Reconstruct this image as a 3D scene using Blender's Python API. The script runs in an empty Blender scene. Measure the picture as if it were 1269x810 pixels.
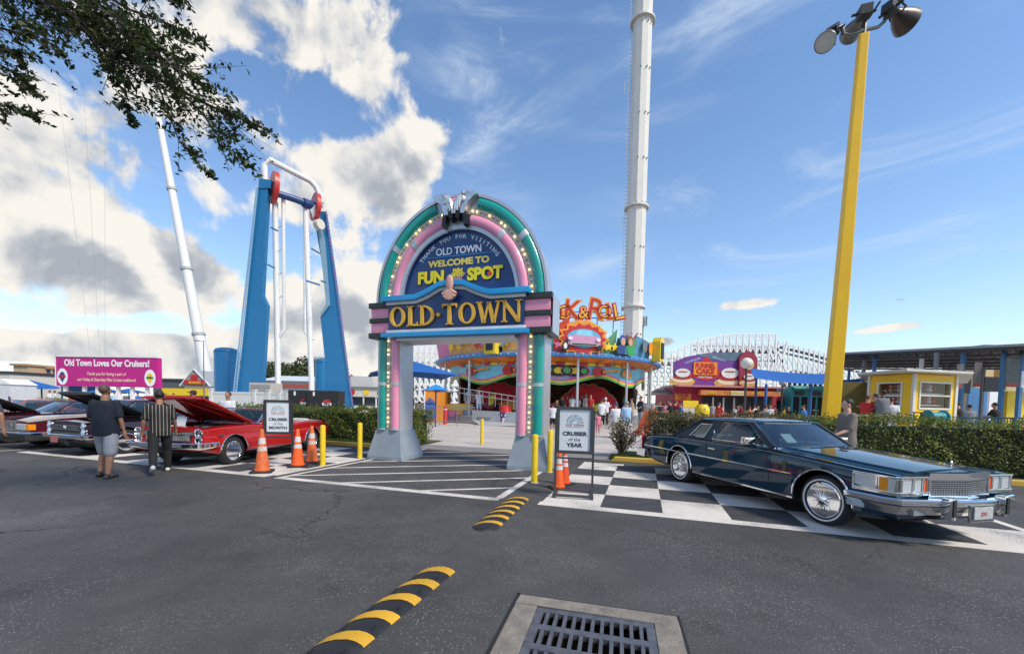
import bpy, bmesh, math, random
import numpy as np
from mathutils import Vector, Matrix, Euler
random.seed(7); rng = np.random.default_rng(7)
R_ = math.radians; PI = math.pi
sc = bpy.context.scene
COL = sc.collection
# ------------------------------------------------------------------ camera
FPX, PITCH, ROLL, PPY, HCAM = 500.0, .042, .021, 520.5, 1.575
fwd = Vector((0, math.cos(PITCH), -math.sin(PITCH))); up0 = Vector((0, math.sin(PITCH), math.cos(PITCH))); rt0 = Vector((1, 0, 0))
rt = rt0*math.cos(ROLL) + up0*math.sin(ROLL); upv = -rt0*math.sin(ROLL) + up0*math.cos(ROLL)
cd = bpy.data.cameras.new('camera'); cam = bpy.data.objects.new('camera', cd); COL.objects.link(cam)
cd.sensor_fit = 'HORIZONTAL'; cd.sensor_width = 36; cd.lens = 36*FPX/1269; cd.shift_y = (PPY-405)/1269; cd.clip_end = 4000; cd.clip_start = .05
m = Matrix((( rt.x, upv.x, -fwd.x, 0), (rt.y, upv.y, -fwd.y, 0), (rt.z, upv.z, -fwd.z, HCAM), (0, 0, 0, 1)))
cam.matrix_world = m; sc.camera = cam
CP = Vector((0, 0, HCAM))
def ray(px, py): return fwd + rt*((px-634.5)/FPX) - upv*((py-PPY)/FPX)
def at(px, py, Y):                      # point seen at a pixel, at a distance Y ahead
    d = ray(px, py); return CP + d*(Y/d.y)
def gp(px, py, z=0):                    # ground point seen at a pixel
    d = ray(px, py); t = (z-HCAM)/d.z; return CP + d*t
# ------------------------------------------------------------------ sky and sun
SUN_EL, SUN_AZ = R_(48), R_(128)        # azimuth clockwise from +Y
w = bpy.data.worlds.new('World'); sc.world = w; w.use_nodes = True
nt = w.node_tree; N = nt.nodes; L = nt.links; N.clear()
def nd(t, **k):
    n = N.new(t)
    for a, b in k.items(): setattr(n, a, b)
    return n
def mth(op, a, b=None, c=None, clamp=False):
    n = N.new('ShaderNodeMath'); n.operation = op; n.use_clamp = clamp
    for i, v in enumerate((a, b, c)):
        if v is None: continue
        if isinstance(v, (int, float)): n.inputs[i].default_value = v
        else: L.new(v, n.inputs[i])
    return n.outputs[0]
def ramp(v, lo, hi):
    n = N.new('ShaderNodeMapRange'); n.interpolation_type = 'SMOOTHSTEP'; L.new(v, n.inputs[0]); n.inputs[1].default_value = lo; n.inputs[2].default_value = hi; return n.outputs[0]
out = nd('ShaderNodeOutputWorld'); sky = nd('ShaderNodeTexSky', sky_type='NISHITA', sun_disc=False)
sky.sun_elevation = SUN_EL; sky.sun_rotation = SUN_AZ; sky.air_density = 1.0; sky.dust_density = .15; sky.ozone_density = 2.0
bg = nd('ShaderNodeBackground'); bg.inputs[1].default_value = .135
hs = nd('ShaderNodeHueSaturation'); hs.inputs['Saturation'].default_value = 1.08; L.new(sky.outputs[0], hs.inputs['Color']); L.new(hs.outputs[0], bg.inputs[0])
tc = nd('ShaderNodeTexCoord'); sx = nd('ShaderNodeSeparateXYZ'); L.new(tc.outputs['Generated'], sx.inputs[0])
az = mth('ARCTAN2', sx.outputs[0], sx.outputs[1]); el = mth('ARCSINE', sx.outputs[2])
cx = nd('ShaderNodeCombineXYZ'); L.new(az, cx.inputs[0]); L.new(el, cx.inputs[1])
def noise(vec, scale, det=8, rough=.55, dist=0, off=(0, 0, 0), sc3=(1, 1, 1), rot=0):
    mp = N.new('ShaderNodeMapping'); L.new(vec, mp.inputs[0]); mp.inputs['Location'].default_value = off; mp.inputs['Scale'].default_value = sc3; mp.inputs['Rotation'].default_value = (0, 0, rot)
    n = N.new('ShaderNodeTexNoise'); L.new(mp.outputs[0], n.inputs['Vector'])
    n.inputs['Scale'].default_value = scale; n.inputs['Detail'].default_value = det; n.inputs['Roughness'].default_value = rough; n.inputs['Distortion'].default_value = dist
    return n.outputs['Fac']
def azel(px, py):
    d = ray(px, py).normalized(); return math.atan2(d.x, d.y), math.asin(d.z)
def blob(px, py, rx, ry, tilt=0, w=1.0):
    a, e = azel(px, py); a2, _ = azel(px+rx, py); a3, _ = azel(px-rx, py); _, e2 = azel(px, py-ry); _, e3 = azel(px, py+ry)
    ra = (a2-a3)/2; re = (e2-e3)/2
    dx = mth('SUBTRACT', az, a); dy = mth('SUBTRACT', el, e)
    c, s = math.cos(tilt), math.sin(tilt)
    u = mth('MULTIPLY', mth('ADD', mth('MULTIPLY', dx, c), mth('MULTIPLY', dy, s)), 1/ra)
    v = mth('MULTIPLY', mth('ADD', mth('MULTIPLY', dx, -s), mth('MULTIPLY', dy, c)), 1/re)
    r2 = mth('ADD', mth('MULTIPLY', u, u), mth('MULTIPLY', v, v))
    g = mth('EXPONENT', mth('MULTIPLY', r2, -1.0))
    return mth('MULTIPLY', g, w) if w != 1 else g
def total(bl):
    t = None
    for b in bl:
        g = blob(*b); t = g if t is None else mth('ADD', t, g)
    return t
CUM = [(30, 180, 190, 100, 0, .95), (150, 50, 170, 80, 0, .8), (330, 30, 150, 55, 0, .85), (440, 50, 75, 65, 0, .75), (455, 110, 45, 35, 0, .5), (285, 92, 34, 24, .4, -.7), (540, 10, 60, 25, 0, .4), (110, 315, 180, 52, 0, 1.05), (280, 250, 90, 55, 0, .75), (400, 250, 85, 80, 0, .95), (20, 398, 70, 13, 0, -.5), (160, 404, 80, 7, 0, -.4), (210, 180, 20, 30, 0, -.4),
       (500, 210, 55, 46, .5, .95), (240, 365, 170, 42, 0, .95), (430, 400, 80, 60, 0, .9), (230, 440, 300, 30, 0, 1.1), (525, 175, 40, 40, .5, .5), (170, 300, 60, 40, 0, .4), (30, 432, 90, 16, 0, .75), (480, 340, 45, 60, 0, .5), (910, 378, 60, 9, 0, .8), (1096, 407, 50, 6, .05, .75), (824, 423, 20, 9, 0, .62), (1115, 371, 15, 4, 0, .65), (704, 252, 42, 15, -.2, .42), (620, 45, 34, 26, 0, .34), (590, 100, 16, 14, 0, .28), (640, 205, 25, 12, 0, .26)]
field = total(CUM)
# cloud texture and the same texture sampled a little towards the sun: their difference lights the billows
n1 = noise(cx.outputs[0], 6.5, 11, .6, .25); n1s = noise(cx.outputs[0], 6.5, 11, .6, .25, off=(-.035, -.045, 0))
nbig = noise(cx.outputs[0], 2.6, 4, .5, 0, off=(3.1, 1.7, 0))
behind = mth('MULTIPLY', ramp(mth('ABSOLUTE', az), 1.2, 1.7), ramp(nbig, .42, .6))
field2 = mth('ADD', field, mth('MULTIPLY', behind, .7))
nb2 = noise(cx.outputs[0], 3.4, 3, .5, .3, off=(1.3, .4, 0), sc3=(1, 1.9, 1))
dens0 = mth('ADD', mth('ADD', mth('MULTIPLY', field2, .8), mth('MULTIPLY', mth('SUBTRACT', nb2, .52), mth('MULTIPLY', ramp(field2, .1, .6), 1.9))), mth('MULTIPLY', mth('SUBTRACT', n1, .5), 1.9))
cover = ramp(dens0, .34, .60)
core = ramp(dens0, .42, 1.25)
nl = noise(cx.outputs[0], 6.5, 5, .5, .25); nls = noise(cx.outputs[0], 6.5, 5, .5, .25, off=(.022, .05, 0))
light = mth('ADD', mth('MULTIPLY', mth('SUBTRACT', nl, nls), 5.0), .80)
light = mth('ADD', light, mth('MULTIPLY', mth('SUBTRACT', n1, nl), 1.5))
# underside darkening: density above this direction (towards zenith) is higher -> shaded base
shade = mth('SUBTRACT', light, mth('MULTIPLY', core, .31), clamp=True)
lowf = ramp(el, .02, .5)
cr = nd('ShaderNodeValToRGB'); L.new(shade, cr.inputs[0])
cr.color_ramp.elements[0].position = 0; cr.color_ramp.elements[0].color = (.46, .50, .56, 1)
cr.color_ramp.elements[1].position = .95; cr.color_ramp.elements[1].color = (1.06, 1.02, .94, 1)
e = cr.color_ramp.elements.new(.33); e.color = (.62, .65, .69, 1)
e = cr.color_ramp.elements.new(.6); e.color = (.84, .84, .83, 1)
bgc = nd('ShaderNodeBackground'); L.new(cr.outputs[0], bgc.inputs[0]); bgc.inputs[1].default_value = .56
# thin high streaks
cir = noise(cx.outputs[0], 2.2, 9, .62, .8, sc3=(1, 3.6, 1), rot=-.42); cir2 = noise(cx.outputs[0], 1.2, 3, .5, 0, off=(5, 2, 0))
cirf = mth('MULTIPLY', ramp(cir, .50, .78), ramp(cir2, .40, .62))
cirf = mth('ADD', cirf, mth('MULTIPLY', total([(800, 150, 120, 26, .25, 1), (620, 170, 120, 25, .3, .9), (900, 20, 80, 40, 0, .6), (1180, 385, 150, 16, .12, .9), (740, 330, 60, 14, .25, .8), (560, 60, 60, 50, 0, .6)]), ramp(cir, .40, .72)))
bgw = nd('ShaderNodeBackground'); bgw.inputs[0].default_value = (.72, .84, .98, 1); bgw.inputs[1].default_value = .60
hz = mth('MULTIPLY', mth('EXPONENT', mth('MULTIPLY', mth('ABSOLUTE', el), -7.0)), .55)
m1 = nd('ShaderNodeMixShader'); L.new(mth('ADD', mth('MULTIPLY', cirf, .75), hz, clamp=True), m1.inputs[0]); L.new(bg.outputs[0], m1.inputs[1]); L.new(bgw.outputs[0], m1.inputs[2])
m2 = nd('ShaderNodeMixShader'); L.new(mth('MULTIPLY', cover, ramp(el, -.01, .03)), m2.inputs[0]); L.new(m1.outputs[0], m2.inputs[1]); L.new(bgc.outputs[0], m2.inputs[2])
L.new(m2.outputs[0], out.inputs[0])
sd = bpy.data.lights.new('sun', 'SUN'); sun = bpy.data.objects.new('sun', sd); COL.objects.link(sun)
sd.energy = 2.5; sd.angle = R_(11); sd.color = (1, .90, .76)
sdir = Vector((math.sin(SUN_AZ)*math.cos(SUN_EL), math.cos(SUN_AZ)*math.cos(SUN_EL), math.sin(SUN_EL)))
sun.rotation_euler = sdir.to_track_quat('Z', 'Y').to_euler()
vs = sc.view_settings; vs.view_transform = 'Standard'; vs.look = 'None'; vs.gamma = 1; vs.exposure = .70
sc.render.engine = 'CYCLES'
# ------------------------------------------------------------------ materials
MATS = {}
def M(name, rgb, rough=.5, metal=0, var=.12, scale=3., bump=0, bscale=40., coat=0, emis=0, spec=.5, rvar=.1):
    if name in MATS: return MATS[name]
    m = bpy.data.materials.new(name); m.use_nodes = True; t = m.node_tree; b = t.nodes['Principled BSDF']
    def n(k): return t.nodes.new(k)
    co = n('ShaderNodeTexCoord'); no = n('ShaderNodeTexNoise'); no.inputs['Scale'].default_value = scale; no.inputs['Detail'].default_value = 6; no.inputs['Roughness'].default_value = .6
    t.links.new(co.outputs['Object'], no.inputs['Vector'])
    mr = n('ShaderNodeMapRange'); t.links.new(no.outputs['Fac'], mr.inputs[0]); mr.inputs[1].default_value = .25; mr.inputs[2].default_value = .75; mr.inputs[3].default_value = 1-var; mr.inputs[4].default_value = 1+var
    vm = n('ShaderNodeVectorMath'); vm.operation = 'SCALE'; vm.inputs[0].default_value = rgb; t.links.new(mr.outputs[0], vm.inputs['Scale']); t.links.new(vm.outputs[0], b.inputs['Base Color'])
    r2 = n('ShaderNodeMapRange'); t.links.new(no.outputs['Fac'], r2.inputs[0]); r2.inputs[1].default_value = .3; r2.inputs[2].default_value = .7; r2.inputs[3].default_value = max(.02, rough-rvar*rough); r2.inputs[4].default_value = min(1, rough+rvar*rough); t.links.new(r2.outputs[0], b.inputs['Roughness'])
    b.inputs['Metallic'].default_value = metal; b.inputs['Coat Weight'].default_value = coat; b.inputs['Coat Roughness'].default_value = .04; b.inputs['Specular IOR Level'].default_value = spec
    if emis:
        b.inputs['Emission Color'].default_value = (*rgb, 1); b.inputs['Emission Strength'].default_value = emis
    if bump:
        n3 = n('ShaderNodeTexNoise'); n3.inputs['Scale'].default_value = bscale; n3.inputs['Detail'].default_value = 5; t.links.new(co.outputs['Object'], n3.inputs['Vector'])
        bp = n('ShaderNodeBump'); bp.inputs['Strength'].default_value = bump; bp.inputs['Distance'].default_value = .01; t.links.new(n3.outputs['Fac'], bp.inputs['Height']); t.links.new(bp.outputs[0], b.inputs['Normal'])
    MATS[name] = m; return m
def glass(name, tint=(.55, .65, .68), refl=.25):
    if name in MATS: return MATS[name]
    m = bpy.data.materials.new(name); m.use_nodes = True; t = m.node_tree; t.nodes.clear()
    o = t.nodes.new('ShaderNodeOutputMaterial'); a = t.nodes.new('ShaderNodeBsdfTransparent'); a.inputs[0].default_value = (*tint, 1)
    g = t.nodes.new('ShaderNodeBsdfGlossy'); g.inputs['Roughness'].default_value = .02; g.inputs[0].default_value = (.9, .95, 1, 1)
    ge = t.nodes.new('ShaderNodeNewGeometry'); dt = t.nodes.new('ShaderNodeVectorMath'); dt.operation = 'DOT_PRODUCT'; t.links.new(ge.outputs['Normal'], dt.inputs[0]); t.links.new(ge.outputs['Incoming'], dt.inputs[1])
    ab = t.nodes.new('ShaderNodeMath'); ab.operation = 'ABSOLUTE'; t.links.new(dt.outputs['Value'], ab.inputs[0]); om = t.nodes.new('ShaderNodeMath'); om.operation = 'SUBTRACT'; om.inputs[0].default_value = 1; t.links.new(ab.outputs[0], om.inputs[1]); f = t.nodes.new('ShaderNodeMath'); f.operation = 'POWER'; t.links.new(om.outputs[0], f.inputs[0]); f.inputs[1].default_value = 4
    ma = t.nodes.new('ShaderNodeMath'); ma.operation = 'MULTIPLY_ADD'; t.links.new(f.outputs[0], ma.inputs[0]); ma.inputs[1].default_value = .8; ma.inputs[2].default_value = refl; ma.use_clamp = True
    x = t.nodes.new('ShaderNodeMixShader'); t.links.new(ma.outputs[0], x.inputs[0]); t.links.new(a.outputs[0], x.inputs[1]); t.links.new(g.outputs[0], x.inputs[2]); t.links.new(x.outputs[0], o.inputs[0])
    MATS[name] = m; return m
def leafmat(name, c1, c2, c3, trans=.35):
    if name in MATS: return MATS[name]
    m = bpy.data.materials.new(name); m.use_nodes = True; t = m.node_tree; b = t.nodes['Principled BSDF']
    g = t.nodes.new('ShaderNodeNewGeometry'); co = t.nodes.new('ShaderNodeTexCoord'); no = t.nodes.new('ShaderNodeTexNoise'); no.inputs['Scale'].default_value = 1.6; t.links.new(co.outputs['Object'], no.inputs['Vector'])
    cr = t.nodes.new('ShaderNodeValToRGB'); ad = t.nodes.new('ShaderNodeMath'); ad.operation = 'MULTIPLY_ADD'; t.links.new(no.outputs['Fac'], ad.inputs[0]); ad.inputs[1].default_value = .8; 
    su = t.nodes.new('ShaderNodeMath'); su.operation = 'MULTIPLY_ADD'; t.links.new(g.outputs['Random Per Island'], su.inputs[0]); su.inputs[1].default_value = .7; su.inputs[2].default_value = -.22
    t.links.new(su.outputs[0], ad.inputs[2]); t.links.new(ad.outputs[0], cr.inputs[0])
    cr.color_ramp.elements[0].color = (*c1, 1); cr.color_ramp.elements[1].color = (*c3, 1); e = cr.color_ramp.elements.new(.5); e.color = (*c2, 1)
    t.links.new(cr.outputs[0], b.inputs['Base Color']); b.inputs['Roughness'].default_value = .5
    b.inputs['Specular IOR Level'].default_value = .35
    tr = t.nodes.new('ShaderNodeBsdfTranslucent'); t.links.new(cr.outputs[0], tr.inputs[0]); mx = t.nodes.new('ShaderNodeMixShader'); mx.inputs[0].default_value = trans
    t.links.new(b.outputs[0], mx.inputs[1]); t.links.new(tr.outputs[0], mx.inputs[2]); t.links.new(mx.outputs[0], t.nodes['Material Output'].inputs[0])
    MATS[name] = m; return m
def nodemat(name):
    m = bpy.data.materials.new(name); m.use_nodes = True; MATS[name] = m
    return m, m.node_tree, m.node_tree.nodes['Principled BSDF']
# asphalt
def asphalt():
    m, t, b = nodemat('asphalt'); n = t.nodes.new; l = t.links.new
    co = n('ShaderNodeTexCoord')
    def ns(s, d=6, r=.6, dist=0):
        a = n('ShaderNodeTexNoise'); a.inputs['Scale'].default_value = s; a.inputs['Detail'].default_value = d; a.inputs['Roughness'].default_value = r; a.inputs['Distortion'].default_value = dist; l(co.outputs['Object'], a.inputs['Vector']); return a.outputs['Fac']
    def mr(v, a, b_, c, d):
        x = n('ShaderNodeMapRange'); l(v, x.inputs[0]); x.inputs[1].default_value = a; x.inputs[2].default_value = b_; x.inputs[3].default_value = c; x.inputs[4].default_value = d; return x.outputs[0]
    def mm(op, a, b_):
        x = n('ShaderNodeMath'); x.operation = op
        for i, v in enumerate((a, b_)):
            if isinstance(v, (int, float)): x.inputs[i].default_value = v
            else: l(v, x.inputs[i])
        return x.outputs[0]
    big = ns(.35, 4); mid = ns(2.2, 5, .65); fine = ns(60, 3, .7); 
    vo = n('ShaderNodeTexVoronoi'); vo.inputs['Scale'].default_value = 68; l(co.outputs['Object'], vo.inputs['Vector'])
    val = mm('MULTIPLY', mr(big, .3, .7, .70, 1.30), mr(mid, .3, .7, .82, 1.18))
    val = mm('MULTIPLY', val, mr(fine, .3, .7, .72, 1.3))
    # exposed stone chips, more of them in worn patches
    sepc = n('ShaderNodeSeparateColor'); l(vo.outputs['Color'], sepc.inputs[0])
    worn = mr(ns(.7, 4, .6, .5), .42, .66, .0, 1.0)
    chip = mm('MULTIPLY', mr(sepc.outputs[0], .72, .92, 0, 1), mm('ADD', mm('MULTIPLY', worn, 1.1), .22))
    chip = mm('MULTIPLY', chip, mr(vo.outputs['Distance'], .2, .5, 1, 0))
    # cracks
    mp = n('ShaderNodeVectorMath'); mp.operation = 'MULTIPLY_ADD'; nn = n('ShaderNodeTexNoise'); nn.inputs['Scale'].default_value = 1.7; nn.inputs['Detail'].default_value = 8; nn.inputs['Roughness'].default_value = .7; l(co.outputs['Object'], nn.inputs['Vector'])
    l(nn.outputs['Color'], mp.inputs[0]); mp.inputs[1].default_value = (.8, .8, .8); l(co.outputs['Object'], mp.inputs[2])
    v2 = n('ShaderNodeTexVoronoi'); v2.feature = 'DISTANCE_TO_EDGE'; v2.inputs['Scale'].default_value = .33; l(mp.outputs[0], v2.inputs['Vector'])
    crk = mm('MULTIPLY', mr(v2.outputs['Distance'], .002, .008, 1, 0), mr(ns(.45, 2), .47, .6, 0, 1))
    val = mm('MULTIPLY', val, mm('SUBTRACT', 1.0, mm('MULTIPLY', crk, .8)))
    val = mm('MULTIPLY', val, mr(ns(1.1, 3, .55), .60, .70, 1.0, .60))
    val = mm('MULTIPLY', val, mr(ns(.22, 6, .7, 1.5), .56, .60, 1.0, 1.16))
    base = n('ShaderNodeVectorMath'); base.operation = 'SCALE'; base.inputs[0].default_value = (.060, .059, .058); l(val, base.inputs['Scale'])
    mx = n('ShaderNodeMix'); mx.data_type = 'RGBA'; l(chip, mx.inputs[0]); l(base.outputs[0], mx.inputs[6]); mx.inputs[7].default_value = (.27, .25, .225, 1)
    l(mx.outputs[2], b.inputs['Base Color']); b.inputs['Roughness'].default_value = .78; b.inputs['Specular IOR Level'].default_value = .45
    hgt = mm('SUBTRACT', mm('ADD', mm('MULTIPLY', vo.outputs['Distance'], -.6), fine), mm('MULTIPLY', crk, 2.0))
    bp = n('ShaderNodeBump'); bp.inputs['Strength'].default_value = .55; bp.inputs['Distance'].default_value = .006; l(hgt, bp.inputs['Height']); l(bp.outputs[0], b.inputs['Normal'])
    return m
asph = asphalt()
def worn_paint(name, rgb, lo=.33, under=(.055, .055, .058)):
    m, t, b = nodemat(name); n = t.nodes.new; l = t.links.new; co = n('ShaderNodeTexCoord')
    a = n('ShaderNodeTexNoise'); a.inputs['Scale'].default_value = 55; a.inputs['Detail'].default_value = 6; a.inputs['Roughness'].default_value = .75; l(co.outputs['Object'], a.inputs['Vector'])
    c = n('ShaderNodeTexNoise'); c.inputs['Scale'].default_value = 1.3; c.inputs['Detail'].default_value = 6; l(co.outputs['Object'], c.inputs['Vector'])
    s = n('ShaderNodeMath'); s.operation = 'MULTIPLY_ADD'; l(c.outputs['Fac'], s.inputs[0]); s.inputs[1].default_value = .35; l(a.outputs['Fac'], s.inputs[2])
    r = n('ShaderNodeMapRange'); l(s.outputs[0], r.inputs[0]); r.inputs[1].default_value = lo+.13; r.inputs[2].default_value = lo+.21
    di = n('ShaderNodeMapRange'); l(c.outputs['Fac'], di.inputs[0]); di.inputs[1].default_value = .3; di.inputs[2].default_value = .7; di.inputs[3].default_value = .82; di.inputs[4].default_value = 1.05
    vm = n('ShaderNodeVectorMath'); vm.operation = 'SCALE'; vm.inputs[0].default_value = rgb; l(di.outputs[0], vm.inputs['Scale'])
    mx = n('ShaderNodeMix'); mx.data_type = 'RGBA'; l(r.outputs[0], mx.inputs[0]); mx.inputs[6].default_value = (*under, 1); l(vm.outputs[0], mx.inputs[7]); l(mx.outputs[2], b.inputs['Base Color'])
    b.inputs['Roughness'].default_value = .75
    bp = n('ShaderNodeBump'); bp.inputs['Strength'].default_value = .3; bp.inputs['Distance'].default_value = .004; l(a.outputs['Fac'], bp.inputs['Height']); l(bp.outputs[0], b.inputs['Normal'])
    return m
white_paint = worn_paint('worn_white_paint', (.64, .60, .54), .405)
black_check = M('black_check_paint', (.045, .046, .050), .8, var=.4, scale=4, bump=.3, bscale=120)
yellow_kerb = worn_paint('yellow_kerb_paint', (.62, .40, .07), .33, (.35, .33, .29))
concrete = M('concrete', (.36, .34, .31), .85, var=.2, scale=2.5, bump=.35, bscale=90)
plaza_m = M('plaza_concrete', (.47, .43, .39), .85, var=.12, scale=.8, bump=.2, bscale=60)
chrome = M('chrome', (.86, .87, .88), .07, 1, var=.04)
dchrome = M('dark_chrome', (.42, .43, .45), .18, 1, var=.1)
steel = M('brushed_steel', (.55, .56, .58), .32, .9, var=.12, scale=8)
rubber = M('tyre_rubber', (.018, .018, .019), .75, var=.2, scale=20)
blackp = M('black_plastic', (.02, .02, .022), .5, var=.2)
white = M('white_plastic', (.78, .78, .77), .45, var=.05)
dark = M('dark_interior', (.012, .012, .014), .8)
wglass = glass('car_glass', (.42, .54, .54), .10)
# ------------------------------------------------------------------ helpers
def link(o, parent=None):
    COL.objects.link(o)
    if parent is not None: o.parent = parent
    return o
def tag(o, label=None, cat=None, group=None, kind=None):
    if label: o['label'] = label
    if cat: o['category'] = cat
    if group: o['group'] = group
    if kind: o['kind'] = kind
    return o
def thing(name, label, cat, loc=(0, 0, 0), rz=0, group=None):
    o = bpy.data.objects.new(name, None); COL.objects.link(o); o.empty_display_size = .1
    o.location = loc; o.rotation_euler = (0, 0, rz); return tag(o, label, cat, group)
class B:
    def __init__(s): s.v = []; s.f = []; s.mi = []; s.cur = 0
    def m(s, i): s.cur = i; return s
    def add(s, vs, fs):
        k = len(s.v); s.v += [tuple(v) for v in vs]; s.f += [tuple(i+k for i in f) for f in fs]; s.mi += [s.cur]*len(fs); return s
    def box(s, x0, x1, y0, y1, z0, z1, mat=None, taper=None):
        if x0 > x1: x0, x1 = x1, x0
        if y0 > y1: y0, y1 = y1, y0
        if z0 > z1: z0, z1 = z1, z0
        vs = [Vector(p) for p in [(x0,y0,z0),(x1,y0,z0),(x1,y1,z0),(x0,y1,z0),(x0,y0,z1),(x1,y0,z1),(x1,y1,z1),(x0,y1,z1)]]
        if taper:
            cxx, cyy = (x0+x1)/2, (y0+y1)/2
            for v in vs[4:]: v.x = cxx+(v.x-cxx)*taper; v.y = cyy+(v.y-cyy)*taper
        if mat is not None: vs = [mat @ v for v in vs]
        return s.add(vs, [(0,3,2,1),(4,5,6,7),(0,1,5,4),(1,2,6,5),(2,3,7,6),(3,0,4,7)])
    def cbox(s, c, d, mat=None): return s.box(c[0]-d[0]/2, c[0]+d[0]/2, c[1]-d[1]/2, c[1]+d[1]/2, c[2]-d[2]/2, c[2]+d[2]/2, mat)
    def tube(s, pts, r, n=8, caps=True, flat=None):
        pts = [Vector(p) for p in pts]; k = len(pts)
        rs = r if isinstance(r, (list, tuple)) else [r]*k
        rings = []; prev = None
        for i, p in enumerate(pts):
            t = (pts[min(i+1, k-1)]-pts[max(i-1, 0)]).normalized()
            if prev is None:
                a = Vector((0, 0, 1)) if abs(t.z) < .9 else Vector((1, 0, 0)); x = t.cross(a).normalized()
            else: x = (prev - t*prev.dot(t)).normalized()
            prev = x; y = t.cross(x)
            rings.append([p + (x*math.cos(2*PI*(j+.5)/n) + y*math.sin(2*PI*(j+.5)/n))*rs[i] for j in range(n)])
        vs = [v for rg in rings for v in rg]; fs = []
        for i in range(k-1):
            for j in range(n): fs.append((i*n+j, i*n+(j+1) % n, (i+1)*n+(j+1) % n, (i+1)*n+j))
        if caps: fs += [tuple(range(n))[::-1], tuple((k-1)*n+j for j in range(n))]
        return s.add(vs, fs)
    def lathe(s, prof, n=24, c=(0, 0, 0), axis='z', close=False):      # prof: (r, h)
        vs = []; fs = []; k = len(prof)
        for r, h in prof:
            for j in range(n):
                a = 2*PI*j/n; x, y = r*math.cos(a), r*math.sin(a)
                p = (x, y, h) if axis == 'z' else ((h, x, y) if axis == 'x' else (x, h, y))
                vs.append((p[0]+c[0], p[1]+c[1], p[2]+c[2]))
        for i in range(k-1 if not close else k):
            i2 = (i+1) % k
            for j in range(n): fs.append((i*n+j, i*n+(j+1) % n, i2*n+(j+1) % n, i2*n+j))
        if not close:
            if prof[0][0] > 1e-4: fs.append(tuple(range(n))[::-1])
            if prof[-1][0] > 1e-4: fs.append(tuple((k-1)*n+j for j in range(n)))
        return s.add(vs, fs)
    def prism(s, poly, h0, h1, fn=None):         # poly in (a,b); fn(a,b,h)->xyz ; default: a=x, b=z, h=y
        fn = fn or (lambda a, b, h: (a, h, b)); n = len(poly)
        vs = [fn(a, b, h0) for a, b in poly] + [fn(a, b, h1) for a, b in poly]
        return s.add(vs, [tuple(range(n)), tuple(range(2*n-1, n-1, -1))] + [(i, i+n, (i+1) % n+n, (i+1) % n) for i in range(n)])
    def sphere(s, c, r, n=12, m_=8, sc3=(1, 1, 1)):
        prof = [(max(1e-5, r*math.sin(PI*i/m_)), -r*math.cos(PI*i/m_)) for i in range(m_+1)]
        k = len(s.v); s.lathe(prof, n)
        for i in range(k, len(s.v)): v = s.v[i]; s.v[i] = (v[0]*sc3[0]+c[0], v[1]*sc3[1]+c[1], v[2]*sc3[2]+c[2])
        return s
    def quad(s, a, b, c, d): return s.add([a, b, c, d], [(0, 1, 2, 3)])
    def obj(s, name, mats, parent=None, smooth=35, bevel=0, clean=True):
        me = bpy.data.meshes.new(name); me.from_pydata(s.v, [], s.f)
        if not isinstance(mats, (list, tuple)): mats = [mats]
        for q in mats: me.materials.append(q)
        me.polygons.foreach_set('material_index', s.mi); me.update()
        if clean:
            bm = bmesh.new(); bm.from_mesh(me); bmesh.ops.remove_doubles(bm, verts=bm.verts, dist=1e-5)
            bmesh.ops.recalc_face_normals(bm, faces=bm.faces)
            if bevel:
                es = [e for e in bm.edges if len(e.link_faces) == 2 and e.calc_face_angle(0) > R_(30)]
                bmesh.ops.bevel(bm, geom=es, offset=bevel, segments=2, affect='EDGES', profile=.7, clamp_overlap=True)
            bm.to_mesh(me); bm.free()
        if smooth:
            me.polygons.foreach_set('use_smooth', [True]*len(me.polygons)); me.set_sharp_from_angle(angle=R_(smooth))
        o = bpy.data.objects.new(name, me); return link(o, parent)
def struct(o): o['kind'] = 'structure'; return o
def tomesh(ob, name):
    dg = bpy.context.evaluated_depsgraph_get(); dg.update(); me = bpy.data.meshes.new_from_object(ob.evaluated_get(dg)); me.name = name
    data = ob.data; bpy.data.objects.remove(ob)
    return me
def text(s, size, mat, parent, mtx, ext=.01, bold=0, name='lettering', align='CENTER', sx=1., shear=0, res=3):
    cu = bpy.data.curves.new('t', 'FONT'); cu.body = s; cu.size = size; cu.extrude = ext; cu.offset = bold; cu.align_x = align; cu.align_y = 'CENTER'; cu.resolution_u = res; cu.shear = shear
    ob = bpy.data.objects.new('t', cu); COL.objects.link(ob); me = tomesh(ob, name)
    me.transform(mtx @ Matrix.Diagonal((sx, 1, 1, 1)))
    me.materials.clear(); me.materials.append(mat)
    o = bpy.data.objects.new(name, me); return link(o, parent)
def tmesh(s, size, ext, bold, mtx, sx=1.):      # text geometry as (verts, faces) to merge in a B
    cu = bpy.data.curves.new('t', 'FONT'); cu.body = s; cu.size = size; cu.extrude = ext; cu.offset = bold; cu.align_x = 'CENTER'; cu.align_y = 'CENTER'; cu.resolution_u = 3
    ob = bpy.data.objects.new('t', cu); COL.objects.link(ob); me = tomesh(ob, 't'); me.transform(mtx @ Matrix.Diagonal((sx, 1, 1, 1)))
    return [tuple(v.co) for v in me.vertices], [tuple(p.vertices) for p in me.polygons]
def XZ(x, y, z, flip=0):        # text standing upright in the local x-z plane, read from -y
    return Matrix.Translation((x, y, z)) @ Matrix.Rotation(R_(90), 4, 'X')
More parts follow.
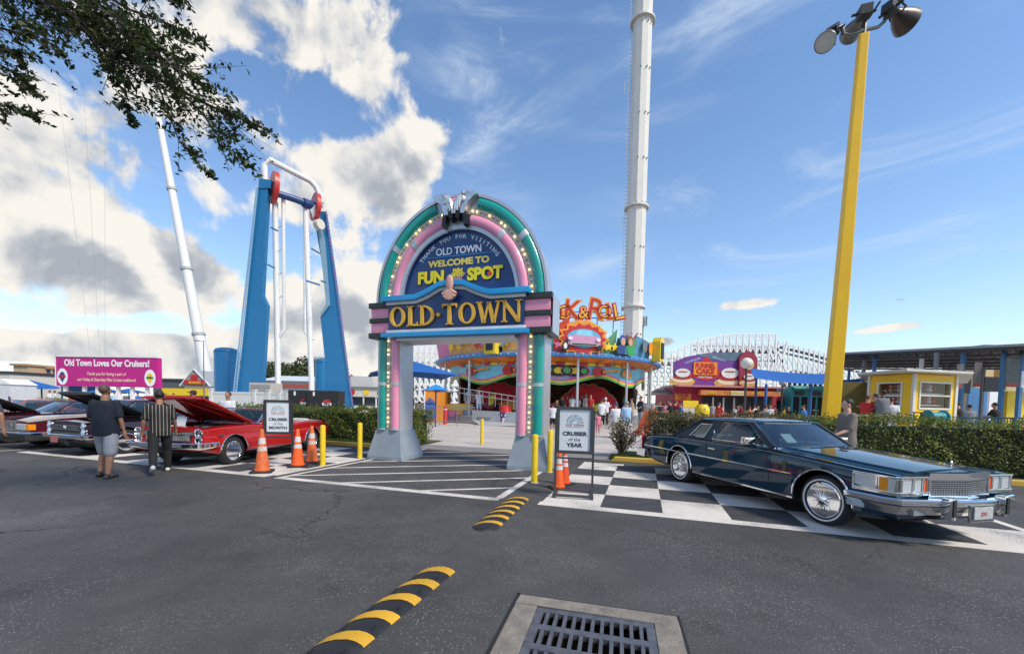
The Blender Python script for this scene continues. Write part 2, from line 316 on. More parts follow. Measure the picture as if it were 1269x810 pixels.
def leaves(name, pts, size, mat, parent=None, nrm=None, nb=.6, aspect=.5, svar=.4, seed=1):
    g = np.random.default_rng(seed); n = len(pts); pts = np.asarray(pts, float)
    d = g.normal(size=(n, 3)); 
    if nrm is not None: nn = np.asarray(nrm, float)*nb*2 + g.normal(size=(n, 3))*(1-nb)
    else: nn = g.normal(size=(n, 3)); nn[:, 2] = np.abs(nn[:, 2])+.3
    nn /= np.linalg.norm(nn, axis=1)[:, None]+1e-9
    d -= nn*(d*nn).sum(1)[:, None]; d /= np.linalg.norm(d, axis=1)[:, None]+1e-9
    e = np.cross(nn, d); s = size*(1-svar+2*svar*g.random(n))[:, None]
    V = np.empty((n, 4, 3)); V[:, 0] = pts-d*s*.5; V[:, 1] = pts+e*s*aspect*.5+nn*s*.08; V[:, 2] = pts+d*s*.5; V[:, 3] = pts-e*s*aspect*.5+nn*s*.08
    me = bpy.data.meshes.new(name); me.vertices.add(4*n); me.vertices.foreach_set('co', V.reshape(-1)); me.loops.add(4*n); me.polygons.add(n)
    me.loops.foreach_set('vertex_index', np.arange(4*n, dtype=np.int32)); me.polygons.foreach_set('loop_start', np.arange(0, 4*n, 4, dtype=np.int32)); me.update(); me.validate()
    me.materials.append(mat); o = bpy.data.objects.new(name, me); return link(o, parent)
def copy_tree(o, parent=None):
    c = o.copy(); COL.objects.link(c)
    if parent is not None: c.parent = parent
    for ch in list(o.children): copy_tree(ch, c)
    return c
def split_loose(o):
    me = o.data; n = len(me.vertices); par = list(range(n))
    def fd(a):
        while par[a] != a: par[a] = par[par[a]]; a = par[a]
        return a
    for e in me.edges: par[fd(e.vertices[0])] = fd(e.vertices[1])
    gr = {}
    for p in me.polygons: gr.setdefault(fd(p.vertices[0]), []).append(p)
    if len(gr) < 2: return
    for k, ps in enumerate(gr.values()):
        ix = sorted({v for p in ps for v in p.vertices}); mp_ = {v: i for i, v in enumerate(ix)}
        m2 = bpy.data.meshes.new(me.name); m2.from_pydata([me.vertices[v].co[:] for v in ix], [], [[mp_[v] for v in p.vertices] for p in ps])
        for q in me.materials: m2.materials.append(q)
        m2.polygons.foreach_set('material_index', [p.material_index for p in ps]); m2.polygons.foreach_set('use_smooth', [p.use_smooth for p in ps]); m2.update(); m2.set_sharp_from_angle(angle=R_(35))
        if k == 0: first = m2
        else:
            c = o.copy(); c.data = m2; COL.objects.link(c)
    o.data = first
# parking frame: u along the stall fronts, v away from the drive
FO = Vector((-4.6, 7.99, 0)); FU = Vector((math.cos(R_(18)), -math.sin(R_(18)), 0)); FV = Vector((math.sin(R_(18)), math.cos(R_(18)), 0))
def F(u, v, z=0): return FO + FU*u + FV*v + Vector((0, 0, z))
FROT = -R_(18)
# ================================================================== GROUND
g = B(); S = 900
hp = gp(645, 737); hx_ = (gp(840, 765)-hp).normalized(); hy_ = Vector((-hx_.y, hx_.x, 0)); hh_ = lambda a, c: hp+hx_*a+hy_*c
g.add([(-S, -300, 0), (S, -300, 0), (S, S, 0), (-S, S, 0), hh_(.1, -1.0), hh_(1.1, -1.0), hh_(1.1, -.1), hh_(.1, -.1)], [(0, 1, 5, 4), (1, 2, 6, 5), (2, 3, 7, 6), (3, 0, 4, 7)]); struct(g.obj('asphalt_ground', asph, smooth=0))
# plaza sheet beyond the parking row
pz = B()
pz.add([F(-.6, 6.35, .004), F(6.1, 6.35, .004), F(6.4, 8.2, .004), F(60, 8.2, .004), F(60, 60, .004), F(-45, 60, .004), F(-45, 8.3, .004), F(-.8, 8.3, .004)], [tuple(range(8))])
struct(pz.obj('plaza_paving', plaza_m, smooth=0))
# dark grey joint strips between the plaza slabs
jt = B()
for k in range(14):
    v = 8.4+k*2.6
    jt.add([F(-44, v, .008), F(59, v, .008), F(59, v+.03, .008), F(-44, v+.03, .008)], [(0, 1, 2, 3)])
struct(jt.obj('paving_joints', M('joint_grey', (.2, .19, .18), .9), smooth=0))
ap = B(); ap.add([F(-.6, 5.6, .006), F(6.0, 5.6, .006), F(6.1, 6.9, .006), F(-.6, 6.9, .006)], [(0, 1, 2, 3)]); struct(ap.obj('entrance_path', M('worn_asphalt_grey', (.20, .195, .19), .85, var=.15, scale=3, bump=.3, bscale=120), smooth=0))
grass_m = M('lawn_soil', (.06, .085, .03), .9, var=.4, scale=9, bump=.6, bscale=30)
gl = B()
gl.add([F(-40, 5.5, .03), F(-.75, 5.5, .03), F(-.75, 8.3, .03), F(-40, 8.3, .03)], [(0, 1, 2, 3)])
gl.add([F(5.95, 5.75, .03), F(45, 5.75, .03), F(45, 8.2, .03), F(6.35, 8.2, .03)], [(0, 1, 2, 3)])
struct(gl.obj('planting_bed', grass_m, smooth=0))
# white paint
wp = B(); Z1 = .004
def rect(b, u0, u1, v0, v1, z=Z1): b.add([F(u0, v0, z), F(u1, v0, z), F(u1, v1, z), F(u0, v1, z)], [(0, 1, 2, 3)])
C = .914
def checker(u0, n, v0, rows, par, sgn=1):
    for k in range(n):
        for j in range(rows):
            if (k+j) % 2 == par:
                a, b_ = u0+sgn*k*C, u0+sgn*(k+1)*C
                rect(wp, min(a, b_), max(a, b_), v0+j*C, v0+(j+1)*C)
checker(5.34, 7, .13, 5, 0); rect(wp, 5.31, 11.9, -.10, .128); rect(wp, 11.742, 11.86, .13, 5.0)
checker(-.35, 7, .13, 5, 0, -1); rect(wp, -9.0, -.31, -.10, .128); rect(wp, -.348, -.22, .13, 4.9)
for k in range(1, 9): rect(wp, -6.9-k*2.75, -6.8-k*2.75, -.2, 5.0)
for k in range(1, 4): rect(wp, 11.8+k*2.75, 11.9+k*2.75, -.2, 5.2)
rect(wp, 5.34, 6.4, 4.72, 5.0)
struct(wp.obj('painted_checkerboard', white_paint, smooth=0))
bk = B()
for (u0, sg) in ((5.34, 1), (-.35, -1)):
    for k in range(7):
        for j in range(5):
            if (k+j) % 2 == 1:
                a, b_ = u0+sg*k*C, u0+sg*(k+1)*C; rect(bk, min(a, b_), max(a, b_), .13+j*C, .13+(j+1)*C)
struct(bk.obj('dark_checkers', black_check, smooth=0))
# hatching: clip lines to the box in (u,v)
ht = B(); U1, V1 = 4.55, 5.6
rect(ht, -.05, 4.65, -.12, .07, .0045); rect(ht, -.05, .06, .07, V1); rect(ht, U1, U1+.13, .07, V1)
hd = Vector((math.cos(R_(32.5)), math.sin(R_(32.5)))); hn = Vector((-hd.y, hd.x))
for k in range(-6, 12):
    o = hn*(k*.92+.18)
    poly = []
    def clip(off):
        p = o + hn*off; ts = []
        t0, t1 = -50, 50
        for c, dd, lo, hi in ((p.x, hd.x, .062, U1-.002), (p.y, hd.y, .072, V1)):
            a, b_ = (lo-c)/dd, (hi-c)/dd
            t0 = max(t0, min(a, b_)); t1 = min(t1, max(a, b_))
        return (p+hd*t0, p+hd*t1, t1-t0)
    a = clip(-.05); b_ = clip(.05)
    if a[2] > .2 and b_[2] > .2: ht.add([F(a[0].x, a[0].y, Z1), F(a[1].x, a[1].y, Z1), F(b_[1].x, b_[1].y, Z1), F(b_[0].x, b_[0].y, Z1)], [(0, 1, 2, 3)])
struct(ht.obj('painted_hatching', white_paint, smooth=0))
# kerbs
def kerb(u0, u1, v, name, mat, label=None, w_=.2, h=.13):
    b = B(); M_ = Matrix.Translation(F(0, 0)) @ Matrix.Rotation(FROT, 4, 'Z')
    b.prism([(u0, 0), (u0+.12, h), (u1-.12, h), (u1, 0)], v, v+w_, lambda a, c, h_: F(a, h_, c)); o = b.obj(name, mat, smooth=0, bevel=.02)
    return struct(o)
kerb(6.0, 9.9, 5.45, 'kerb', yellow_kerb); kerb(9.95, 44, 5.5, 'kerb', yellow_kerb); kerb(-3.9, -.7, 5.1, 'kerb', yellow_kerb); kerb(-40, -4.3, 5.35, 'kerb', M('grey_kerb', (.32, .31, .29), .85, bump=.3))
# grass blades on the beds
def blades(n, fn, seed):
    g_ = np.random.default_rng(seed); pts = []; 
    for i in range(n): pts.append(fn(g_))
    return np.array(pts)
gm = leafmat('grass_blades', (.03, .06, .012), (.06, .11, .02), (.10, .14, .035), .3)
pts = blades(9000, lambda r: F(r.uniform(-5.5, -.8), r.uniform(5.35, 6.6), .07), 3).tolist() + blades(9000, lambda r: F(r.uniform(5.95, 10.), r.uniform(5.7, 6.7), .07), 4).tolist()
o = leaves('grass', pts, .09, gm, aspect=.22, nrm=[FV*.9+FU*.2]*len(pts), nb=.3, seed=5); tag(o, kind='stuff', label='short green grass growing between the yellow kerbs and the hedges', cat='grass')
# ================================================================== STREET HARDWARE NEAR
# storm drain
mtx = Matrix.Translation(gp(645, 737)) @ Matrix.Rotation(math.atan2(*(gp(840, 765)-gp(645, 737)).yx), 4, 'Z')
dr = thing('storm_drain', 'cast iron storm drain grate in a rough concrete frame near the camera', 'drain', mtx.translation, mtx.to_euler().z)
b = B(); W, D = 1.2, 1.1; a0, a1, c0, c1 = .17, W-.17, -D+.17, -.15
g_ = np.random.default_rng(2)
def slab(x0, x1, y0, y1): b.box(x0, x1, y0, y1, -.05, .012)
slab(0, W, c1, 0); slab(0, W, -D, c0); slab(0, a0, c0, c1); slab(a1, W, c0, c1)
b.obj('concrete_frame', M('old_concrete', (.20, .18, .15), .9, var=.35, scale=7, bump=.9, bscale=45), dr, smooth=0, bevel=.006)
b = B(); b.box(a0, a1, c0, c1, -.7, -.6); b.box(a0-.02, a0, c0, c1, -.6, -.051); b.box(a1, a1+.02, c0, c1, -.6, -.051); b.box(a0, a1, c1, c1+.02, -.6, -.051); b.box(a0, a1, c0-.02, c0, -.6, -.051); b.obj('drain_pit', M('pit_grime', (.03, .022, .015), .9), dr, smooth=0)
gr = B(); nx = 12; rows = 3; px_ = (a1-a0-.06)/nx; pr = (c1-c0-.06)/rows
gx0, gy0 = a0+.03, c0+.03; z0, z1 = -.035, .006
for j in range(rows+1):
    y = gy0+j*pr; gr.box(a0+.004, a1-.004, y-.032, y+.032, z0, z1)
for j in range(rows):
    for i in range(nx+1):
        x = gx0+i*px_; hw = .0125 if 0 < i < nx else .03
        gr.box(x-hw, x+hw, gy0+j*pr+.033, gy0+(j+1)*pr-.033, z0, z1)
gr.obj('grate', M('cast_iron', (.16, .165, .18), .42, .55, var=.3, scale=14, bump=.25, bscale=160), dr, smooth=0, bevel=.004)
tar = B(); 
for (x0, x1, y0, y1) in ((-.03, 0, -D, .02), (-.03, W, 0, .02), (W, W+.025, -D, .02)): tar.box(x0, x1, y0, y1, 0, .006)
tar.obj('tar_joint', M('tar', (.015, .015, .016), .8), dr, smooth=0)
# speed bumps
def bump(p0, p1, wd, nseg, label, ph, endround):
    a, c = Vector(p0), Vector(p1); Ln = (c-a).length; ang = math.atan2((c-a).y, (c-a).x)
    t = thing('speed_bump', label, 'speed bump', a, ang, 'rubber speed bumps in the drive')
    prof = [(-wd/2, 0), (-wd*.45, .014), (-wd*.3, .031), (-wd*.12, .040), (wd*.12, .040), (wd*.3, .031), (wd*.45, .014), (wd/2, 0)]
    body = B(); n = 60
    xs = [Ln*i/n for i in range(n+1)]
    def sec(x):
        e = min(x, Ln-x)/.16 if endround else 1
        k = math.sqrt(max(0, 1-(1-min(1, e))**2)) if e < 1 else 1
        return [(x, y*max(k, .12), z*max(k, .05)) for y, z in prof]
    for i in range(n):
        A_, B_ = sec(xs[i]), sec(xs[i+1])
        for j in range(7): body.quad(A_[j], B_[j], B_[j+1], A_[j+1])
    body.obj('rubber_body', M('bump_rubber', (.016, .016, .018), .55, var=.3, scale=12, bump=.4, bscale=120), t, smooth=60)
    st = B(); k = 0; x = ph
    while x < Ln-.12:
        for j in range(0, 7):
            y0, za = prof[j]; y1, zb = prof[j+1]
            sk = -.44
            q = []
            for (y, z, dx) in ((y0, za, 0), (y0, za, .108), (y1, zb, .108), (y1, zb, 0)):
                bow = .035*math.cos(y/wd*PI)
                q.append((x+dx+y*sk+bow, y, z+.003))
            st.quad(*q)
        x += .285
    st.obj('reflective_stripe', worn_paint('bump_yellow', (.58, .32, .02), .375, (.04, .04, .04)), t, smooth=60)
    ht_ = B(); x = ph+.2
    while x < Ln-.1:
        for y, z in ((-wd*.3, .031), (wd*.3, .031)):
            ht_.box(x-.022-y*.4, x+.022-y*.4, y-.009, y+.009, z-.01, z+.004)
        x += .285
    ht_.obj('bolt_slot', dark, t, smooth=0)
b0_, b1_ = gp(421, 801), gp(547, 705)
bump(b0_-(b1_-b0_).normalized()*.75, b1_, .30, 9, 'near speed bump of black rubber with worn yellow stripes left of the drain', .16, True)
bump(gp(596, 658), gp(645, 616), .34, 7, 'far speed bump with fresh yellow stripes ending beside the cruiser of the year sign', .2, True)
# bollards
ym = M('bollard_yellow', (.75, .52, .01), .45, var=.12, scale=6, bump=.15)
bol = None
for (px, py, lab) in [(400, 577, 'yellow steel bollard beside the orange cones near the striped walkway'), (446, 568, 'yellow bollard just left of the left arch pedestal'), (597, 551, 'yellow bollard standing alone under the middle of the arch'),
                      (662, 598, 'yellow bollard standing closest, in front of the right arch pedestal'), (681, 585, 'yellow bollard right of the right arch pedestal behind the tall cones'), (699, 571, 'yellow bollard mostly hidden behind the cruiser of the year sign')]:
    p = gp(px, py)
    if bol is None:
        bol = thing('bollard', lab, 'bollard', p, 0, 'yellow bollards round the arch')
        B().lathe([(.062, 0), (.062, .93), (.055, .955), (.03, .97), (.001, .975)], 20).obj('post', ym, bol)
        B().lathe([(.085, 0), (.085, .012), (.062, .02)], 20).obj('base_ring', concrete, bol); o = bol
    else: o = copy_tree(bol); o.location = p; o['label'] = lab
# cones
def cone(p, h, col, label, worn=0, tilt=0):
    t = thing('traffic_cone', label, 'traffic cone', p, .35+tilt, 'orange traffic cones')
    k = h/.9
    B().box(-.2*k, .2*k, -.2*k, .2*k, 0, .045*k).obj('base', M('cone_base', (.018, .018, .02), .7), t, bevel=.015*k)
    B().lathe([(.15*k, .045*k), (.15*k, .075*k), (.135*k, .085*k), (.035*k, h-.02), (.028*k, h), (.012*k, h)], 24).obj('cone_body', col, t)
    s = B(); 
    def rr(z): return .135*k + (.035*k-.135*k)*(z-.085*k)/(h-.105*k) + .003
    for z0, z1 in ((.50*h, .60*h), (.66*h, .80*h)): s.lathe([(rr(z0)-.003, z0), (rr(z0), z0+.001), (rr(z1), z1-.001), (rr(z1)-.003, z1)], 24)
    s.obj('reflective_band', worn_paint('cone_band_worn' if worn else 'cone_band', (.62, .62, .62), .45 if worn else .22, (.55, .20, .07)), t)
co1 = M('cone_orange', (.82, .11, .012), .5, var=.12, scale=6); co2 = M('cone_orange_faded', (.62, .13, .035), .6, var=.3, scale=9, bump=.2)
cone(gp(325, 585), .92, co2, 'worn scuffed traffic cone standing alone in front of the cruiser of the month sign', 1)
cone(gp(369, 578), .88, co1, 'bright orange cone beside the right post of the cruiser of the month sign')
cone(gp(386.5, 573), .92, co2, 'faded orange cone between the bright cone and the yellow bollard', 1, .2)
cone(gp(692, 605), .72, co1, 'bright orange cone just behind the left leg of the cruiser of the year sign')
cone(gp(699, 600), .72, M('cone_orange_deep', (.72, .075, .012), .5), 'orange cone half hidden behind the other cone at the year sign', 0, .3)
# sign frames
fr_m = M('sign_frame_grey', (.075, .08, .085), .4, .5, var=.2)
paper = M('sign_paper', (.66, .69, .72), .5, var=.04)
ink = M('sign_ink', (.03, .035, .05), .6); teal_ink = M('logo_teal', (.10, .33, .42), .6); red_ink = M('logo_red', (.50, .16, .14), .6); grey_ink = M('logo_grey', (.30, .33, .36), .6)
def stand_sign(p, rz, lines, label, frame_mat, H=1.54, Wd=.62, base=True):
    t = thing('sign_stand', label, 'sign', p, rz, 'cruiser signs on metal stands')
    f = B(); 
    for s in (-1, 1): f.box(s*Wd/2-.018, s*Wd/2+.018, -.018, .018, .03, H-.1)
    f.obj('post', frame_mat, t, smooth=0, bevel=.004)
    f = B(); zb0, zb1 = H-.78, H
    f.box(-Wd/2-.002, Wd/2+.002, -.03, .03, zb1-.05, zb1); f.box(-Wd/2-.002, Wd/2+.002, -.03, .03, zb0, zb0+.05)
    for s in (-1, 1): f.box(s*(Wd/2-.028)-.03, s*(Wd/2-.028)+.03, -.03, .03, zb0+.0501, zb1-.0501)
    f.tube([(-Wd/2+.02, 0, zb0-.08), (Wd/2-.02, 0, zb0-.08)], .016, 8)
    f.obj('frame', frame_mat, t, smooth=30)
    f = B(); f.box(-Wd/2+.05, Wd/2-.05, -.012, .012, zb0+.045, zb1-.045); sb = f.obj('sign_board', paper, t, smooth=0)
    if base:
        f = B()
        for s in (-1, 1): f.box(s*Wd/2-.025, s*Wd/2+.025, -.05, .5, 0, .045)
        f.box(-Wd/2, Wd/2, -.045, -.005, .03, .075); f.box(-Wd/2, Wd/2, .44, .48, .03, .065)
        f.obj('base_frame', frame_mat, t, smooth=0, bevel=.004)
    yy = -.0145
    text(lines[0], .088, ink, sb, XZ(0, yy, zb0+.33), .001, .0035, sx=1.18)
    text(lines[1], .082, M('sign_ink_soft', (.12, .13, .15), .6), sb, XZ(0, yy, zb0+.235), .001, 0)
    text(lines[2], .088, ink, sb, XZ(0, yy, zb0+.14), .001, .0035, sx=1.18)
    text('OLD TOWN', .045, red_ink, sb, XZ(0, yy, zb0+.475), .001, .001, sx=1.2)
    e = B(); cz = zb0+.51
    for i in range(9):
        a = PI*i/8; e.tube([(.045*math.cos(a), yy, cz+.045*math.sin(a)), (.085*math.cos(a), yy, cz+.085*math.sin(a))], .004, 4)
    e.tube([(.1*math.cos(PI*i/16), yy, cz+.1*math.sin(PI*i/16)) for i in range(17)], .003, 4)
    e.box(-.14, .14, yy-.002, yy+.001, cz-.066, cz-.063)
    e.obj('emblem', teal_ink, sb)
    s_ = 'EXPERIENCE THE CLASSIC'
    for i, ch in enumerate('SATURDAY NITE CRUISE'):
        a = PI*(1-(i+.5)/20); 
        if ch != ' ': text(ch, .034, grey_ink, sb, Matrix.Translation((.128*math.cos(a), yy, cz+.128*math.sin(a))) @ Matrix.Rotation(-(a-PI/2), 4, 'Y') @ Matrix.Rotation(PI/2, 4, 'X'), .001, .0005, res=1)
p = gp(687.5, 617); q_ = gp(734, 620)
stand_sign((p+q_)/2+Vector((0, .05, 0)), math.atan2(q_.y-p.y, q_.x-p.x), ('CRUISER', 'of the', 'YEAR'), 'cruiser of the year sign on a grey metal stand beside the blue car', fr_m, Wd=.62)
stand_sign(gp(345, 578), R_(9), ('CRUISER', 'of the', 'MONTH'), 'cruiser of the month sign in a black frame among the cones by the red car', M('sign_frame_black', (.03, .03, .033), .45), Wd=.6, base=False)
# ================================================================== HEDGES
hm = leafmat('hedge_leaf', (.028, .055, .012), (.11, .155, .026), (.30, .29, .05), .3)
hm2 = leafmat('hedge_leaf_dry', (.04, .055, .018), (.11, .11, .04), (.24, .16, .08), .3)
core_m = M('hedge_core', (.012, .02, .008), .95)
def hedge(u0, u1, v0, v1, h, dens, label, mat, seed, wob=.17, leaf=.055):
    t = thing('hedge', label, 'hedge', F((u0+u1)/2, v0), FROT)
    hu = (u1-u0)/2; D = v1-v0; g_ = np.random.default_rng(seed)
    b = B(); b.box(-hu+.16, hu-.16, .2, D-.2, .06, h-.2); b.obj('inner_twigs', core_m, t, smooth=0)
    A = [2*hu*h, 2*hu*D, D*h, D*h, 2*hu*h*.5]; tot = sum(A); n = int(tot*dens); P_ = []; Nn = []
    ph = g_.uniform(0, 6, 12)
    def wb(x, y): return wob*(math.sin(x*1.7+ph[0])*.4+math.sin(x*4.1+y*3+ph[1])*.35+math.sin(x*8.3+ph[2]+y*5)*.3)
    for i in range(n):
        r = g_.random()*tot; dpt = abs(g_.normal())*.07
        if r < A[0]: x = g_.uniform(-hu, hu); z = g_.uniform(.1, h); p = (x, dpt-wb(x, z*2)-.02+.06*(z/h < .15), z); nn = (0, -1, .3)
        elif r < A[0]+A[1]: x = g_.uniform(-hu, hu); y = g_.uniform(0, D); p = (x, y, h-dpt+wb(x, y)); nn = (0, 0, 1)
        elif r < A[0]+A[1]+A[2]: y = g_.uniform(0, D); z = g_.uniform(.1, h); p = (-hu+dpt+wb(y, z), y, z); nn = (-1, 0, .3)
        elif r < sum(A[:4]): y = g_.uniform(0, D); z = g_.uniform(.1, h); p = (hu-dpt-wb(y, z), y, z); nn = (1, 0, .3)
        else: x = g_.uniform(-hu, hu); z = g_.uniform(.1, h); p = (x, D-dpt, z); nn = (0, 1, .3)
        P_.append(p); Nn.append(nn)
    for i in range(int(2*hu*14)):       # stray shoots
        x = g_.uniform(-hu, hu); y = g_.uniform(.05, D-.05); hh = g_.uniform(.05, .19)
        for k in range(6): P_.append((x+g_.normal()*.02, y+g_.normal()*.02, h+hh*k/5)); Nn.append((0, 0, .3))
    leaves('foliage', P_, leaf, mat, t, nrm=Nn, nb=.45, seed=seed, aspect=.62)
    return t
hedge(-4.9, -.75, 6.3, 7.5, 1.28, 950, 'clipped green hedge between the red convertible and the left arch pedestal', hm, 11)
hedge(-9.8, -4.95, 6.3, 7.4, 1.25, 500, 'clipped green hedge behind the red convertible', hm, 12)
hedge(-26, -9.85, 6.6, 7.6, 1.2, 260, 'long hedge behind the parked cars at the left under the pink billboard', hm, 13)
hedge(7.0, 10.8, 6.5, 7.8, 1.36, 800, 'reddish green hedge behind the rear half of the blue car', hm2, 14)
hedge(10.85, 26, 6.6, 7.9, 1.38, 620, 'long green hedge behind the front of the blue car', hm, 15)
# open shrub
sh = thing('flowering_shrub', 'loose shrub with brown twigs and pale flowers left of the blue car', 'shrub', F(6.25, 6.75), FROT)
tw = B(); P_ = []; fl = []
for i in range(60):
    a = random.uniform(0, 2*PI); l_ = random.uniform(.6, 1.25); sp = random.uniform(.1, .75); e = Vector((math.cos(a)*sp, math.sin(a)*sp*.8, l_)); c = Vector((random.uniform(-.1, .1), random.uniform(-.1, .1), 0))
    mid_ = e*.5+Vector((random.uniform(-.06, .06), random.uniform(-.06, .06), .05)); tw.tube([c, mid_, e], [.009, .006, .003], 5)
    for k in range(26):
        s = random.uniform(.35, 1.02); P_.append(tuple(e*s+Vector((random.gauss(0, .05), random.gauss(0, .05), random.gauss(0, .04)))))
    for k in range(3): fl.append(tuple(e*random.uniform(.6, 1)+Vector((random.gauss(0, .05), random.gauss(0, .05), 0))))
tw.obj('twigs', M('twig_bark', (.12, .075, .045), .85), sh); leaves('foliage', P_, .075, hm2, sh, seed=3, aspect=.5); leaves('flowers', fl, .06, M('pale_petal', (.6, .52, .5), .7), sh, seed=4, aspect=.9)
# ================================================================== ENTRANCE ARCH
pink = M('arch_pink', (.80, .29, .42), .35, var=.05, coat=.3); teal = M('arch_teal', (.0, .30, .25), .3, var=.06, coat=.4)
silver = M('arch_silver', (.52, .54, .57), .35, .5, var=.06); pedm = M('pedestal_grey', (.25, .30, .34), .6, var=.12, scale=2.2, bump=.12, bscale=30)
navy = M('arch_navy', (.006, .04, .16), .35, var=.15, coat=.3); cyan = M('arch_cyan', (.01, .30, .62), .35, var=.05, coat=.3); blackm = M('arch_black', (.02, .028, .026), .35, var=.4, scale=6)
gold = M('sign_gold', (.72, .42, .05), .35, var=.15); yell = M('sign_yellow', (.80, .66, .02), .4, var=.05); bulbm = M('lit_bulb', (1., .72, .32), .4, emis=1.3, var=0); bulb_off = M('bulb_glass', (.75, .70, .6), .2)
bulb_strip = M('bulb_strip_cream', (.55, .50, .40), .4, var=.1)
ar = thing('entrance_arch', 'tall retro jukebox style entrance arch in teal and pink with an OLD TOWN sign', 'arch', F(2.33, 3.05), FROT)
# local: x along the front, y depth, z up. front plane y=0
HW = 2.30; DP = .62
def pedestal(x0, x1, name='pedestal'):
    b = B(); b.m(0)
    zt = .80
    vs = [(x0, -.18, 0), (x1, -.18, 0), (x1, DP+.30, 0), (x0, DP+.30, 0), (x0, -.18, .1), (x1, -.18, .1), (x1, DP+.3, .1), (x0, DP+.3, .1), (x0+.16, -.03, zt), (x1-.14, -.03, zt), (x1-.14, DP+.06, zt), (x0+.16, DP+.06, zt)]
    b.add(vs, [(0, 3, 2, 1), (0, 1, 5, 4), (1, 2, 6, 5), (2, 3, 7, 6), (3, 0, 4, 7), (4, 5, 9, 8), (5, 6, 10, 9), (6, 7, 11, 10), (7, 4, 8, 11), (8, 9, 10, 11)])
    return b.obj(name, pedm, ar, smooth=0, bevel=.012)
pedestal(-HW-.19, -HW+.86); pedestal(HW-.84, HW+.16)
def halftube(b, x, r, z0, z1, n=12):
    pr = [(x+r*math.cos(PI*i/n+PI), -abs(r)*math.sin(PI*i/n)*.8) for i in range(n+1)]
    for i in range(n):
        (xa, ya), (xb, yb) = pr[i], pr[i+1]; b.quad((xa, ya, z0), (xb, yb, z0), (xb, yb, z1), (xa, ya, z1))
    for z in (z0, z1): b.add([(a, c, z) for a, c in pr], [tuple(range(n+1))])
for s in (-1, 1):
    o_ = s*HW; i_ = s*(HW-.70)
    B().box(min(o_, i_), max(o_, i_), .0, DP, .79, 3.2).obj('pillar', silver, ar, smooth=0, bevel=.01)
    tb, pb, cb = B(), B(), B()
    xt = s*(HW-.16); xp = s*(HW-.545)
    for (z0, z1) in ((.84, 1.98), (2.06, 3.19)):
        halftube(tb, xt, .115, z0, z1); halftube(pb, xp, .115, z0, z1)
    for (z0, z1) in ((.80, .84), (1.98, 2.06)):
        halftube(cb, xt, .125, z0, z1); halftube(cb, xp, .125, z0, z1)
    [split_loose(q) for q in (tb.obj('teal_tube', teal, ar), pb.obj('pink_tube', pink, ar), cb.obj('silver_collar', silver, ar))]
    xs_ = s*(HW-.35)
    st = B(); st.box(xs_-.065, xs_+.065, -.02, -.001, .82, 3.19); so = st.obj('bulb_strip', bulb_strip, ar, smooth=0)
    on, off = B(), B()
    for k in range(20):
        z = .89+k*.119; (on if (k*7+3) % 5 < 3 else off).sphere((xs_, -.04, z), .026, 8, 6)
    q1 = on.obj('lit_bulbs', bulbm, so); q2 = off.obj('unlit_bulbs', bulb_off, so); q1['kind'] = 'stuff'; q2['kind'] = 'stuff'
    # striped block over the pillar
    bx0, bx1 = (-HW-.10, -HW+.86) if s < 0 else (HW-.86, HW+.12)
    zz = [(3.2, 3.34, 0, .05), (3.34, 3.60, 1, 0), (3.60, 3.72, 0, .035), (3.72, 3.98, 1, 0), (3.98, 4.12, 0, .05)]
    bk_, pk_ = B(), B()
    for z0, z1, c, e in zz:
        (bk_ if c == 0 else pk_).box(bx0-e, bx1+e, -.16-e, DP+.04+e, z0, z1)
    split_loose(bk_.obj('black_moulding', blackm, ar, smooth=0, bevel=.012)); split_loose(pk_.obj('pink_block', pink, ar, smooth=0, bevel=.01))
    if s > 0:
        B().box(bx1+.052, bx1+.062, -.1, DP, 3.23, 4.1).obj('side_plate', silver, ar, smooth=0)
# arch rings
ZC = 4.12; ZS = 1.10; N_ = 64
def ring(b, prof, a0=0, a1=PI, n=N_):     # prof: (radius, y) open section
    vs = []; k = len(prof)
    for i in range(n+1):
        a = a0+(a1-a0)*i/n
        for r, y in prof: vs.append((r*math.cos(a), y, ZC+r*math.sin(a)*ZS))
    fs = [(i*k+j, (i+1)*k+j, (i+1)*k+(j+1) % k, i*k+(j+1) % k) for i in range(n) for j in range(k)]
    fs += [tuple(range(k)), tuple(n*k+j for j in range(k))[::-1]]
    b.add(vs, fs)
def tubeprof(rc, r, n=10, d=.8): return [(rc+r*math.cos(PI*i/n), -r*math.sin(PI*i/n)*d) for i in range(n+1)]+[(rc-r, .03), (rc+r, .03)]
B_ = B(); ring(B_, [(HW, 0), (HW-.70, 0), (HW-.70, DP), (HW, DP)]); B_.obj('arch_body', silver, ar, smooth=40)
B_ = B(); ring(B_, [(HW+.03, -.05), (HW-.035, -.05), (HW-.035, .0), (HW+.03, .02)]); ring(B_, [(HW-.66, -.04), (HW-.745, -.04), (HW-.745, .05), (HW-.66, .0)]); B_.obj('arch_trim', silver, ar, smooth=40)
tb, pb, cb = B(), B(), B()
brk = [0.01, .66, 1.33]; gap = .035
for a0, a1 in ((.005, .60), (.66, 1.30), (PI-1.30, PI-.66), (PI-.60, PI-.005)): ring(tb, tubeprof(HW-.165, .118), a0, a1, 24)
for a0, a1 in ((.005, .80), (.88, 1.36), (PI-1.36, PI-.88), (PI-.80, PI-.005)): ring(pb, tubeprof(HW-.545, .118), a0, a1, 24)
for a0, a1 in ((.60, .66), (PI-.66, PI-.60)): ring(cb, tubeprof(HW-.165, .128), a0, a1, 4)
for a0, a1 in ((.80, .88), (PI-.88, PI-.80)): ring(cb, tubeprof(HW-.545, .128), a0, a1, 4)
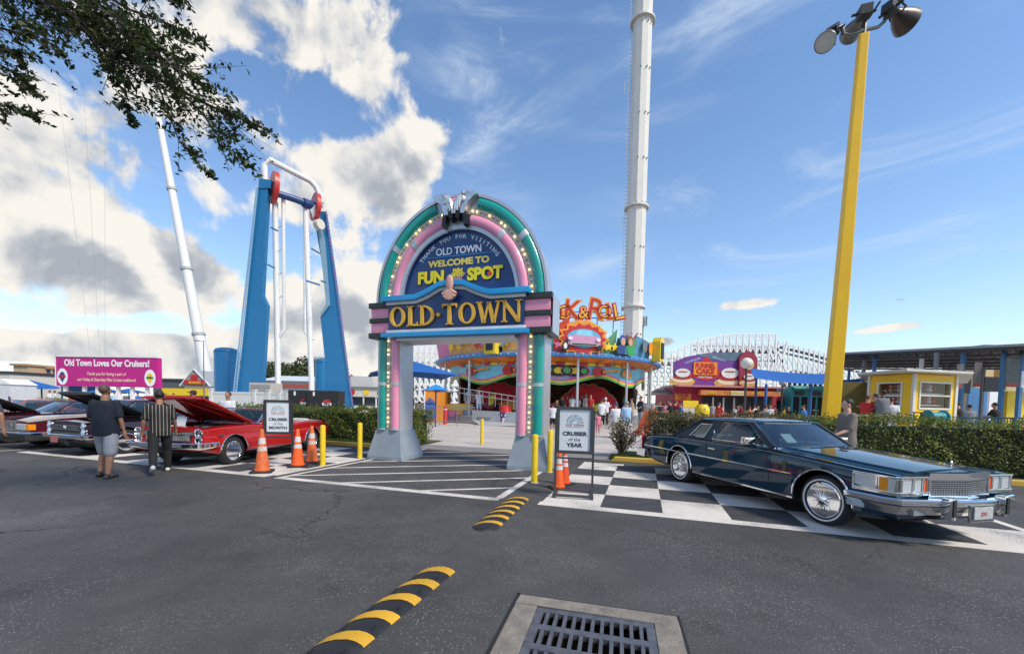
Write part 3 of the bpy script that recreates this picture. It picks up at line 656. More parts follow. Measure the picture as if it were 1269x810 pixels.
[split_loose(q) for q in (tb.obj('teal_tube', teal, ar, smooth=50), pb.obj('pink_tube', pink, ar, smooth=50), cb.obj('silver_collar', silver, ar))]
B_ = B(); ring(B_, [(HW-.285, -.02), (HW-.42, -.02), (HW-.42, .0), (HW-.285, .0)]); so = B_.obj('bulb_strip', bulb_strip, ar, smooth=40)
on, off = B(), B()
for k in range(52):
    a = .03+(PI-.06)*k/51
    if abs(a-PI/2) < .2: continue
    r = HW-.35; (on if (k*5+2) % 7 < 3 else off).sphere((r*math.cos(a), -.04, ZC+r*math.sin(a)*ZS), .026, 8, 6)
q1 = on.obj('lit_bulbs', bulbm, so); q2 = off.obj('unlit_bulbs', M('bulb_dim', (.30, .27, .22), .25), so); q1['kind'] = 'stuff'; q2['kind'] = 'stuff'
# notched inner edge
nb_ = B()
for k in range(40):
    a = 1.75+(PI-1.85)*k/39; r = HW-.765; nb_.cbox((r*math.cos(a), -.03, ZC+r*math.sin(a)*ZS), (.035, .04, .035))
nb_.obj('notched_trim', silver, ar, smooth=0)
# chrome keystone
kz = lambda z: 5.80+(z-5.80)*.92
ks = B()
for sgn in (-1, 1):
    poly = [(sgn*.16, 6.16), (sgn*.26, 6.14), (sgn*.36, 6.42), (sgn*.58, 6.62), (sgn*.56, 6.68), (sgn*.22, 6.72), (sgn*.20, 6.5)]
    ks.prism([(a, kz(c)) for a, c in (poly if sgn > 0 else poly[::-1])], -.22, .05)
    for k in range(5): ks.tube([(sgn*(.02+.05*math.sin(k*.8)+.035*k), -.24, kz(6.15+.07*k)), (sgn*(.06+.045*k), -.28, kz(6.42+.05*k)), (sgn*(.14+.03*k), -.22, kz(6.62+.02*k))], [.03, .045, .02], 8)
for sx_, sz_, rr in ((-.2, 6.50, .10), (.2, 6.50, .10), (-.06, 6.40, .07), (.07, 6.46, .07)): ks.sphere((sx_, -.22, kz(sz_)), rr, 12, 8, (1, .5, 1))
ks.obj('chrome_keystone', M('keystone_chrome', (.62, .63, .65), .3, .8, var=.35, scale=8), ar, smooth=40)
kb = B()
for sgn in (-1, 1):
    kb.prism([(sgn*.25, 5.84), (sgn*.34, 5.86), (sgn*.31, 6.16), (sgn*.21, 6.16)], -.20, .0); kb.prism([(sgn*.03, 6.04), (sgn*.12, 6.0), (sgn*.16, 6.18), (sgn*.02, 6.22)], -.22, .0)
kb.obj('black_fluting', M('black_enamel', (.012, .012, .014), .25), ar, smooth=0)
kp = B(); ring(kp, tubeprof(HW-.13, .10), 1.40, PI-1.40, 8); kp.obj('pink_crown', pink, ar)
# blue board
bd = B(); r = HW-.74
bd.prism([(r*math.cos(PI*i/48), ZC+r*math.sin(PI*i/48)*ZS) for i in range(49)][::-1], .06, .18)
board = bd.obj('sign_board', navy, ar, smooth=0)
# the OLD TOWN beam with a hump
def hump(x, base, hh): 
    hh = hh*.72
    a = abs(x)
    if a > 1.0: return base
    if a < .35: return base+hh*(1-.10*(a/.35)**2)
    t = (a-.35)/.65; return base+hh*(.9*(1-t)**1.0*(1-t*.35)) if t < 1 else base
def beam(b, x1, zb, base, hh, y0, y1):
    xs = [-x1]+[x for x in np.linspace(-1.05, 1.05, 42)]+[x1]
    b.prism([(-x1, zb), (x1, zb)]+[(x, hump(x, base, hh)) for x in xs[::-1]], y0, y1)
XB = 1.86
b = B(); beam(b, XB-.03, 3.34, 4.02, .40, -.22, .2); b.obj('sign_beam', navy, ar, smooth=0)
def strip(name, mat, x1, z0, z1, hh, y0, y1, straight=False):
    b = B(); xs = [-x1]+[x for x in np.linspace(-1.05, 1.05, 42)]+[x1]
    if straight: b.box(-x1, x1, y0, y1, z0, z1)
    else:
        b.prism([(x, hump(x, z0, hh)) for x in xs]+[(x, hump(x, z1, hh)) for x in xs[::-1]], y0, y1)
    return b.obj(name, mat, ar, smooth=40, bevel=.008)
strip('cyan_moulding', cyan, XB+.1, 4.10, 4.23, .40, -.36, .1); strip('white_moulding', M('moulding_white', (.62, .63, .64), .4), XB, 4.02, 4.098, .40, -.28, .12)
strip('cyan_moulding', cyan, XB+.1, 3.19, 3.30, 0, -.36, .1, True); strip('white_moulding', M('moulding_white', (.6, .6, .6), .4), XB, 3.302, 3.38, 0, -.28, .12, True)
B().box(-HW+.7, HW-.7, -.2, DP, 3.12, 3.188).obj('beam_underside', silver, ar, smooth=0)
B().box(-HW+.7, HW-.7, .0, DP, 3.19, 4.3).obj('beam_back', silver, ar, smooth=0)
# hand made serif capitals: strokes as prisms
def glyph(b, ch, x, z, h, y0, y1, wgt=.16, gx=1.0):
    T = wgt*h; t = T*.55; w_ = {'O': .82, 'L': .56, 'D': .76, 'T': .70, 'W': 1.05, 'N': .82, '.': .2}[ch]*h*gx
    def P(pts): b.prism([(x+a, z+c) for a, c in pts], y0, y1)
    def bar(a0, c0, a1, c1, th):
        d = Vector((a1-a0, c1-c0)).normalized(); n = Vector((-d.y, d.x))*th/2
        P([(a0-n.x, c0-n.y), (a1-n.x, c1-n.y), (a1+n.x, c1+n.y), (a0+n.x, c0+n.y)])
    def ser(a, c, wd): P([(a-wd/2, c-.022*h), (a+wd/2, c-.022*h), (a+wd/2, c+.03*h), (a-wd/2, c+.03*h)])
    if ch == 'O' or ch == 'D':
        n = 28; o = []; i_ = []
        a0, a1 = (0, 2*PI) if ch == 'O' else (-PI/2, PI/2)
        cxx = w_/2 if ch == 'O' else T; rx = w_/2 if ch == 'O' else w_-T
        for k in range(n+1):
            a = a0+(a1-a0)*k/n; th = t+(T-t)*abs(math.cos(a))
            o.append((cxx+rx*math.cos(a), h/2+h/2*math.sin(a))); i_.append((cxx+(rx-th)*math.cos(a), h/2+(h/2-th*.75)*math.sin(a)))
        for k in range(n): P([o[k], o[k+1], i_[k+1], i_[k]])
        if ch == 'D': P([(T*.3, 0), (T*1.25, 0), (T*1.25, h), (T*.3, h)]); ser(T*.6, .02*h, T*1.9); ser(T*.6, .97*h, T*1.9)
    elif ch == 'L': P([(T*.5, 0), (T*1.5, 0), (T*1.5, h), (T*.5, h)]); P([(T*1.5, 0), (w_, 0), (w_, .22*h), (w_-t*.6, t), (T*1.5, t)]); ser(T, .97*h, T*2.1); ser(T, .02*h, T*2.1)
    elif ch == 'T': P([(w_/2-T/2, 0), (w_/2+T/2, 0), (w_/2+T/2, h), (w_/2-T/2, h)]); P([(0, h-t), (w_, h-t), (w_, h), (0, h)]); P([(0, h-.2*h), (t*.6, h-t), (0, h-t)]); P([(w_, h-.2*h), (w_, h-t), (w_-t*.6, h-t)]); ser(w_/2, .02*h, T*2.1)
    elif ch == 'N': bar(t, 0, t, h, t*1.1); bar(t*.6, h*.98, w_-t, .02*h, T); bar(w_-t, 0, w_-t, h, t*1.1); ser(t, .02*h, T*1.7); ser(w_-t, .97*h, T*1.8); ser(t*.6, .97*h, T*1.5)
    elif ch == 'W': bar(.06*w_, h, .28*w_, 0, T); bar(.28*w_, 0, .5*w_, h*.95, t); bar(.5*w_, h*.95, .72*w_, 0, T); bar(.72*w_, 0, .94*w_, h, t); ser(.07*w_, .97*h, T*1.9); ser(.93*w_, .97*h, T*1.7); ser(.5*w_, .94*h, T*1.3)
    elif ch == '.': b.sphere((x+w_/2, (y0+y1)/2, z+h*.5), .085*h, 14, 8, (1, .35, 1)) if False else b.prism([(x+w_/2+.1*h*math.cos(2*PI*k/16), z+h*.5+.1*h*math.sin(2*PI*k/16)) for k in range(16)], y0, y1)
    return w_
ws = {'O': .82, 'L': .56, 'D': .76, 'T': .70, 'W': 1.05, 'N': .82, '.': .2}
def word(s, x0, x1, z, h, y0, y1, wgt, name, mat, parent):
    gap = .115*h; tot = sum(ws[c]*h for c in s)+gap*(len(s)-1); gx = (x1-x0-gap*(len(s)-1))/(tot-gap*(len(s)-1)); x = x0; b = B()
    for c in s: x += glyph(b, c, x, z, h, y0, y1, wgt, gx)+gap
    return b.obj(name, mat, parent, smooth=0, clean=False)
word('OLD.TOWN', -1.74, 1.76, 3.46, .50, -.30, -.235, .175, 'gold_lettering', gold, ar)
word('OLD.TOWN', -1.755, 1.745, 3.445, .50, -.234, -.225, .21, 'letter_shadow', M('letter_black', (.006, .006, .008), .4), ar)
# text on the blue board
lw = M('board_white', (.75, .78, .82), .5); ly = M('board_yellow', (.78, .62, .12), .5); yb = .055
s_ = 'THANK YOU FOR VISITING'
for i, ch in enumerate(s_):
    a = PI*(.785-.57*(i+.5)/len(s_)); rr_ = 1.36
    if ch != ' ': text(ch, .150, lw, board, Matrix.Translation((rr_*math.cos(a), yb, ZC+.07+rr_*math.sin(a)*ZS)) @ Matrix.Rotation(-(a-PI/2), 4, 'Y') @ Matrix.Rotation(PI/2, 4, 'X'), .004, .002, res=1)
word2 = text('OLD TOWN', .25, lw, board, XZ(0, yb, 5.345), .006, .004, sx=.90)
B().box(-1.0, 1.0, .045, .058, 5.215, 5.23).obj('blue_line', cyan, board, smooth=0)
text('WELCOME TO', .215, ly, board, XZ(0, yb, 5.06), .006, .008, sx=1.18)
blk = M('letter_black', (.006, .006, .008), .4)
for s_, x_ in (('FUN', -.76), ('SPOT', .72)):
    text(s_, .40, blk, board, XZ(x_+.02, yb+.001, 4.705), .003, .034, sx=.96, name='letter_outline')
    text(s_, .40, yell, board, XZ(x_, yb-.008, 4.72), .012, .02, sx=.96, name='yellow_lettering')
starm = M('star_pink', (.62, .25, .25), .5)
b = B(); b.prism([((.24 if k % 2 == 0 else .11)*math.sin(2*PI*k/10), 4.70+(.24 if k % 2 == 0 else .11)*math.cos(2*PI*k/10)) for k in range(10)], .035, .055); b.obj('star', starm, board, smooth=0)
text('FUN', .13, yell, board, XZ(0, .028, 4.84), .006, .008); text('SPOT', .13, yell, board, XZ(0, .028, 4.74), .006, .008); B().lathe([(.055, .018), (.055, .03), (.001, .03)], 14, (.86, 0, 4.71), axis='y').obj('red_dot', M('spot_red', (.55, .05, .02), .4), board)
# shell ornament
sh_ = B()
for k in range(7):
    a = -PI/2+(k-3)*.36; sh_.tube([(0, -.40, 4.28), (.2*math.cos(a), -.40, 4.28+.26*math.sin(a))], [.03, .05], 8)
sh_.sphere((0, -.40, 4.42), .13, 12, 8, (.8, .4, 1.5)); sh_.obj('shell_ornament', M('shell_pink', (.62, .36, .29), .5, var=.2), ar)
# ================================================================== CARS
def paint(name, rgb, flake=.25, rough=.22): return M(name, rgb, rough, 0, var=.03, coat=1.0, rvar=.05, spec=.1)
def interp(tab, x):
    if x <= tab[0][0]: return tab[0][1]
    for (a, p), (b, q) in zip(tab, tab[1:]):
        if x <= b: return p+(q-p)*(x-a)/(b-a)
    return tab[-1][1]
def hump_body(S, root):
    """lower body: side sheets, wheel openings, hood and deck.  x forward from the front axle, y left, z up"""
    xf, xr = S['xf'], S['xr']; wb = S['wb']; Ra = S.get('arch', .40); zax = S['zax']
    xs = set(np.linspace(xr, xf, 60).tolist())
    for xa in (0, -wb):
        for k in range(25): xs.add(xa-Ra*math.cos(PI*k/24))
    for a, _ in S['top']: xs.add(a)
    for key in ('cut_top', 'bay'):
        if key in S: xs |= {S[key][0], S[key][1]}
    xs = sorted(x for x in xs if xr-1e-6 <= x <= xf+1e-6)
    paint_ = B(); zf = S['side']; crown = S['crown']; 
    def section(x):
        zt = interp(S['top'], x); hw = interp(S['hw'], x); zb = interp(S['sill'], x)
        for xa in (0, -wb):
            if abs(x-xa) < Ra: zb = max(zb, zax+math.sqrt(max(0, Ra*Ra-(x-xa)**2))*S.get('archk', 1.0))
        zb = min(zb, zt-.10)
        pts = []
        for fr, off in zf:      # fr: fraction from sill level to top
            z0 = interp(S['sill'], x); z = z0+(zt-z0)*fr
            zz = max(z, zb)
            f2 = (zz-z0)/(zt-z0)
            pts.append((hw+interp(zf, f2), zz))
        cr = crown(x)
        for yf, dz in cr: pts.append((hw*yf, zt+dz))
        return pts
    secs = [section(x) for x in xs]; ns = len(zf); K = len(secs[0])
    cut = S.get('cut_top'); bay = S.get('bay')
    for i in range(len(xs)-1):
        xa, xb = xs[i], xs[i+1]; mid = (xa+xb)/2
        for j in range(K-1):
            if j >= ns:
                yfrac = crown(mid)[j-ns][0]
                if cut and cut[0] < mid < cut[1] and yfrac <= .92: continue
                if bay and bay[0] < mid < bay[1] and yfrac <= .86: continue
            for s in (-1, 1):
                q = [(xa, s*secs[i][j][0], secs[i][j][1]), (xb, s*secs[i+1][j][0], secs[i+1][j][1]), (xb, s*secs[i+1][j+1][0], secs[i+1][j+1][1]), (xa, s*secs[i][j+1][0], secs[i][j+1][1])]
                paint_.quad(*(q if s > 0 else q[::-1]))
    for i in (0, len(xs)-1):
        x = xs[i]; sc_ = secs[i]
        for j in range(K-1):
            paint_.quad((x, sc_[j][0], sc_[j][1]), (x, sc_[j+1][0], sc_[j+1][1]), (x, -sc_[j+1][0], sc_[j+1][1]), (x, -sc_[j][0], sc_[j][1]))
    body = paint_.obj('body', S['paint'], root, smooth=S.get('sm', 28))
    # lips, inner wells, floor
    lip = B()
    for xa in (0, -wb):
        for s in (-1, 1):
            pts = []
            for k in range(25):
                a = PI*k/24; x = xa+(Ra+.012)*math.cos(a); z = zax+(Ra+.012)*math.sin(a)*S.get('archk', 1.0)
                zt = interp(S['top'], x); z0 = interp(S['sill'], x); z = max(z0+.02, z)
                pts.append((x, s*(interp(S['hw'], x)+interp(zf, (z-z0)/(zt-z0))+.004), z))
            lip.tube(pts, S.get('lip', .014), 6)
    split_loose(lip.obj('wheel_arch_trim', S.get('lipmat', chrome), body))
    u = B(); hw = S['hw'][0][1]
    hwm = min(h for _, h in S['hw'])
    u.box(-wb+Ra+.04, -Ra-.04, -hwm+.1, hwm-.1, .20, .42); u.box(xr+.15, xf-.25, -.52, .52, .22, .5 if not cut else .34)
    u.obj('underbody', M('underbody_black', (.01, .01, .01), .9), root, smooth=0)
    return body
def wheel_obj(root, x, y, r, wd, style, side, steer=0, whitewall=False, name='wheel'):
    s = side
    b = B(); w2 = wd/2; rr = r*.66
    prof = [(rr, -w2*.8), (r*.80, -w2), (r*.93, -w2*.92), (r, -w2*.6), (r, w2*.6), (r*.93, w2*.92), (r*.80, w2), (rr, w2*.8)]
    b.lathe(prof, 40, axis='y', close=True)
    mt = [rubber]
    t = b.obj('wheel', mt, root, smooth=45)
    t.location = (x, y, r); t.rotation_euler = (0, 0, steer)
    rb = B(); o = s*w2
    rb.lathe([(rr+.004, -w2*.8), (rr+.004, s*w2*.78) if s > 0 else (rr+.004, w2*.5)], 32, axis='y')
    rimr = rr
    rb = B(); rb.lathe([(rimr+.012, s*w2*.86), (rimr, s*w2*.9), (rimr-.03, s*w2*.55), (rimr-.035, s*w2*.1), (.05, s*w2*.05)], 36, axis='y')
    if style == 'wire':
        rb.obj('rim', chrome, t, smooth=40)
        sp = B()
        for k in range(40):
            a = 2*PI*k/40; a2 = a+(.32 if k % 2 else -.32)
            sp.tube([(.05*math.cos(a2), s*w2*.95, .05*math.sin(a2)), ((rimr-.02)*math.cos(a), s*w2*(.5 if k % 4 < 2 else .75), (rimr-.02)*math.sin(a))], .006, 4, caps=False)
        sp.lathe([(.062, s*w2*.5), (.062, s*w2*1.0), (.03, s*w2*1.12), (.001, s*w2*1.14)], 20, axis='y')
        q = sp.obj('wire_spokes', chrome, t); q['kind'] = 'stuff'
        B().lathe([(rimr*.90, s*w2*.02), (rimr*.90, s*w2*.28), (.001, s*w2*.28)], 24, axis='y').obj('brake_shadow', dark, t)
    else:
        rb.obj('rim', chrome if style != 'cover' else steel, t, smooth=40)
        if style == 'star':
            sp = B()
            for k in range(5):
                a = 2*PI*k/5+.3
                for d in (-.13, .13):
                    sp.tube([(.04*math.cos(a+d), s*w2*.55, .04*math.sin(a+d)), ((rimr-.02)*math.cos(a+d*.8), s*w2*.72, (rimr-.02)*math.sin(a+d*.8))], [.022, .016], 6)
            sp.lathe([(.055, s*w2*.4), (.055, s*w2*.8), (.035, s*w2*.9), (.001, s*w2*.9)], 16, axis='y'); sp.obj('spokes', chrome, t)
            B().lathe([(rimr*.88, s*w2*.12), (rimr*.88, s*w2*.18), (.001, s*w2*.18)], 24, axis='y').obj('rim_recess', M('rim_grey', (.05, .05, .055), .5), t)
        elif style == 'multi':
            sp = B()
            for k in range(10):
                a = 2*PI*k/10; sp.tube([(.045*math.cos(a), s*w2*.5, .045*math.sin(a)), ((rimr-.015)*math.cos(a), s*w2*.78, (rimr-.015)*math.sin(a))], [.016, .02], 6)
            sp.lathe([(.06, s*w2*.4), (.06, s*w2*.8), (.001, s*w2*.85)], 16, axis='y'); sp.obj('spokes', chrome, t)
            B().lathe([(rimr*.88, s*w2*.12), (rimr*.88, s*w2*.18), (.001, s*w2*.18)], 24, axis='y').obj('rim_recess', M('rim_grey', (.05, .05, .055), .5), t)
        else:
            B().lathe([(rimr, s*w2*.8), (rimr*.8, s*w2*.95), (rimr*.45, s*w2*.8), (.06, s*w2*1.0), (.001, s*w2*1.05)], 32, axis='y').obj('hub_cap', chrome, t, smooth=20)
    if whitewall:
        B().lathe([(r*.765, s*(w2*.985+.002)), (r*.825, s*(w2*1.0+.003)), (r*.83, s*(w2*.98)), (r*.765, s*w2*.93)], 48, axis='y', close=True).obj('whitewall', M('whitewall', (.72, .70, .66), .6), t)
    return t
def greenhouse(S, root):
    """S['gh']: windscreen base/top, roof, rear: x positions; yb belt half width, yt roof half width, zb belt z, zt roof z"""
    G = S['gh']; yb, yt, zt = G['yb'], G['yt'], G['zt']; zbf = lambda x: interp(S['top'], x)+G.get('lift', .0)
    def P(x, z, s=1, out=0):
        zb = zbf(x); f = max(0, min(1.05, (z-zb)/(zt-zb))); return Vector((x, s*(yb+(yt-yb)*f+out), z))
    x0, x1, x2, x3 = G['x']          # base of screen, front of roof, rear of roof, base of backlight
    # roof
    r = B(); n = 14
    prev = None
    for i in range(n+1):
        x = x1+(x2-x1)*i/n; f = i/n; zz = zt+.035*math.sin(PI*min(1, max(0, f)))**.6
        row = [(x, yt*k, zz+.02*(1-k*k)-(.028 if abs(k) == 1 else 0)) for k in (-1, -.93, -.6, -.2, .2, .6, .93, 1)]
        if prev: 
            for a in range(7): r.quad(prev[a], prev[a+1], row[a+1], row[a])
        prev = row
    for i in range(n):
        xa, xb = x1+(x2-x1)*i/n, x1+(x2-x1)*(i+1)/n
        r.quad((xa, -yt+.03, zt-.035), (xb, -yt+.03, zt-.035), (xb, yt-.03, zt-.035), (xa, yt-.03, zt-.035))
    for s in (-1, 1): r.tube([(x1, s*(yt-.02), zt-.022), (x2, s*(yt-.02), zt-.022)], .02, 6)
    r.tube([(x1, -yt+.02, zt-.02), (x1+.05, 0, zt-.005), (x1, yt-.02, zt-.02)], .025, 6); r.tube([(x2, -yt+.02, zt-.02), (x2, yt-.02, zt-.02)], .022, 6)
    r.obj('roof', G['roofmat'], root, smooth=40)
    tr = B()
    for s in (-1, 1):
        for lst in G.get('pillars', []):        # filled panels (x,z) polygons
            pts = [P(x, z, s) for x, z in lst]; pin = [P(x, z, s, -.03) for x, z in lst]; k = len(pts)
            tr.add(pts+pin, [tuple(range(k)), tuple(range(2*k-1, k-1, -1))]+[(i, (i+1) % k, (i+1) % k+k, i+k) for i in range(k)])
        tr.tube([P(x0, zbf(x0), s), P(x1, zt-.02, s)], .022, 6)
        tr.tube([P(x3, zbf(x3), s), P(x2, zt-.02, s)], .026, 6)
    split_loose(tr.obj('roof_pillar', G['roofmat'], root, smooth=30))
    ct = B()
    for s in (-1, 1):
        ct.tube([P(x0, zbf(x0), s, .012), P(x1, zt-.005, s, .012), P(x2, zt-.005, s, .012)], .008, 6)
        for lst in G['windows']:
            pts = [P(x, z, s, .008) for x, z in lst]; ct.tube(pts+[pts[0]], .009, 6)
    if G.get('trim', True): split_loose(ct.obj('window_trim', G.get('trimmat', chrome), root))
    for lst in G['windows']:
        for s in (-1, 1):
            g_ = B(); g_.add([P(x, z, s, -.004) for x, z in lst], [tuple(range(len(lst)))]); g_.obj('side_window', wglass, root, smooth=0)
    def screen(xb, xt, bulge, name):
        g_ = B(); n = 10; rows = []
        for j in range(7):
            f = j/6; zb = zbf(xb); row = []
            for i in range(n+1):
                y = -1+2*i/n; hw = (yb-.02)*(1-f)+(yt-.03)*f
                x = xb+(xt-xb)*f+bulge*(1-y*y)*(1-.5*f); row.append((x, y*hw, zb+(zt-.02-zb)*f))
            rows.append(row)
        for j in range(6):
            for i in range(n): g_.quad(rows[j][i], rows[j][i+1], rows[j+1][i+1], rows[j+1][i])
        o = g_.obj(name, wglass, root, smooth=60)
        f_ = B(); f_.tube([rows[0][i] for i in range(n+1)], .012, 6); f_.tube([rows[6][i] for i in range(n+1)], .012, 6); f_.obj('glass_surround', G.get('trimmat', chrome), o)
    screen(x0, x1, .12, 'windscreen'); screen(x3, x2, -.06, 'rear_window')
def seats(root, S, col, rows, zs=.35):
    hw = min(h for _, h in S['hw'])-.2
    s = B()
    for (x, split) in rows:
        for y0, y1 in (((-hw, -.04), (.04, hw)) if split else ((-hw, hw),)):
            s.box(x-.1, x+.42, y0, y1, zs, zs+.18); s.box(x-.24, x-.06, y0, y1, zs+.02, zs+.56)
    s.obj('seats', col, root, smooth=30, bevel=.04)
def dash(root, x, zt, hw, col):
    d = B(); d.box(x-.28, x+.12, -hw, hw, zt-.28, zt-.04); d.obj('dashboard', col, root, smooth=30, bevel=.03)
    w_ = B(); w_.tube([(x-.42+.04*math.sin(a), hw*.5+.18*math.cos(a), zt-.05+.17*math.sin(a)) for a in [2*PI*i/20 for i in range(21)]], .012, 6); w_.tube([(x-.2, hw*.5, zt-.15), (x-.42, hw*.5, zt-.05)], .015, 6); w_.obj('steering_wheel', blackp, root)
def bumper_path(name, root, path, prof, mat=chrome, smooth=35):
    """path: plan points (x,y); prof: (outward offset, z)"""
    b = B(); P_ = [Vector(p) for p in path]; n = len(P_); rows = []
    for i, p in enumerate(P_):
        t = (P_[min(i+1, n-1)]-P_[max(0, i-1)]).normalized(); nn = Vector((t.y, -t.x))
        rows.append([(p.x+nn.x*o, p.y+nn.y*o, z) for o, z in prof])
    k = len(prof)
    for i in range(n-1):
        for j in range(k): b.quad(rows[i][j], rows[i+1][j], rows[i+1][(j+1) % k], rows[i][(j+1) % k])
    b.add(rows[0], [tuple(range(k))]); b.add(rows[-1], [tuple(range(k))[::-1]])
    return b.obj(name, mat, root, smooth=smooth)
def round_lamp(root, x, y, z, r, name='headlight'):
    B().lathe([(r+.018, -.02), (r+.02, .012), (r, .022), (r-.008, .008), (.001, .002)], 24, (x, y, z), axis='x').obj(name+'_ring' if False else name, chrome, root).name
    o = root.children[-1]
    B().lathe([(r-.008, .009), (r*.6, .024), (.001, .03)], 20, (x, y, z), axis='x').obj('lens', M('lens_clear', (.62, .66, .68), .12, .35, var=.12, scale=60), o)
amber = M('amber_lens', (.85, .28, .01), .2, var=.15, scale=60, emis=0); orange_l = M('orange_lens', (.75, .12, .02), .2); lens = M('lens_clear', (.62, .66, .68), .12, .35, var=.12, scale=60)
# ---------------------------------------------------------------- blue coupe
H = -1.336
cad = thing('parked_car', 'long dark blue vintage luxury coupe with chrome grille and wire wheels', 'car', (5.14, 5.68, 0), H)
blue = M('deep_blue_paint', (.005, .032, .058), .25, 0, var=.03, coat=1.0, rvar=.05, spec=.0)
def crown_c(x):
    if x > -.95:
        k = min(1, (x+.95)/.2); return [(.985, .0), (.90, .004), (.80, -.008), (.745, .012*k), (.72, .04*k), (.45, .062*k), (0, .07*k)]
    if x > -3.5: return [(.985, 0), (.90, .002), (.80, .002), (.745, .002), (.72, .003), (.45, .003), (0, .004)]
    return [(.985, 0), (.90, .006), (.80, .0), (.745, .012), (.72, .018), (.45, .03), (0, .035)]
SC = dict(xf=.88, xr=-4.58, wb=3.086, zax=.345, arch=.405, top=[(-4.58, .85), (-4.3, .90), (-3.6, .945), (-3.0, .955), (-.9, .955), (-.3, .92), (.4, .865), (.88, .835)],
          hw=[(-4.58, .83), (-4.2, .89), (-3.0, .935), (-.5, .955), (.5, .94), (.88, .92)], sill=[(-4.58, .42), (-4.1, .32), (-3.4, .27), (.3, .27), (.88, .33)],
          side=[(0, -.05), (.06, -.015), (.30, .0), (.50, .008), (.515, .0), (.80, -.012), (.94, -.025), (1.0, -.045)], crown=crown_c, paint=blue, lip=.013)
body = hump_body(SC, cad)
for x, y, s in ((0, .80, 1), (0, -.80, -1), (-3.086, .80, 1), (-3.086, -.80, -1)): wheel_obj(cad, x, y, .345, .20, 'wire', s, whitewall=True)
vinyl = M('navy_vinyl', (.018, .026, .042), .55, var=.1, scale=30, bump=.3, bscale=200)
SC['gh'] = dict(x=(-.86, -1.42, -2.72, -3.48), yb=.80, yt=.66, zt=1.345, roofmat=vinyl, trimmat=chrome,
   pillars=[[(-3.48, .955), (-2.96, .955), (-2.70, 1.26), (-2.46, 1.26), (-2.40, 1.32), (-2.74, 1.335)], [(-2.50, .955), (-2.30, .955), (-2.06, 1.325), (-2.34, 1.325)], [(-2.96, .955), (-2.50, .955), (-2.48, .985), (-2.93, .985)], [(-2.72, 1.25), (-2.36, 1.25), (-2.30, 1.33), (-2.7, 1.33)], [(-.99, .955), (-.86, .955), (-1.42, 1.33), (-1.54, 1.33)]],
   windows=[[(-2.92, .99), (-2.50, .99), (-2.38, 1.245), (-2.68, 1.245)], [(-2.27, .975), (-1.05, .975), (-1.50, 1.30), (-2.07, 1.30)]])
SC['gh']['roofmat'] = vinyl; greenhouse(SC, cad)
for o in cad.children:
    if o.name.startswith('roof') and 'pillar' not in o.name: o.data.materials[0] = blue
dkblue = M('blue_seat_cloth', (.03, .05, .08), .8)
seats(cad, SC, dkblue, [(-1.95, True), (-2.85, False)]); dash(cad, -1.1, .96, .74, dkblue)
B().cbox((-1.33, -.05, 1.10), (.01, .2, .2), Matrix.Translation((-1.10, -.30, 1.09)) @ Matrix.Rotation(R_(-48), 4, 'Y') @ Matrix.Translation((1.33, .05, -1.10))).obj('windscreen_card', paper, cad, smooth=0)
# chrome pillar bands and trims
def side_strip(root, S, pts, r, mat=chrome, name='side_trim', out=.006, sides=(-1, 1)):
    b = B()
    for s in sides:
        pp = []
        for x, fz in pts:
            zt = interp(S['top'], x); z0 = interp(S['sill'], x); pp.append((x, s*(interp(S['hw'], x)+interp(S['side'], (fz-z0)/(zt-z0))+out), fz))
        b.tube(pp, r, 6)
    o = b.obj(name, mat, root); split_loose(o); return o
def dense(x0, x1, z0, z1, n=16): return [(x0+(x1-x0)*i/n, z0+(z1-z0)*i/n) for i in range(n+1)]
side_strip(cad, SC, dense(-4.5, -.43, .64, .635), .013); side_strip(cad, SC, dense(-2.64, -.42, .285, .285), .02, name='sill_trim'); side_strip(cad, SC, dense(-2.5, -.45, .285, .285), .012, name='sill_trim')
side_strip(cad, SC, dense(-4.5, .8, .905, .84)[0:0] or [(x, interp(SC['top'], x)-.045) for x in np.linspace(-4.5, .86, 30)], .004, name='pinstripe', mat=steel)
# door seams
def seam(root, S, xtab, name='door_seam'):
    b = B()
    for s in (-1, 1):
        for lst in xtab:
            pp = []
            for x, z in lst:
                zt = interp(S['top'], x); z0 = interp(S['sill'], x); pp.append((x, s*(interp(S['hw'], x)+interp(S['side'], (z-z0)/(zt-z0))+.001), z))
            b.tube(pp, .004, 4)
    b.obj(name, dark, root)
seam(cad, SC, [[(-.82, z) for z in np.linspace(.3, .94, 10)], [(-2.26, z) for z in np.linspace(.3, .94, 10)]])
b = B()
for s in (-1, 1):
    b.box(-2.18, -2.0, s*.93, s*.965, .80, .825)
split_loose(b.obj('door_handle', chrome, cad, smooth=0, bevel=.005))
for s in (-1, 1):
    b = B(); b.box(-1.30, -1.16, s*.90, s*1.05, .985, 1.10); b.tube([(-1.2, s*.80, .97), (-1.22, s*.93, .99)], .015, 6); b.obj('wing_mirror', chrome, cad, smooth=40, bevel=.015)
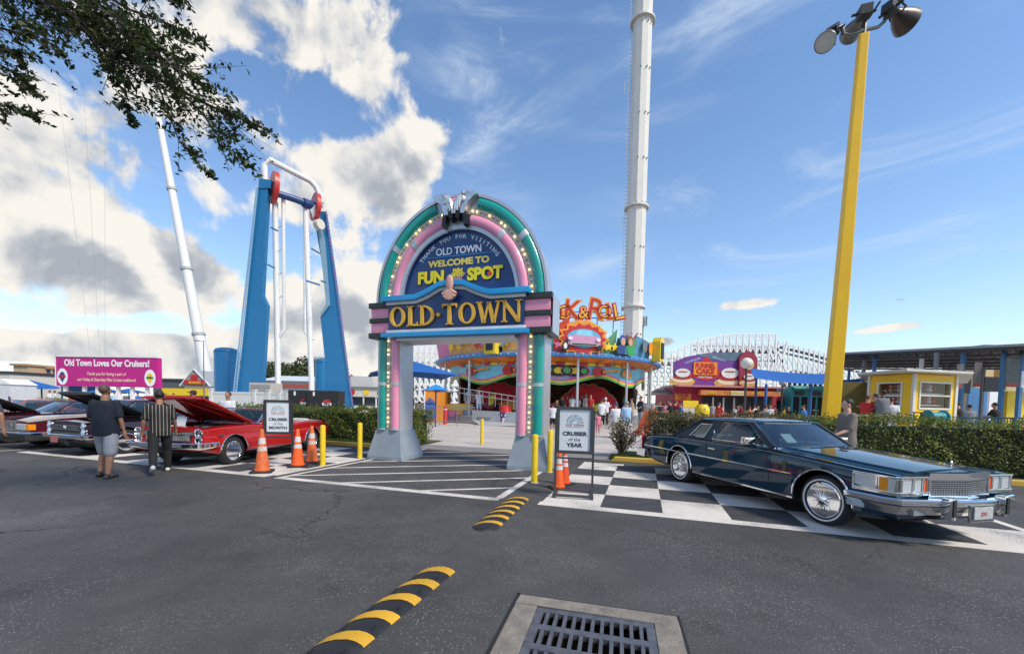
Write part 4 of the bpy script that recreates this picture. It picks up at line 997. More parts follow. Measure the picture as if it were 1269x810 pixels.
# nose
bz = B(); hl = B(); am = B()
for s in (-1, 1):
    mm_ = B()
    mm_.box(.86, .925, s*.50, s*.925, .605, .645); mm_.box(.86, .925, s*.50, s*.925, .80, .825)
    for y in (.50, .565, .715, .895): mm_.box(.86, .92, s*y, s*(y+.022), .645, .80)
    mm_.box(.86, .885, s*.5, s*.92, .61, .82)
    o = mm_.obj('headlight_bezel', chrome, cad, smooth=0, bevel=.004)
    for y0, y1 in ((.592, .712), (.742, .89)): B().box(.886, .908, s*y0, s*y1, .65, .795).obj('headlight', lens, o, smooth=0, bevel=.008)
    B().box(.886, .91, s*.523, s*.563, .65, .795).obj('turn_signal', orange_l, o, smooth=0)
    c_ = B(); c_.box(.40, .90, s*.925, s*.942, .60, .64); c_.box(.40, .90, s*.925, s*.942, .795, .82)
    for x in (.40, .66, .87): c_.box(x, x+.025, s*.922, s*.943, .64, .795)
    oc = c_.obj('cornering_bezel', chrome, cad, smooth=0, bevel=.003)
    B().box(.426, .66, s*.915, s*.935, .641, .794).obj('cornering_lens', lens, oc, smooth=0); B().box(.70, .79, s*.915, s*.935, .641, .794).obj('amber_marker', amber, oc, smooth=0)
    B().box(.79, .868, s*.915, s*.932, .641, .794).obj('clear_lens', lens, oc, smooth=0); B().box(.686, .70, s*.915, s*.936, .641, .794).obj('divider', chrome, oc, smooth=0)
# V shaped grille
gb = B(); gx = lambda y: 1.0-abs(y)*.17
for s in (-1, 1):
    for k in range(0, 14):
        y = .02+k*.0335; gb.box(gx(y)-.03, gx(y), s*(y-.004), s*(y+.004), .60, .775)
    for k in range(8):
        z = .60+k*.025
        gb.add([(gx(0)-.03, 0, z-.004), (gx(0)-.002, 0, z-.004), (gx(0)-.002, 0, z+.004), (gx(0)-.03, 0, z+.004), (gx(.48)-.03, s*.48, z-.004), (gx(.48)-.002, s*.48, z-.004), (gx(.48)-.002, s*.48, z+.004), (gx(.48)-.03, s*.48, z+.004)], [(0, 1, 5, 4), (1, 2, 6, 5), (2, 3, 7, 6), (3, 0, 4, 7), (0, 3, 2, 1), (4, 5, 6, 7)])
gr_ = gb.obj('grille', steel, cad, smooth=0, clean=False)
fr = B()
for s in (-1, 1):
    for (za, zb, e) in ((.785, .865, .012), (.565, .60, .012)):
        fr.add([(.86, 0, za), (gx(0)+e, 0, za), (gx(0)+e, 0, zb), (.86, 0, zb), (.86, s*.50, za), (gx(.5)+e, s*.50, za), (gx(.5)+e, s*.50, zb), (.86, s*.50, zb)], [(0, 1, 5, 4), (1, 2, 6, 5), (2, 3, 7, 6), (3, 0, 4, 7), (4, 5, 6, 7)])
    fr.box(.86, gx(.49)+.012, s*.478, s*.502, .565, .865)
fr.obj('grille_frame', chrome, gr_, smooth=0, clean=False)
bk_ = B()
for s in (-1, 1): bk_.quad((gx(0)-.04, 0, .57), (gx(.48)-.04, s*.48, .57), (gx(.48)-.04, s*.48, .80), (gx(0)-.04, 0, .80))
bk_.obj('grille_back', dark, gr_, smooth=0)
hn_ = B()      # hood nose over the grille
for s in (-1, 1):
    hn_.add([(.80, 0, .905), (gx(0)+.0, 0, .885), (gx(0)+.0, 0, .866), (.80, 0, .86), (.80, s*.50, .875), (gx(.5), s*.50, .872), (gx(.5), s*.5, .866), (.80, s*.5, .85)], [(0, 1, 5, 4), (1, 2, 6, 5), (4, 5, 6, 7)])
hn_.obj('hood_nose', blue, cad, smooth=0, clean=False)
b = B(); b.tube([(.84, 0, .90), (.84, 0, .94)], .008, 6); b.lathe([(.022, -.004), (.026, 0), (.022, .004)], 16, (.84, 0, .965), axis='x', close=True); b.sphere((.84, 0, .965), .016, 8, 6, (.4, 1, 1.2)); b.obj('hood_ornament', chrome, cad)
# bumpers
path = [(.36, -1.0), (.80, -.985), (.93, -.93), (1.0, -.6), (1.10, -.3), (1.12, 0), (1.10, .3), (1.0, .6), (.93, .93), (.80, .985), (.36, 1.0)]
path = [(x, -y) for x, y in path]
prof_ = [(-.06, .575), (0, .575), (.018, .56), (.018, .53), (.005, .525), (.005, .515), (.016, .51), (.016, .48), (.004, .472), (.0, .46), (-.03, .40), (-.05, .345), (-.09, .335), (-.09, .5)]
bp_ = bumper_path('front_bumper', cad, path, [(-o, .575-(.575-z)*.82) for o, z in prof_], chrome, 25)
st_ = bumper_path('rub_strip', bp_, path, [(-.012, .509), (-.024, .509), (-.024, .495), (-.012, .495)], blackp)
for s in (-1, 1): B().box(1.03, 1.13, s*.40, s*.47, .36, .61).obj('bumper_guard', chrome, bp_, smooth=30, bevel=.018); B().box(1.131, 1.137, s*.412, s*.458, .40, .59).obj('guard_rubber', blackp, bp_, smooth=0)
pl = B(); pl.box(1.14, 1.152, -.15, .15, .365, .505); po = pl.obj('number_plate', M('plate_white', (.45, .46, .46), .5, var=.2, scale=20), bp_, smooth=0, bevel=.004)
MX = lambda x, y, z: Matrix.Translation((x, y, z)) @ Matrix.Rotation(PI/2, 4, 'Z') @ Matrix.Rotation(PI/2, 4, 'X')
text('DV', .07, M('plate_red', (.4, .06, .05), .5), po, MX(1.1535, 0, .42), .001, .002)
b = B(); b.box(1.12, 1.139, -.2, .2, .33, .53); b.obj('plate_bracket', dchrome, bp_, smooth=0, bevel=.008)
b = B()
for k in range(12): b.box(.98, 1.06, -.38+k*.064-.006, -.38+k*.064+.006, .36, .47)
b.obj('lower_grille', steel, cad, smooth=0); B().box(.9, .97, -.45, .45, .33, .5).obj('air_intake', dark, cad, smooth=0)
for s in (-1, 1): B().box(.86, .965, s*.55, s*.78, .385, .45).obj('bumper_lamp', M('lens_smoke', (.25, .25, .25), .2), bp_, smooth=0, bevel=.006)
pth = [(-4.25, .93), (-4.62, .90), (-4.70, .6), (-4.72, 0), (-4.70, -.6), (-4.62, -.90), (-4.25, -.93)]
bumper_path('rear_bumper', cad, pth, [(-o, z) for o, z in [(-.06, .56), (.0, .56), (.012, .53), (.012, .47), (-.02, .40), (-.08, .38)]], chrome)
for s in (-1, 1): B().box(-4.63, -4.58, s*.74, s*.86, .50, .86).obj('tail_light', M('tail_red', (.35, .01, .01), .2), cad, smooth=0, bevel=.01)
b = B(); 
for s in (-1, 1): b.sphere((-2.24, s*.78, 1.10), .03, 8, 6, (.5, .4, 1.6))
split_loose(b.obj('opera_lamp', chrome, cad))
# ---------------------------------------------------------------- generic sixties to eighties car
def car(label, loc, heading, col, S, nose, rear=True, name='parked_car'):
    t = thing(name, label, 'car', loc, heading, 'classic cars parked side by side'); S['paint'] = col
    b_ = hump_body(S, t); r = S['zax']; yw = S['hw'][2][1]-.135
    for x in (0, -S['wb']):
        for s in (1, -1): wheel_obj(t, x, s*yw, r, .2, S['wheel'], s, whitewall=S.get('ww', False))
    if 'gh' in S: greenhouse(S, t)
    seats(t, S, S.get('seatmat', dark), S['seats']); dash(t, S['dash'], interp(S['top'], S['dash'])+.03, S['hw'][2][1]-.2, S.get('seatmat', dark))
    if 'bay' in S:
        x0, x1 = S['bay']; hw = S['hw'][2][1]*.84; zt = interp(S['top'], (x0+x1)/2)
        eb = B(); eb.box(x0, x1, -hw, hw, .3, .34); eb.box(x0-.01, x0, -hw, hw, .34, zt); eb.box(x0, x1, -hw-.02, -hw, .34, zt-.02); eb.box(x0, x1, hw, hw+.02, .34, zt-.02); eb.obj('engine_bay', M('bay_black', (.012, .012, .012), .6), t, smooth=0)
        en = B(); xm = (x0+x1)/2
        en.box(xm-.35, xm+.25, -.26, .26, .4, zt-.12); en.lathe([(.2, zt-.12), (.2, zt-.03), (.05, zt-.01), (.001, zt-.01)], 20, (xm-.05, 0, 0)); en.box(x1-.18, x1-.1, -.5, .5, .4, zt-.06); en.box(xm-.1, xm+.15, .40, .56, .5, zt-.1)
        for s in (-1, 1): en.box(xm-.33, xm+.22, s*.26, s*.38, zt-.22, zt-.1); en.tube([(xm+.2, s*.3, zt-.15), (x1-.15, s*.35, zt-.12)], .025, 6)
        en.obj('engine', M('engine_metal', (.25, .25, .26), .4, .6, var=.4, scale=15), t, smooth=30, bevel=.012)
        ang = S['hood_ang']; hx = x0+.02; zh = interp(S['top'], x0)+.05; Lh = x1-x0+S.get('hood_ext', .0); hwf = hw+.0
        hd_ = B(); n = 10
        Mh = Matrix.Translation((hx, 0, zh)) @ Matrix.Rotation(-ang, 4, 'Y')
        rows = []
        for i in range(n+1):
            x = Lh*i/n; rows.append([(x, hwf*k*(1-.03*i/n), .035*(1-k*k)-.03*(i/n)**4) for k in (-1, -.85, -.5, 0, .5, .85, 1)])
        for i in range(n):
            for k in range(6):
                hd_.quad(*[Mh @ Vector(p) for p in (rows[i][k], rows[i+1][k], rows[i+1][k+1], rows[i][k+1])])
                hd_.quad(*[Mh @ (Vector(p)-Vector((0, 0, .03))) for p in (rows[i][k], rows[i][k+1], rows[i+1][k+1], rows[i+1][k])])
        for k in (0, 6):
            for i in range(n): hd_.quad(*[Mh @ Vector(p) for p in (rows[i][k], rows[i+1][k], Vector(rows[i+1][k])-Vector((0, 0, .03)), Vector(rows[i][k])-Vector((0, 0, .03)))])
        for k in range(6): hd_.quad(*[Mh @ Vector(p) for p in (rows[n][k], rows[n][k+1], Vector(rows[n][k+1])-Vector((0, 0, .05)), Vector(rows[n][k])-Vector((0, 0, .05)))])
        ho = hd_.obj('hood', S.get('hoodmat', col), t, smooth=30)
        rb = B()
        for (a, b2, c, d) in ((.06, -.75, Lh-.1, .0), (.06, .75, Lh-.1, 0), (.06, .0, .07, 0)):
            rb.tube([Mh @ Vector((a, b2*hwf, -.045)), Mh @ Vector((c, d*hwf, -.04))], .03, 6)
        for y in (-.92, .92): rb.tube([Mh @ Vector((.05, y*hwf, -.04)), Mh @ Vector((Lh-.05, y*hwf, -.05))], .028, 6)
        rb.tube([Mh @ Vector((Lh-.05, -.9*hwf, -.05)), Mh @ Vector((Lh-.05, .9*hwf, -.05))], .03, 6)
        rb.obj('hood_brace', S.get('hoodunder', S.get('hoodmat', col)), ho, smooth=40)
    nose(t, S); return t
flatcrown = lambda c: (lambda x: [(.97, 0), (.86, .012), (.6, c*.6), (.3, c*.9), (0, c)])
# red convertible
red = paint('bright_red_paint', (.42, .012, .012))
SR = dict(xf=.80, xr=-3.85, wb=2.95, zax=.325, arch=.375, top=[(-3.85, .82), (-3.5, .90), (-2.6, .92), (-2.2, .885), (-1.4, .90), (-.5, .93), (.3, .91), (.80, .87)],
     hw=[(-4.1, .80), (-3.4, .89), (-1.5, .915), (.3, .905), (.80, .88)], sill=[(-4.1, .42), (-3.5, .28), (.3, .26), (.80, .38)], side=[(0, -.06), (.1, -.01), (.35, .0), (.62, .0), (.68, -.02), (.92, -.015), (1, -.05)],
     crown=flatcrown(.05), lip=.011, cut_top=(-2.75, -.98), bay=(-.72, .66), hood_ang=R_(24), hood_ext=.14, wheel='multi', seats=[(-1.7, True), (-2.5, False)], dash=-.98, seatmat=M('red_vinyl_seat', (.28, .02, .02), .5))
def nose_red(t, S):
    g1 = B(); g1.box(.80, .835, -.64, .64, .73, .80)
    for k in range(15): g1.box(.832, .846, -.52+k*.074, -.49+k*.074, .745, .785)
    g1.box(.80, .825, -.56, .56, .60, .725)
    for k in range(26): g1.box(.825, .835, -.54+k*.0425, -.53+k*.0425, .61, .715)
    g1.obj('grille', chrome, t, smooth=0)
    B().box(.79, .822, -.57, .57, .59, .81).obj('grille_back', dark, t, smooth=0)
    for s in (-1, 1): round_lamp(t, .80, s*.755, .775, .085); round_lamp(t, .80, s*.755, .625, .08)
    pth = [(.45, .90), (.78, .90), (.90, .84), (.94, .5), (.95, 0), (.94, -.5), (.90, -.84), (.78, -.90), (.45, -.90)]
    bp = bumper_path('front_bumper', t, pth, [(-o, z) for o, z in [(-.08, .57), (.02, .57), (.04, .55), (.04, .475), (.01, .445), (-.10, .40), (-.14, .39)]], chrome)
    B().cbox((.985, 0, .43), (.01, .3, .14)).obj('number_plate', blackp, bp, smooth=0)
    side_strip(t, S, dense(-3.0+.42, -.4, .30, .30), .016, name='sill_trim')
    seam(t, S, [[(-.86, z) for z in np.linspace(.3, .9, 8)], [(-2.15, z) for z in np.linspace(.3, .88, 8)]])
    # windscreen frame
    g_ = B(); rows = []
    for j in range(5):
        f = j/4; rows.append([(-.82-.42*f+.10*(1-y*y), y*(.80-.08*f), .93+.36*f) for y in np.linspace(-1, 1, 11)])
    for j in range(4):
        for i in range(10): g_.quad(rows[j][i], rows[j][i+1], rows[j+1][i+1], rows[j+1][i])
    w_ = g_.obj('windscreen', wglass, t, smooth=60)
    f_ = B(); f_.tube(rows[4], .016, 6); f_.tube([rows[j][0] for j in range(5)], .022, 6); f_.tube([rows[j][10] for j in range(5)], .022, 6); f_.obj('windscreen_frame', chrome, w_)
    B().box(-3.0, -2.72, -.72, .72, .88, .98).obj('folded_top', M('top_cloth_white', (.55, .55, .53), .8), t, smooth=40, bevel=.04)
    for s in (-1, 1): b = B(); b.sphere((-1.0, s*.97, .99), .05, 10, 8, (.7, 1, .8)); b.tube([(-1.0, s*.9, .9), (-1.0, s*.97, .97)], .01, 6); b.obj('wing_mirror', chrome, t)
    B().cbox((0, 0, 0), (.008, .28, .22), Matrix.Translation((.50, -.02, 1.0)) @ Matrix.Rotation(R_(-15), 4, 'Y')).obj('show_card', paper, t, smooth=0)
    B().box(.31, .47, .90, .925, .70, .725).obj('fender_badge', chrome, t, smooth=0)
rc = car('bright red convertible with its red hood propped open', ((gp(290, 575)+gp(210, 571))/2).to_tuple()[:2]+(0,), R_(-98), red, SR, nose_red)
rc.location = (-7.42, 9.62, 0)
# dark purple muscle coupe, hood up
prp = paint('black_plum_paint', (.022, .010, .022))
SD = dict(xf=.82, xr=-3.9, wb=2.85, zax=.33, arch=.385, top=[(-3.9, .86), (-3.2, .93), (-2.2, .93), (-1.0, .92), (.2, .89), (.82, .84)], hw=[(-3.9, .82), (-3.0, .91), (-1.4, .91), (.3, .90), (.82, .86)],
     sill=[(-3.9, .42), (-3.3, .28), (.3, .26), (.82, .38)], side=[(0, -.07), (.12, -.01), (.4, .01), (.7, -.005), (.93, -.03), (1, -.07)], crown=flatcrown(.045), lip=.012, bay=(-.72, .64), hood_ang=R_(27), hood_ext=.15, hoodmat=M('satin_black', (.012, .012, .014), .4), wheel='star', seats=[(-1.7, True), (-2.4, False)], dash=-.98,
     gh=dict(x=(-.98, -1.55, -2.3, -3.0), yb=.74, yt=.60, zt=1.31, roofmat=prp, pillars=[[(-3.0, .93), (-2.5, .93), (-2.25, 1.28), (-2.35, 1.30)]], windows=[[(-2.45, .945), (-1.12, .93), (-1.60, 1.27), (-2.22, 1.27)]]))
def nose_dark(t, S):
    g1 = B(); g1.box(.82, .85, -.60, .60, .66, .68); g1.box(.82, .85, -.60, .60, .76, .785); g1.box(.82, .86, -.6, .6, .71, .722)
    for k in range(21): g1.box(.82, .84, -.6+k*.06-.004, -.6+k*.06+.004, .68, .76)
    g1.lathe([(.05, 0), (.045, .02), (.001, .025)], 16, (.85, 0, .72), axis='x'); g1.obj('grille', chrome, t, smooth=0); B().box(.80, .83, -.62, .62, .64, .79).obj('grille_back', dark, t, smooth=0)
    for s in (-1, 1): round_lamp(t, .83, s*.74, .765, .075); round_lamp(t, .83, s*.74, .62, .075)
    pth = [(.45, .92), (.82, .92), (.93, .84), (.97, .4), (.97, 0), (.97, -.4), (.93, -.84), (.82, -.92), (.45, -.92)]
    bp = bumper_path('front_bumper', t, pth, [(-o, z) for o, z in [(-.08, .555), (-.02, .555), (0, .54), (0, .46), (-.03, .44), (-.09, .43)]], chrome)
    b = B(); b.cbox((.98, -.2, .42), (.01, .3, .15)); b.obj('number_plate', M('plate_red_blue', (.45, .12, .12), .5, var=.5, scale=12), bp, smooth=0)
    side_strip(t, S, dense(-2.45, -.42, .30, .30), .012, name='sill_trim')
car('dark purple muscle coupe with its black hood raised behind the navy shirt man', (-11.15, 11.1, 0), R_(-109), prp, SD, nose_dark)
# maroon sedan
mar = paint('maroon_paint', (.075, .010, .018))
SM = dict(xf=.84, xr=-4.1, wb=2.94, zax=.32, arch=.37, top=[(-4.1, .90), (-3.2, .97), (-1.0, .94), (.2, .87), (.84, .77)], hw=[(-4.1, .82), (-3.0, .90), (-1.4, .91), (.3, .90), (.84, .86)],
     sill=[(-4.1, .40), (-3.3, .27), (.3, .25), (.84, .34)], side=[(0, -.05), (.1, -.01), (.4, .0), (.7, -.01), (.93, -.03), (1, -.07)], crown=flatcrown(.05), lip=.008, wheel='cover', seats=[(-1.7, True), (-2.6, False)], dash=-.98,
     gh=dict(x=(-1.0, -1.65, -2.75, -3.35), yb=.78, yt=.62, zt=1.39, roofmat=mar, pillars=[[(-3.35, .97), (-2.9, .97), (-2.72, 1.36), (-2.8, 1.37)], [(-2.02, .95), (-1.95, .95), (-1.95, 1.36), (-2.02, 1.36)]], windows=[[(-2.86, .975), (-2.04, .96), (-2.04, 1.34), (-2.70, 1.34)], [(-1.94, .955), (-1.14, .95), (-1.70, 1.34), (-1.94, 1.34)]]))
def nose_mar(t, S):
    g1 = B(); g1.box(.83, .88, -.27, .27, .745, .79); g1.box(.83, .88, -.27, .27, .53, .55)
    for y in (-.26, .26, 0): g1.box(.83, .885, y-.015, y+.015, .55, .745)
    for k in range(7): g1.box(.84, .868, -.26, .26, .565+k*.026, .575+k*.026)
    g1.lathe([(.06, -.005), (.068, 0), (.06, .005)], 20, (.87, 0, .66), axis='x', close=True); g1.obj('grille', chrome, t, smooth=0); B().box(.80, .835, -.27, .27, .53, .78).obj('grille_back', dark, t, smooth=0)
    for s in (-1, 1):
        o = B().box(.835, .87, s*.29, s*.70, .56, .72).obj('headlight', lens, t, smooth=0, bevel=.012); B().box(.833, .864, s*.29, s*.72, .54, .559).obj('headlight_rim', chrome, o, smooth=0)
        b = B(); b.box(.72, .865, s*.702, s*.865, .56, .72); b.obj('turn_signal', amber, t, smooth=0, bevel=.012)
    pth = [(.42, .92), (.84, .91), (.93, .82), (.97, 0), (.93, -.82), (.84, -.91), (.42, -.92)]
    bp = bumper_path('front_bumper', t, pth, [(-o, z) for o, z in [(-.05, .50), (0, .50), (.02, .48), (.02, .45), (-.05, .44)]], chrome); bumper_path('bumper_skirt', bp, pth, [(-o, z) for o, z in [(-.02, .439), (.0, .439), (-.02, .30), (-.06, .25)]], M('skirt_grey', (.04, .045, .045), .5))
car('maroon sedan with amber turn lamp and chrome bumper at the left edge', (-13.75, 12.1, 0), R_(-109), mar, SM, nose_mar)
# burgundy car with open hood
SE = dict(SD); SE['gh'] = dict(SD['gh']); SE['gh']['roofmat'] = M('burgundy_vinyl', (.06, .015, .02), .5); SE['seatmat'] = M('bright_red_seat', (.5, .02, .02), .6); SE['wheel'] = 'cover'; SE['seats'] = [(-1.7, False), (-2.4, False)]
car('burgundy car with bright red seats and raised black hood', (-16.45, 12.85, 0), R_(-109), paint('burgundy_paint', (.05, .010, .02)), SE, nose_dark)
SS = dict(SD); del SS['bay']; SS['gh'] = dict(SD['gh']); salmon = paint('salmon_paint', (.52, .16, .13)); SS['gh']['roofmat'] = salmon; SS['wheel'] = 'cover'
car('salmon pink car farthest left in the row of classics', (-19.1, 13.7, 0), R_(-109), salmon, SS, nose_dark)
# ================================================================== BACKGROUND
skyblue_steel = M('ride_blue', (.008, .15, .34), .4, var=.08, coat=.2); ride_red = M('ride_red', (.55, .03, .02), .4, var=.08, coat=.2); tower_w = M('tower_white', (.68, .66, .60), .45, var=.05, scale=.4); steel_w = M('white_steel', (.72, .72, .71), .45, var=.05)
blue_post = M('blue_post', (.02, .10, .30), .4); canvas_b = M('blue_canvas', (.008, .10, .36), .8, var=.12, scale=.8); roof_dark = M('dark_roof', (.045, .045, .048), .6, var=.2)
wall_cream = M('cream_wall', (.62, .58, .50), .7, var=.06); wall_white = M('white_wall', (.66, .67, .68), .6, var=.05); red_m = M('flat_red', (.50, .02, .025), .5, var=.1); orange_m = M('flat_orange', (.80, .28, .02), .5, var=.1); yel_m = M('flat_yellow', (.80, .56, .02), .5, var=.1)
green_m = M('flat_green', (.10, .35, .10), .5); purple_m = M('flat_purple', (.16, .04, .26), .5, var=.15, scale=1); pink_m = M('flat_pink', (.68, .16, .34), .5); lblue_m = M('flat_light_blue', (.12, .40, .60), .5); black_m = M('flat_black', (.015, .015, .017), .5); skin_m = M('mural_skin', (.55, .30, .20), .6); teal_m = M('flat_teal', (.02, .34, .32), .5, var=.08); maroon_m = M('flat_maroon', (.28, .02, .05), .6); wm = M('flat_white', (.75, .75, .74), .5)
def fp(px, Y): 
    p = at(px, 500, Y); return Vector((p.x, Y, 0))
def zat(px, py, Y): return at(px, py, Y).z
# white vertical tower right
T = fp(781, 60); tw_ = thing('drop_tower', 'tall white bolted ride tower rising out of frame behind the round ride', 'ride tower', T)
r0 = 1.42
B().lathe([(2.0, 0), (2.0, 9), (r0+.1, 10.2), (r0+.05, 10.5), (r0, 12), (r0*.93, 75)], 10).obj('mast', tower_w, tw_, smooth=0)
fl = B(); bt = B()
for py in (28, 258, 381):
    z = zat(781, py, 60); fl.lathe([(r0+.02, z-.15), (r0+.28, z-.12), (r0+.28, z+.12), (r0+.02, z+.15)], 20)
    for k in range(20): a = 2*PI*k/20; bt.cbox(((r0+.2)*math.cos(a), (r0+.2)*math.sin(a), z-.2), (.1, .1, .14))
fo = fl.obj('flange', tower_w, tw_, smooth=30); split_loose(fo); q = bt.obj('flange_bolts', M('bolt_grey', (.3, .3, .28), .5), fo, smooth=0); q['kind'] = 'stuff'
ld = B()
for z in np.arange(11, 74, .55): ld.box(-r0-.42, -r0+.02, -.30, -.26, z, z+.07)
ld.box(-r0-.46, -r0-.40, -.3, -.26, 10, 74)
for z in (27, 46, 65): ld.box(-r0-1.0, -r0-.4, -.5, -.45, z, z+.06); ld.box(-r0-1.0, -r0-.4, -.5, -.45, z+1.6, z+1.66); ld.box(-r0-1.02, -r0-.96, -.5, -.45, z, z+1.6)
q = ld.obj('ladder', M('ladder_grey', (.45, .44, .41), .5), tw_, smooth=0)
bd_ = B()
for z in np.arange(12, 74, 6.2):
    for a in (-1.9, -1.3, -.9): bd_.sphere(((r0+.02)*math.cos(a), (r0+.02)*math.sin(a), z), .12, 6, 4)
bd_.obj('bolt_heads', M('bolt_grey', (.3, .3, .28), .5), tw_, smooth=0)['kind'] = 'stuff'
# left leaning tower
Yt = 105; p0 = fp(262, Yt); p1 = at(193, 128, Yt)
lt = thing('leaning_tower', 'slim white leaning ride tower with ring joints left of the blue ride', 'ride tower', p0)
d_ = Vector(p1)-p0; b = B(); b.tube([(0, 0, 0), d_*.2, d_*.5, d_*.78, d_*1.02], [1.6, 1.3, 1.02, .8, .6], 16); b.obj('mast', steel_w, lt, smooth=50)
b = B()
for f in (.235, .455, .72):
    r = 1.45-.9*f; b.tube([d_*(f-.004), d_*(f+.004)], r+.25, 16)
split_loose(b.obj('ring_joint', M('ring_grey', (.42, .43, .43), .5), lt))
cab = thing('ride_cables', 'thin steel ride cables hanging from the sky at the far left', 'cables', fp(118, Yt)); b = B()
for (xa, ya, xb, yb_) in ((62, 20, 112, 440), (98, 20, 124, 440), (130, 40, 130, 440)):
    b.tube([at(xa, ya, Yt)-cab.location, at(xb, yb_, Yt)-cab.location], .022, 4)
split_loose(b.obj('cable', M('cable_grey', (.30, .31, .33), .6), cab))
# blue A-frame swing ride
YL, YR = 44, 48
rd = thing('swing_ride', 'tall blue two legged swing ride with red discs and white pendulum arms', 'ride', fp(352, 46))
O_ = rd.location.copy()
def P2(px, py, Y): return Vector(at(px, py, Y))-O_
def slabpoly(pts, Y0, Y1, name, mat, parent, bev=.0):
    b = B(); f = [P2(x, y, Y0) for x, y in pts]; k = len(f); g2 = [v+Vector((0, Y1-Y0, 0)) for v in f]
    b.add(f+g2, [tuple(range(k)), tuple(range(2*k-1, k-1, -1))]+[(i, (i+1) % k, (i+1) % k+k, i+k) for i in range(k)]); return b.obj(name, mat, parent, smooth=0)
slabpoly([(320, 232), (332, 232), (325, 365), (331, 378), (324, 500), (290, 500), (296, 470)], YL, YL+.55, 'leg', skyblue_steel, rd)
slabpoly([(388, 262), (403, 262), (413, 330), (436, 505), (402, 505), (402, 440), (397, 392), (408, 380)], YR, YR+.55, 'leg', skyblue_steel, rd)
slabpoly([(388, 262), (394, 262), (402, 300), (408, 378), (398, 391), (397, 388), (404, 376), (396, 300)], YR-.3, YR-.02, 'leg_trim', M('ride_pale_blue', (.2, .34, .44), .45), rd)
slabpoly([(321, 221), (336, 223), (335, 233), (320, 233)], YL-.1, YL+1.5, 'leg_cap', skyblue_steel, rd)
b = B()
for dx in (0, 3.2):
    b.tube([P2(319+dx*.4-1, 232, YL-.3), P2(291+dx-2, 490, YL-.3)], .07, 4)
for k in range(72):
    f = k/72; xa = 318+(289-318)*f; b.tube([P2(xa, 232+258*f, YL-.3), P2(xa+1.3+2*f, 232+258*f, YL-.3)], .045, 4)
b.obj('ladder', M('ladder_pale', (.25, .42, .58), .4), rd)
b = B(); b.tube([P2(404, 262, YR-.2), P2(437, 500, YR-.2)], .05, 4)
for k in range(50): f = k/50; b.tube([P2(403.5+33*f, 262+238*f, YR-.2), P2(406+33*f, 262+238*f, YR-.2)], .03, 4)
b.obj('ladder', M('rail_purple', (.25, .12, .3), .5), rd)
b = B(); b.tube([P2(329, 224, 44.6), P2(328, 205, 44.7), P2(334, 198, 44.8), P2(384, 224, 47.6), P2(391, 231, 48), P2(397, 243, 48.3), P2(397, 256, 48.3)], .31, 14); b.obj('top_pipe', steel_w, rd)
b = B(); b.tube([P2(344, 240, 45), P2(366, 247, 46), P2(389, 256, 47.5)], .36, 14); b.tube([P2(376, 251, 46.5), P2(389, 256, 47.5)], .5, 14); b.obj('axle', M('axle_navy', (.02, .06, .2), .4), rd)
for (px, py, Y, rr, nm) in ((339.5, 233, 44.6, 1.65, 0), (391, 257, 47.6, 1.55, 1)):
    c = P2(px, py, Y); b = B(); ax = (P2(389, 256, 47.5)-P2(344, 240, 45)).normalized(); b.tube([c-ax*.22, c+ax*.22], rr, 28); b.obj('hub_disc', ride_red, rd, smooth=40)
slabpoly([(383, 256), (401, 250), (388, 270)], 47.0, 47.2, 'hub_bracket', steel_w, rd)
for (xa, xb, ya, yb_, xc) in ((340, 351, 250, 412, 345), (378, 387, 262, 415, 387)):
    b = B(); Y = 45.6 if xa < 360 else 47
    b.tube([P2(xa+1, ya, Y), P2(xc if xa < 360 else xb, 500, Y)], .30, 10)
    b.tube([P2(xb if xa < 360 else xa, ya-4, Y), P2(xb+1 if xa < 360 else xa+.5, yb_-4, Y), P2(xc if xa < 360 else xb, yb_+6, Y)], .2, 8)
    for k in range(5):
        f = .2+.18*k; b.tube([P2(xa+1+(xc-xa)*f*.3, ya+(yb_-ya)*f, Y), P2(xb, ya+(yb_-ya)*f-4, Y)], .09, 5)
    b.obj('pendulum_arm', steel_w, rd)
b = B()
for (xa, ya, xb, yb_) in ((336, 282, 344, 286), (332, 328, 340, 332), (386, 308, 396, 314), (380, 348, 396, 353), (398, 348, 404, 350)): b.tube([P2(xa, ya, 44.5), P2(xb, yb_, 44.5)], .12, 4)
b.obj('service_arm', skyblue_steel, rd)
b = B(); c = P2(396, 279, 47); b.tube([c+Vector((-.3, 0, 0)), c+Vector((.3, -.3, 0))], .55, 16); b.obj('cream_wheel', wall_cream, rd)
# tanks
def tank(px, Y, r, ptop, label):
    p = fp(px, Y); t = thing('tank', label, 'tank', p, 0, 'blue storage tanks of the ride'); z = zat(px, ptop, Y)
    B().lathe([(r, 0), (r, z-r*.35), (r*.9, z-r*.12), (r*.5, z), (.001, z+.02)], 28).obj('shell', skyblue_steel, t, smooth=50)
    b = B(); b.lathe([(r+.05, z-r*.4), (r+.05, z-r*.36)], 28); b.obj('rim_band', skyblue_steel, t)
tank(281.5, 50, 1.32, 431, 'blue cylindrical tank left of the blue swing ride'); tank(401, 56, 1.1, 445, 'blue tank tucked behind the right leg of the swing ride')
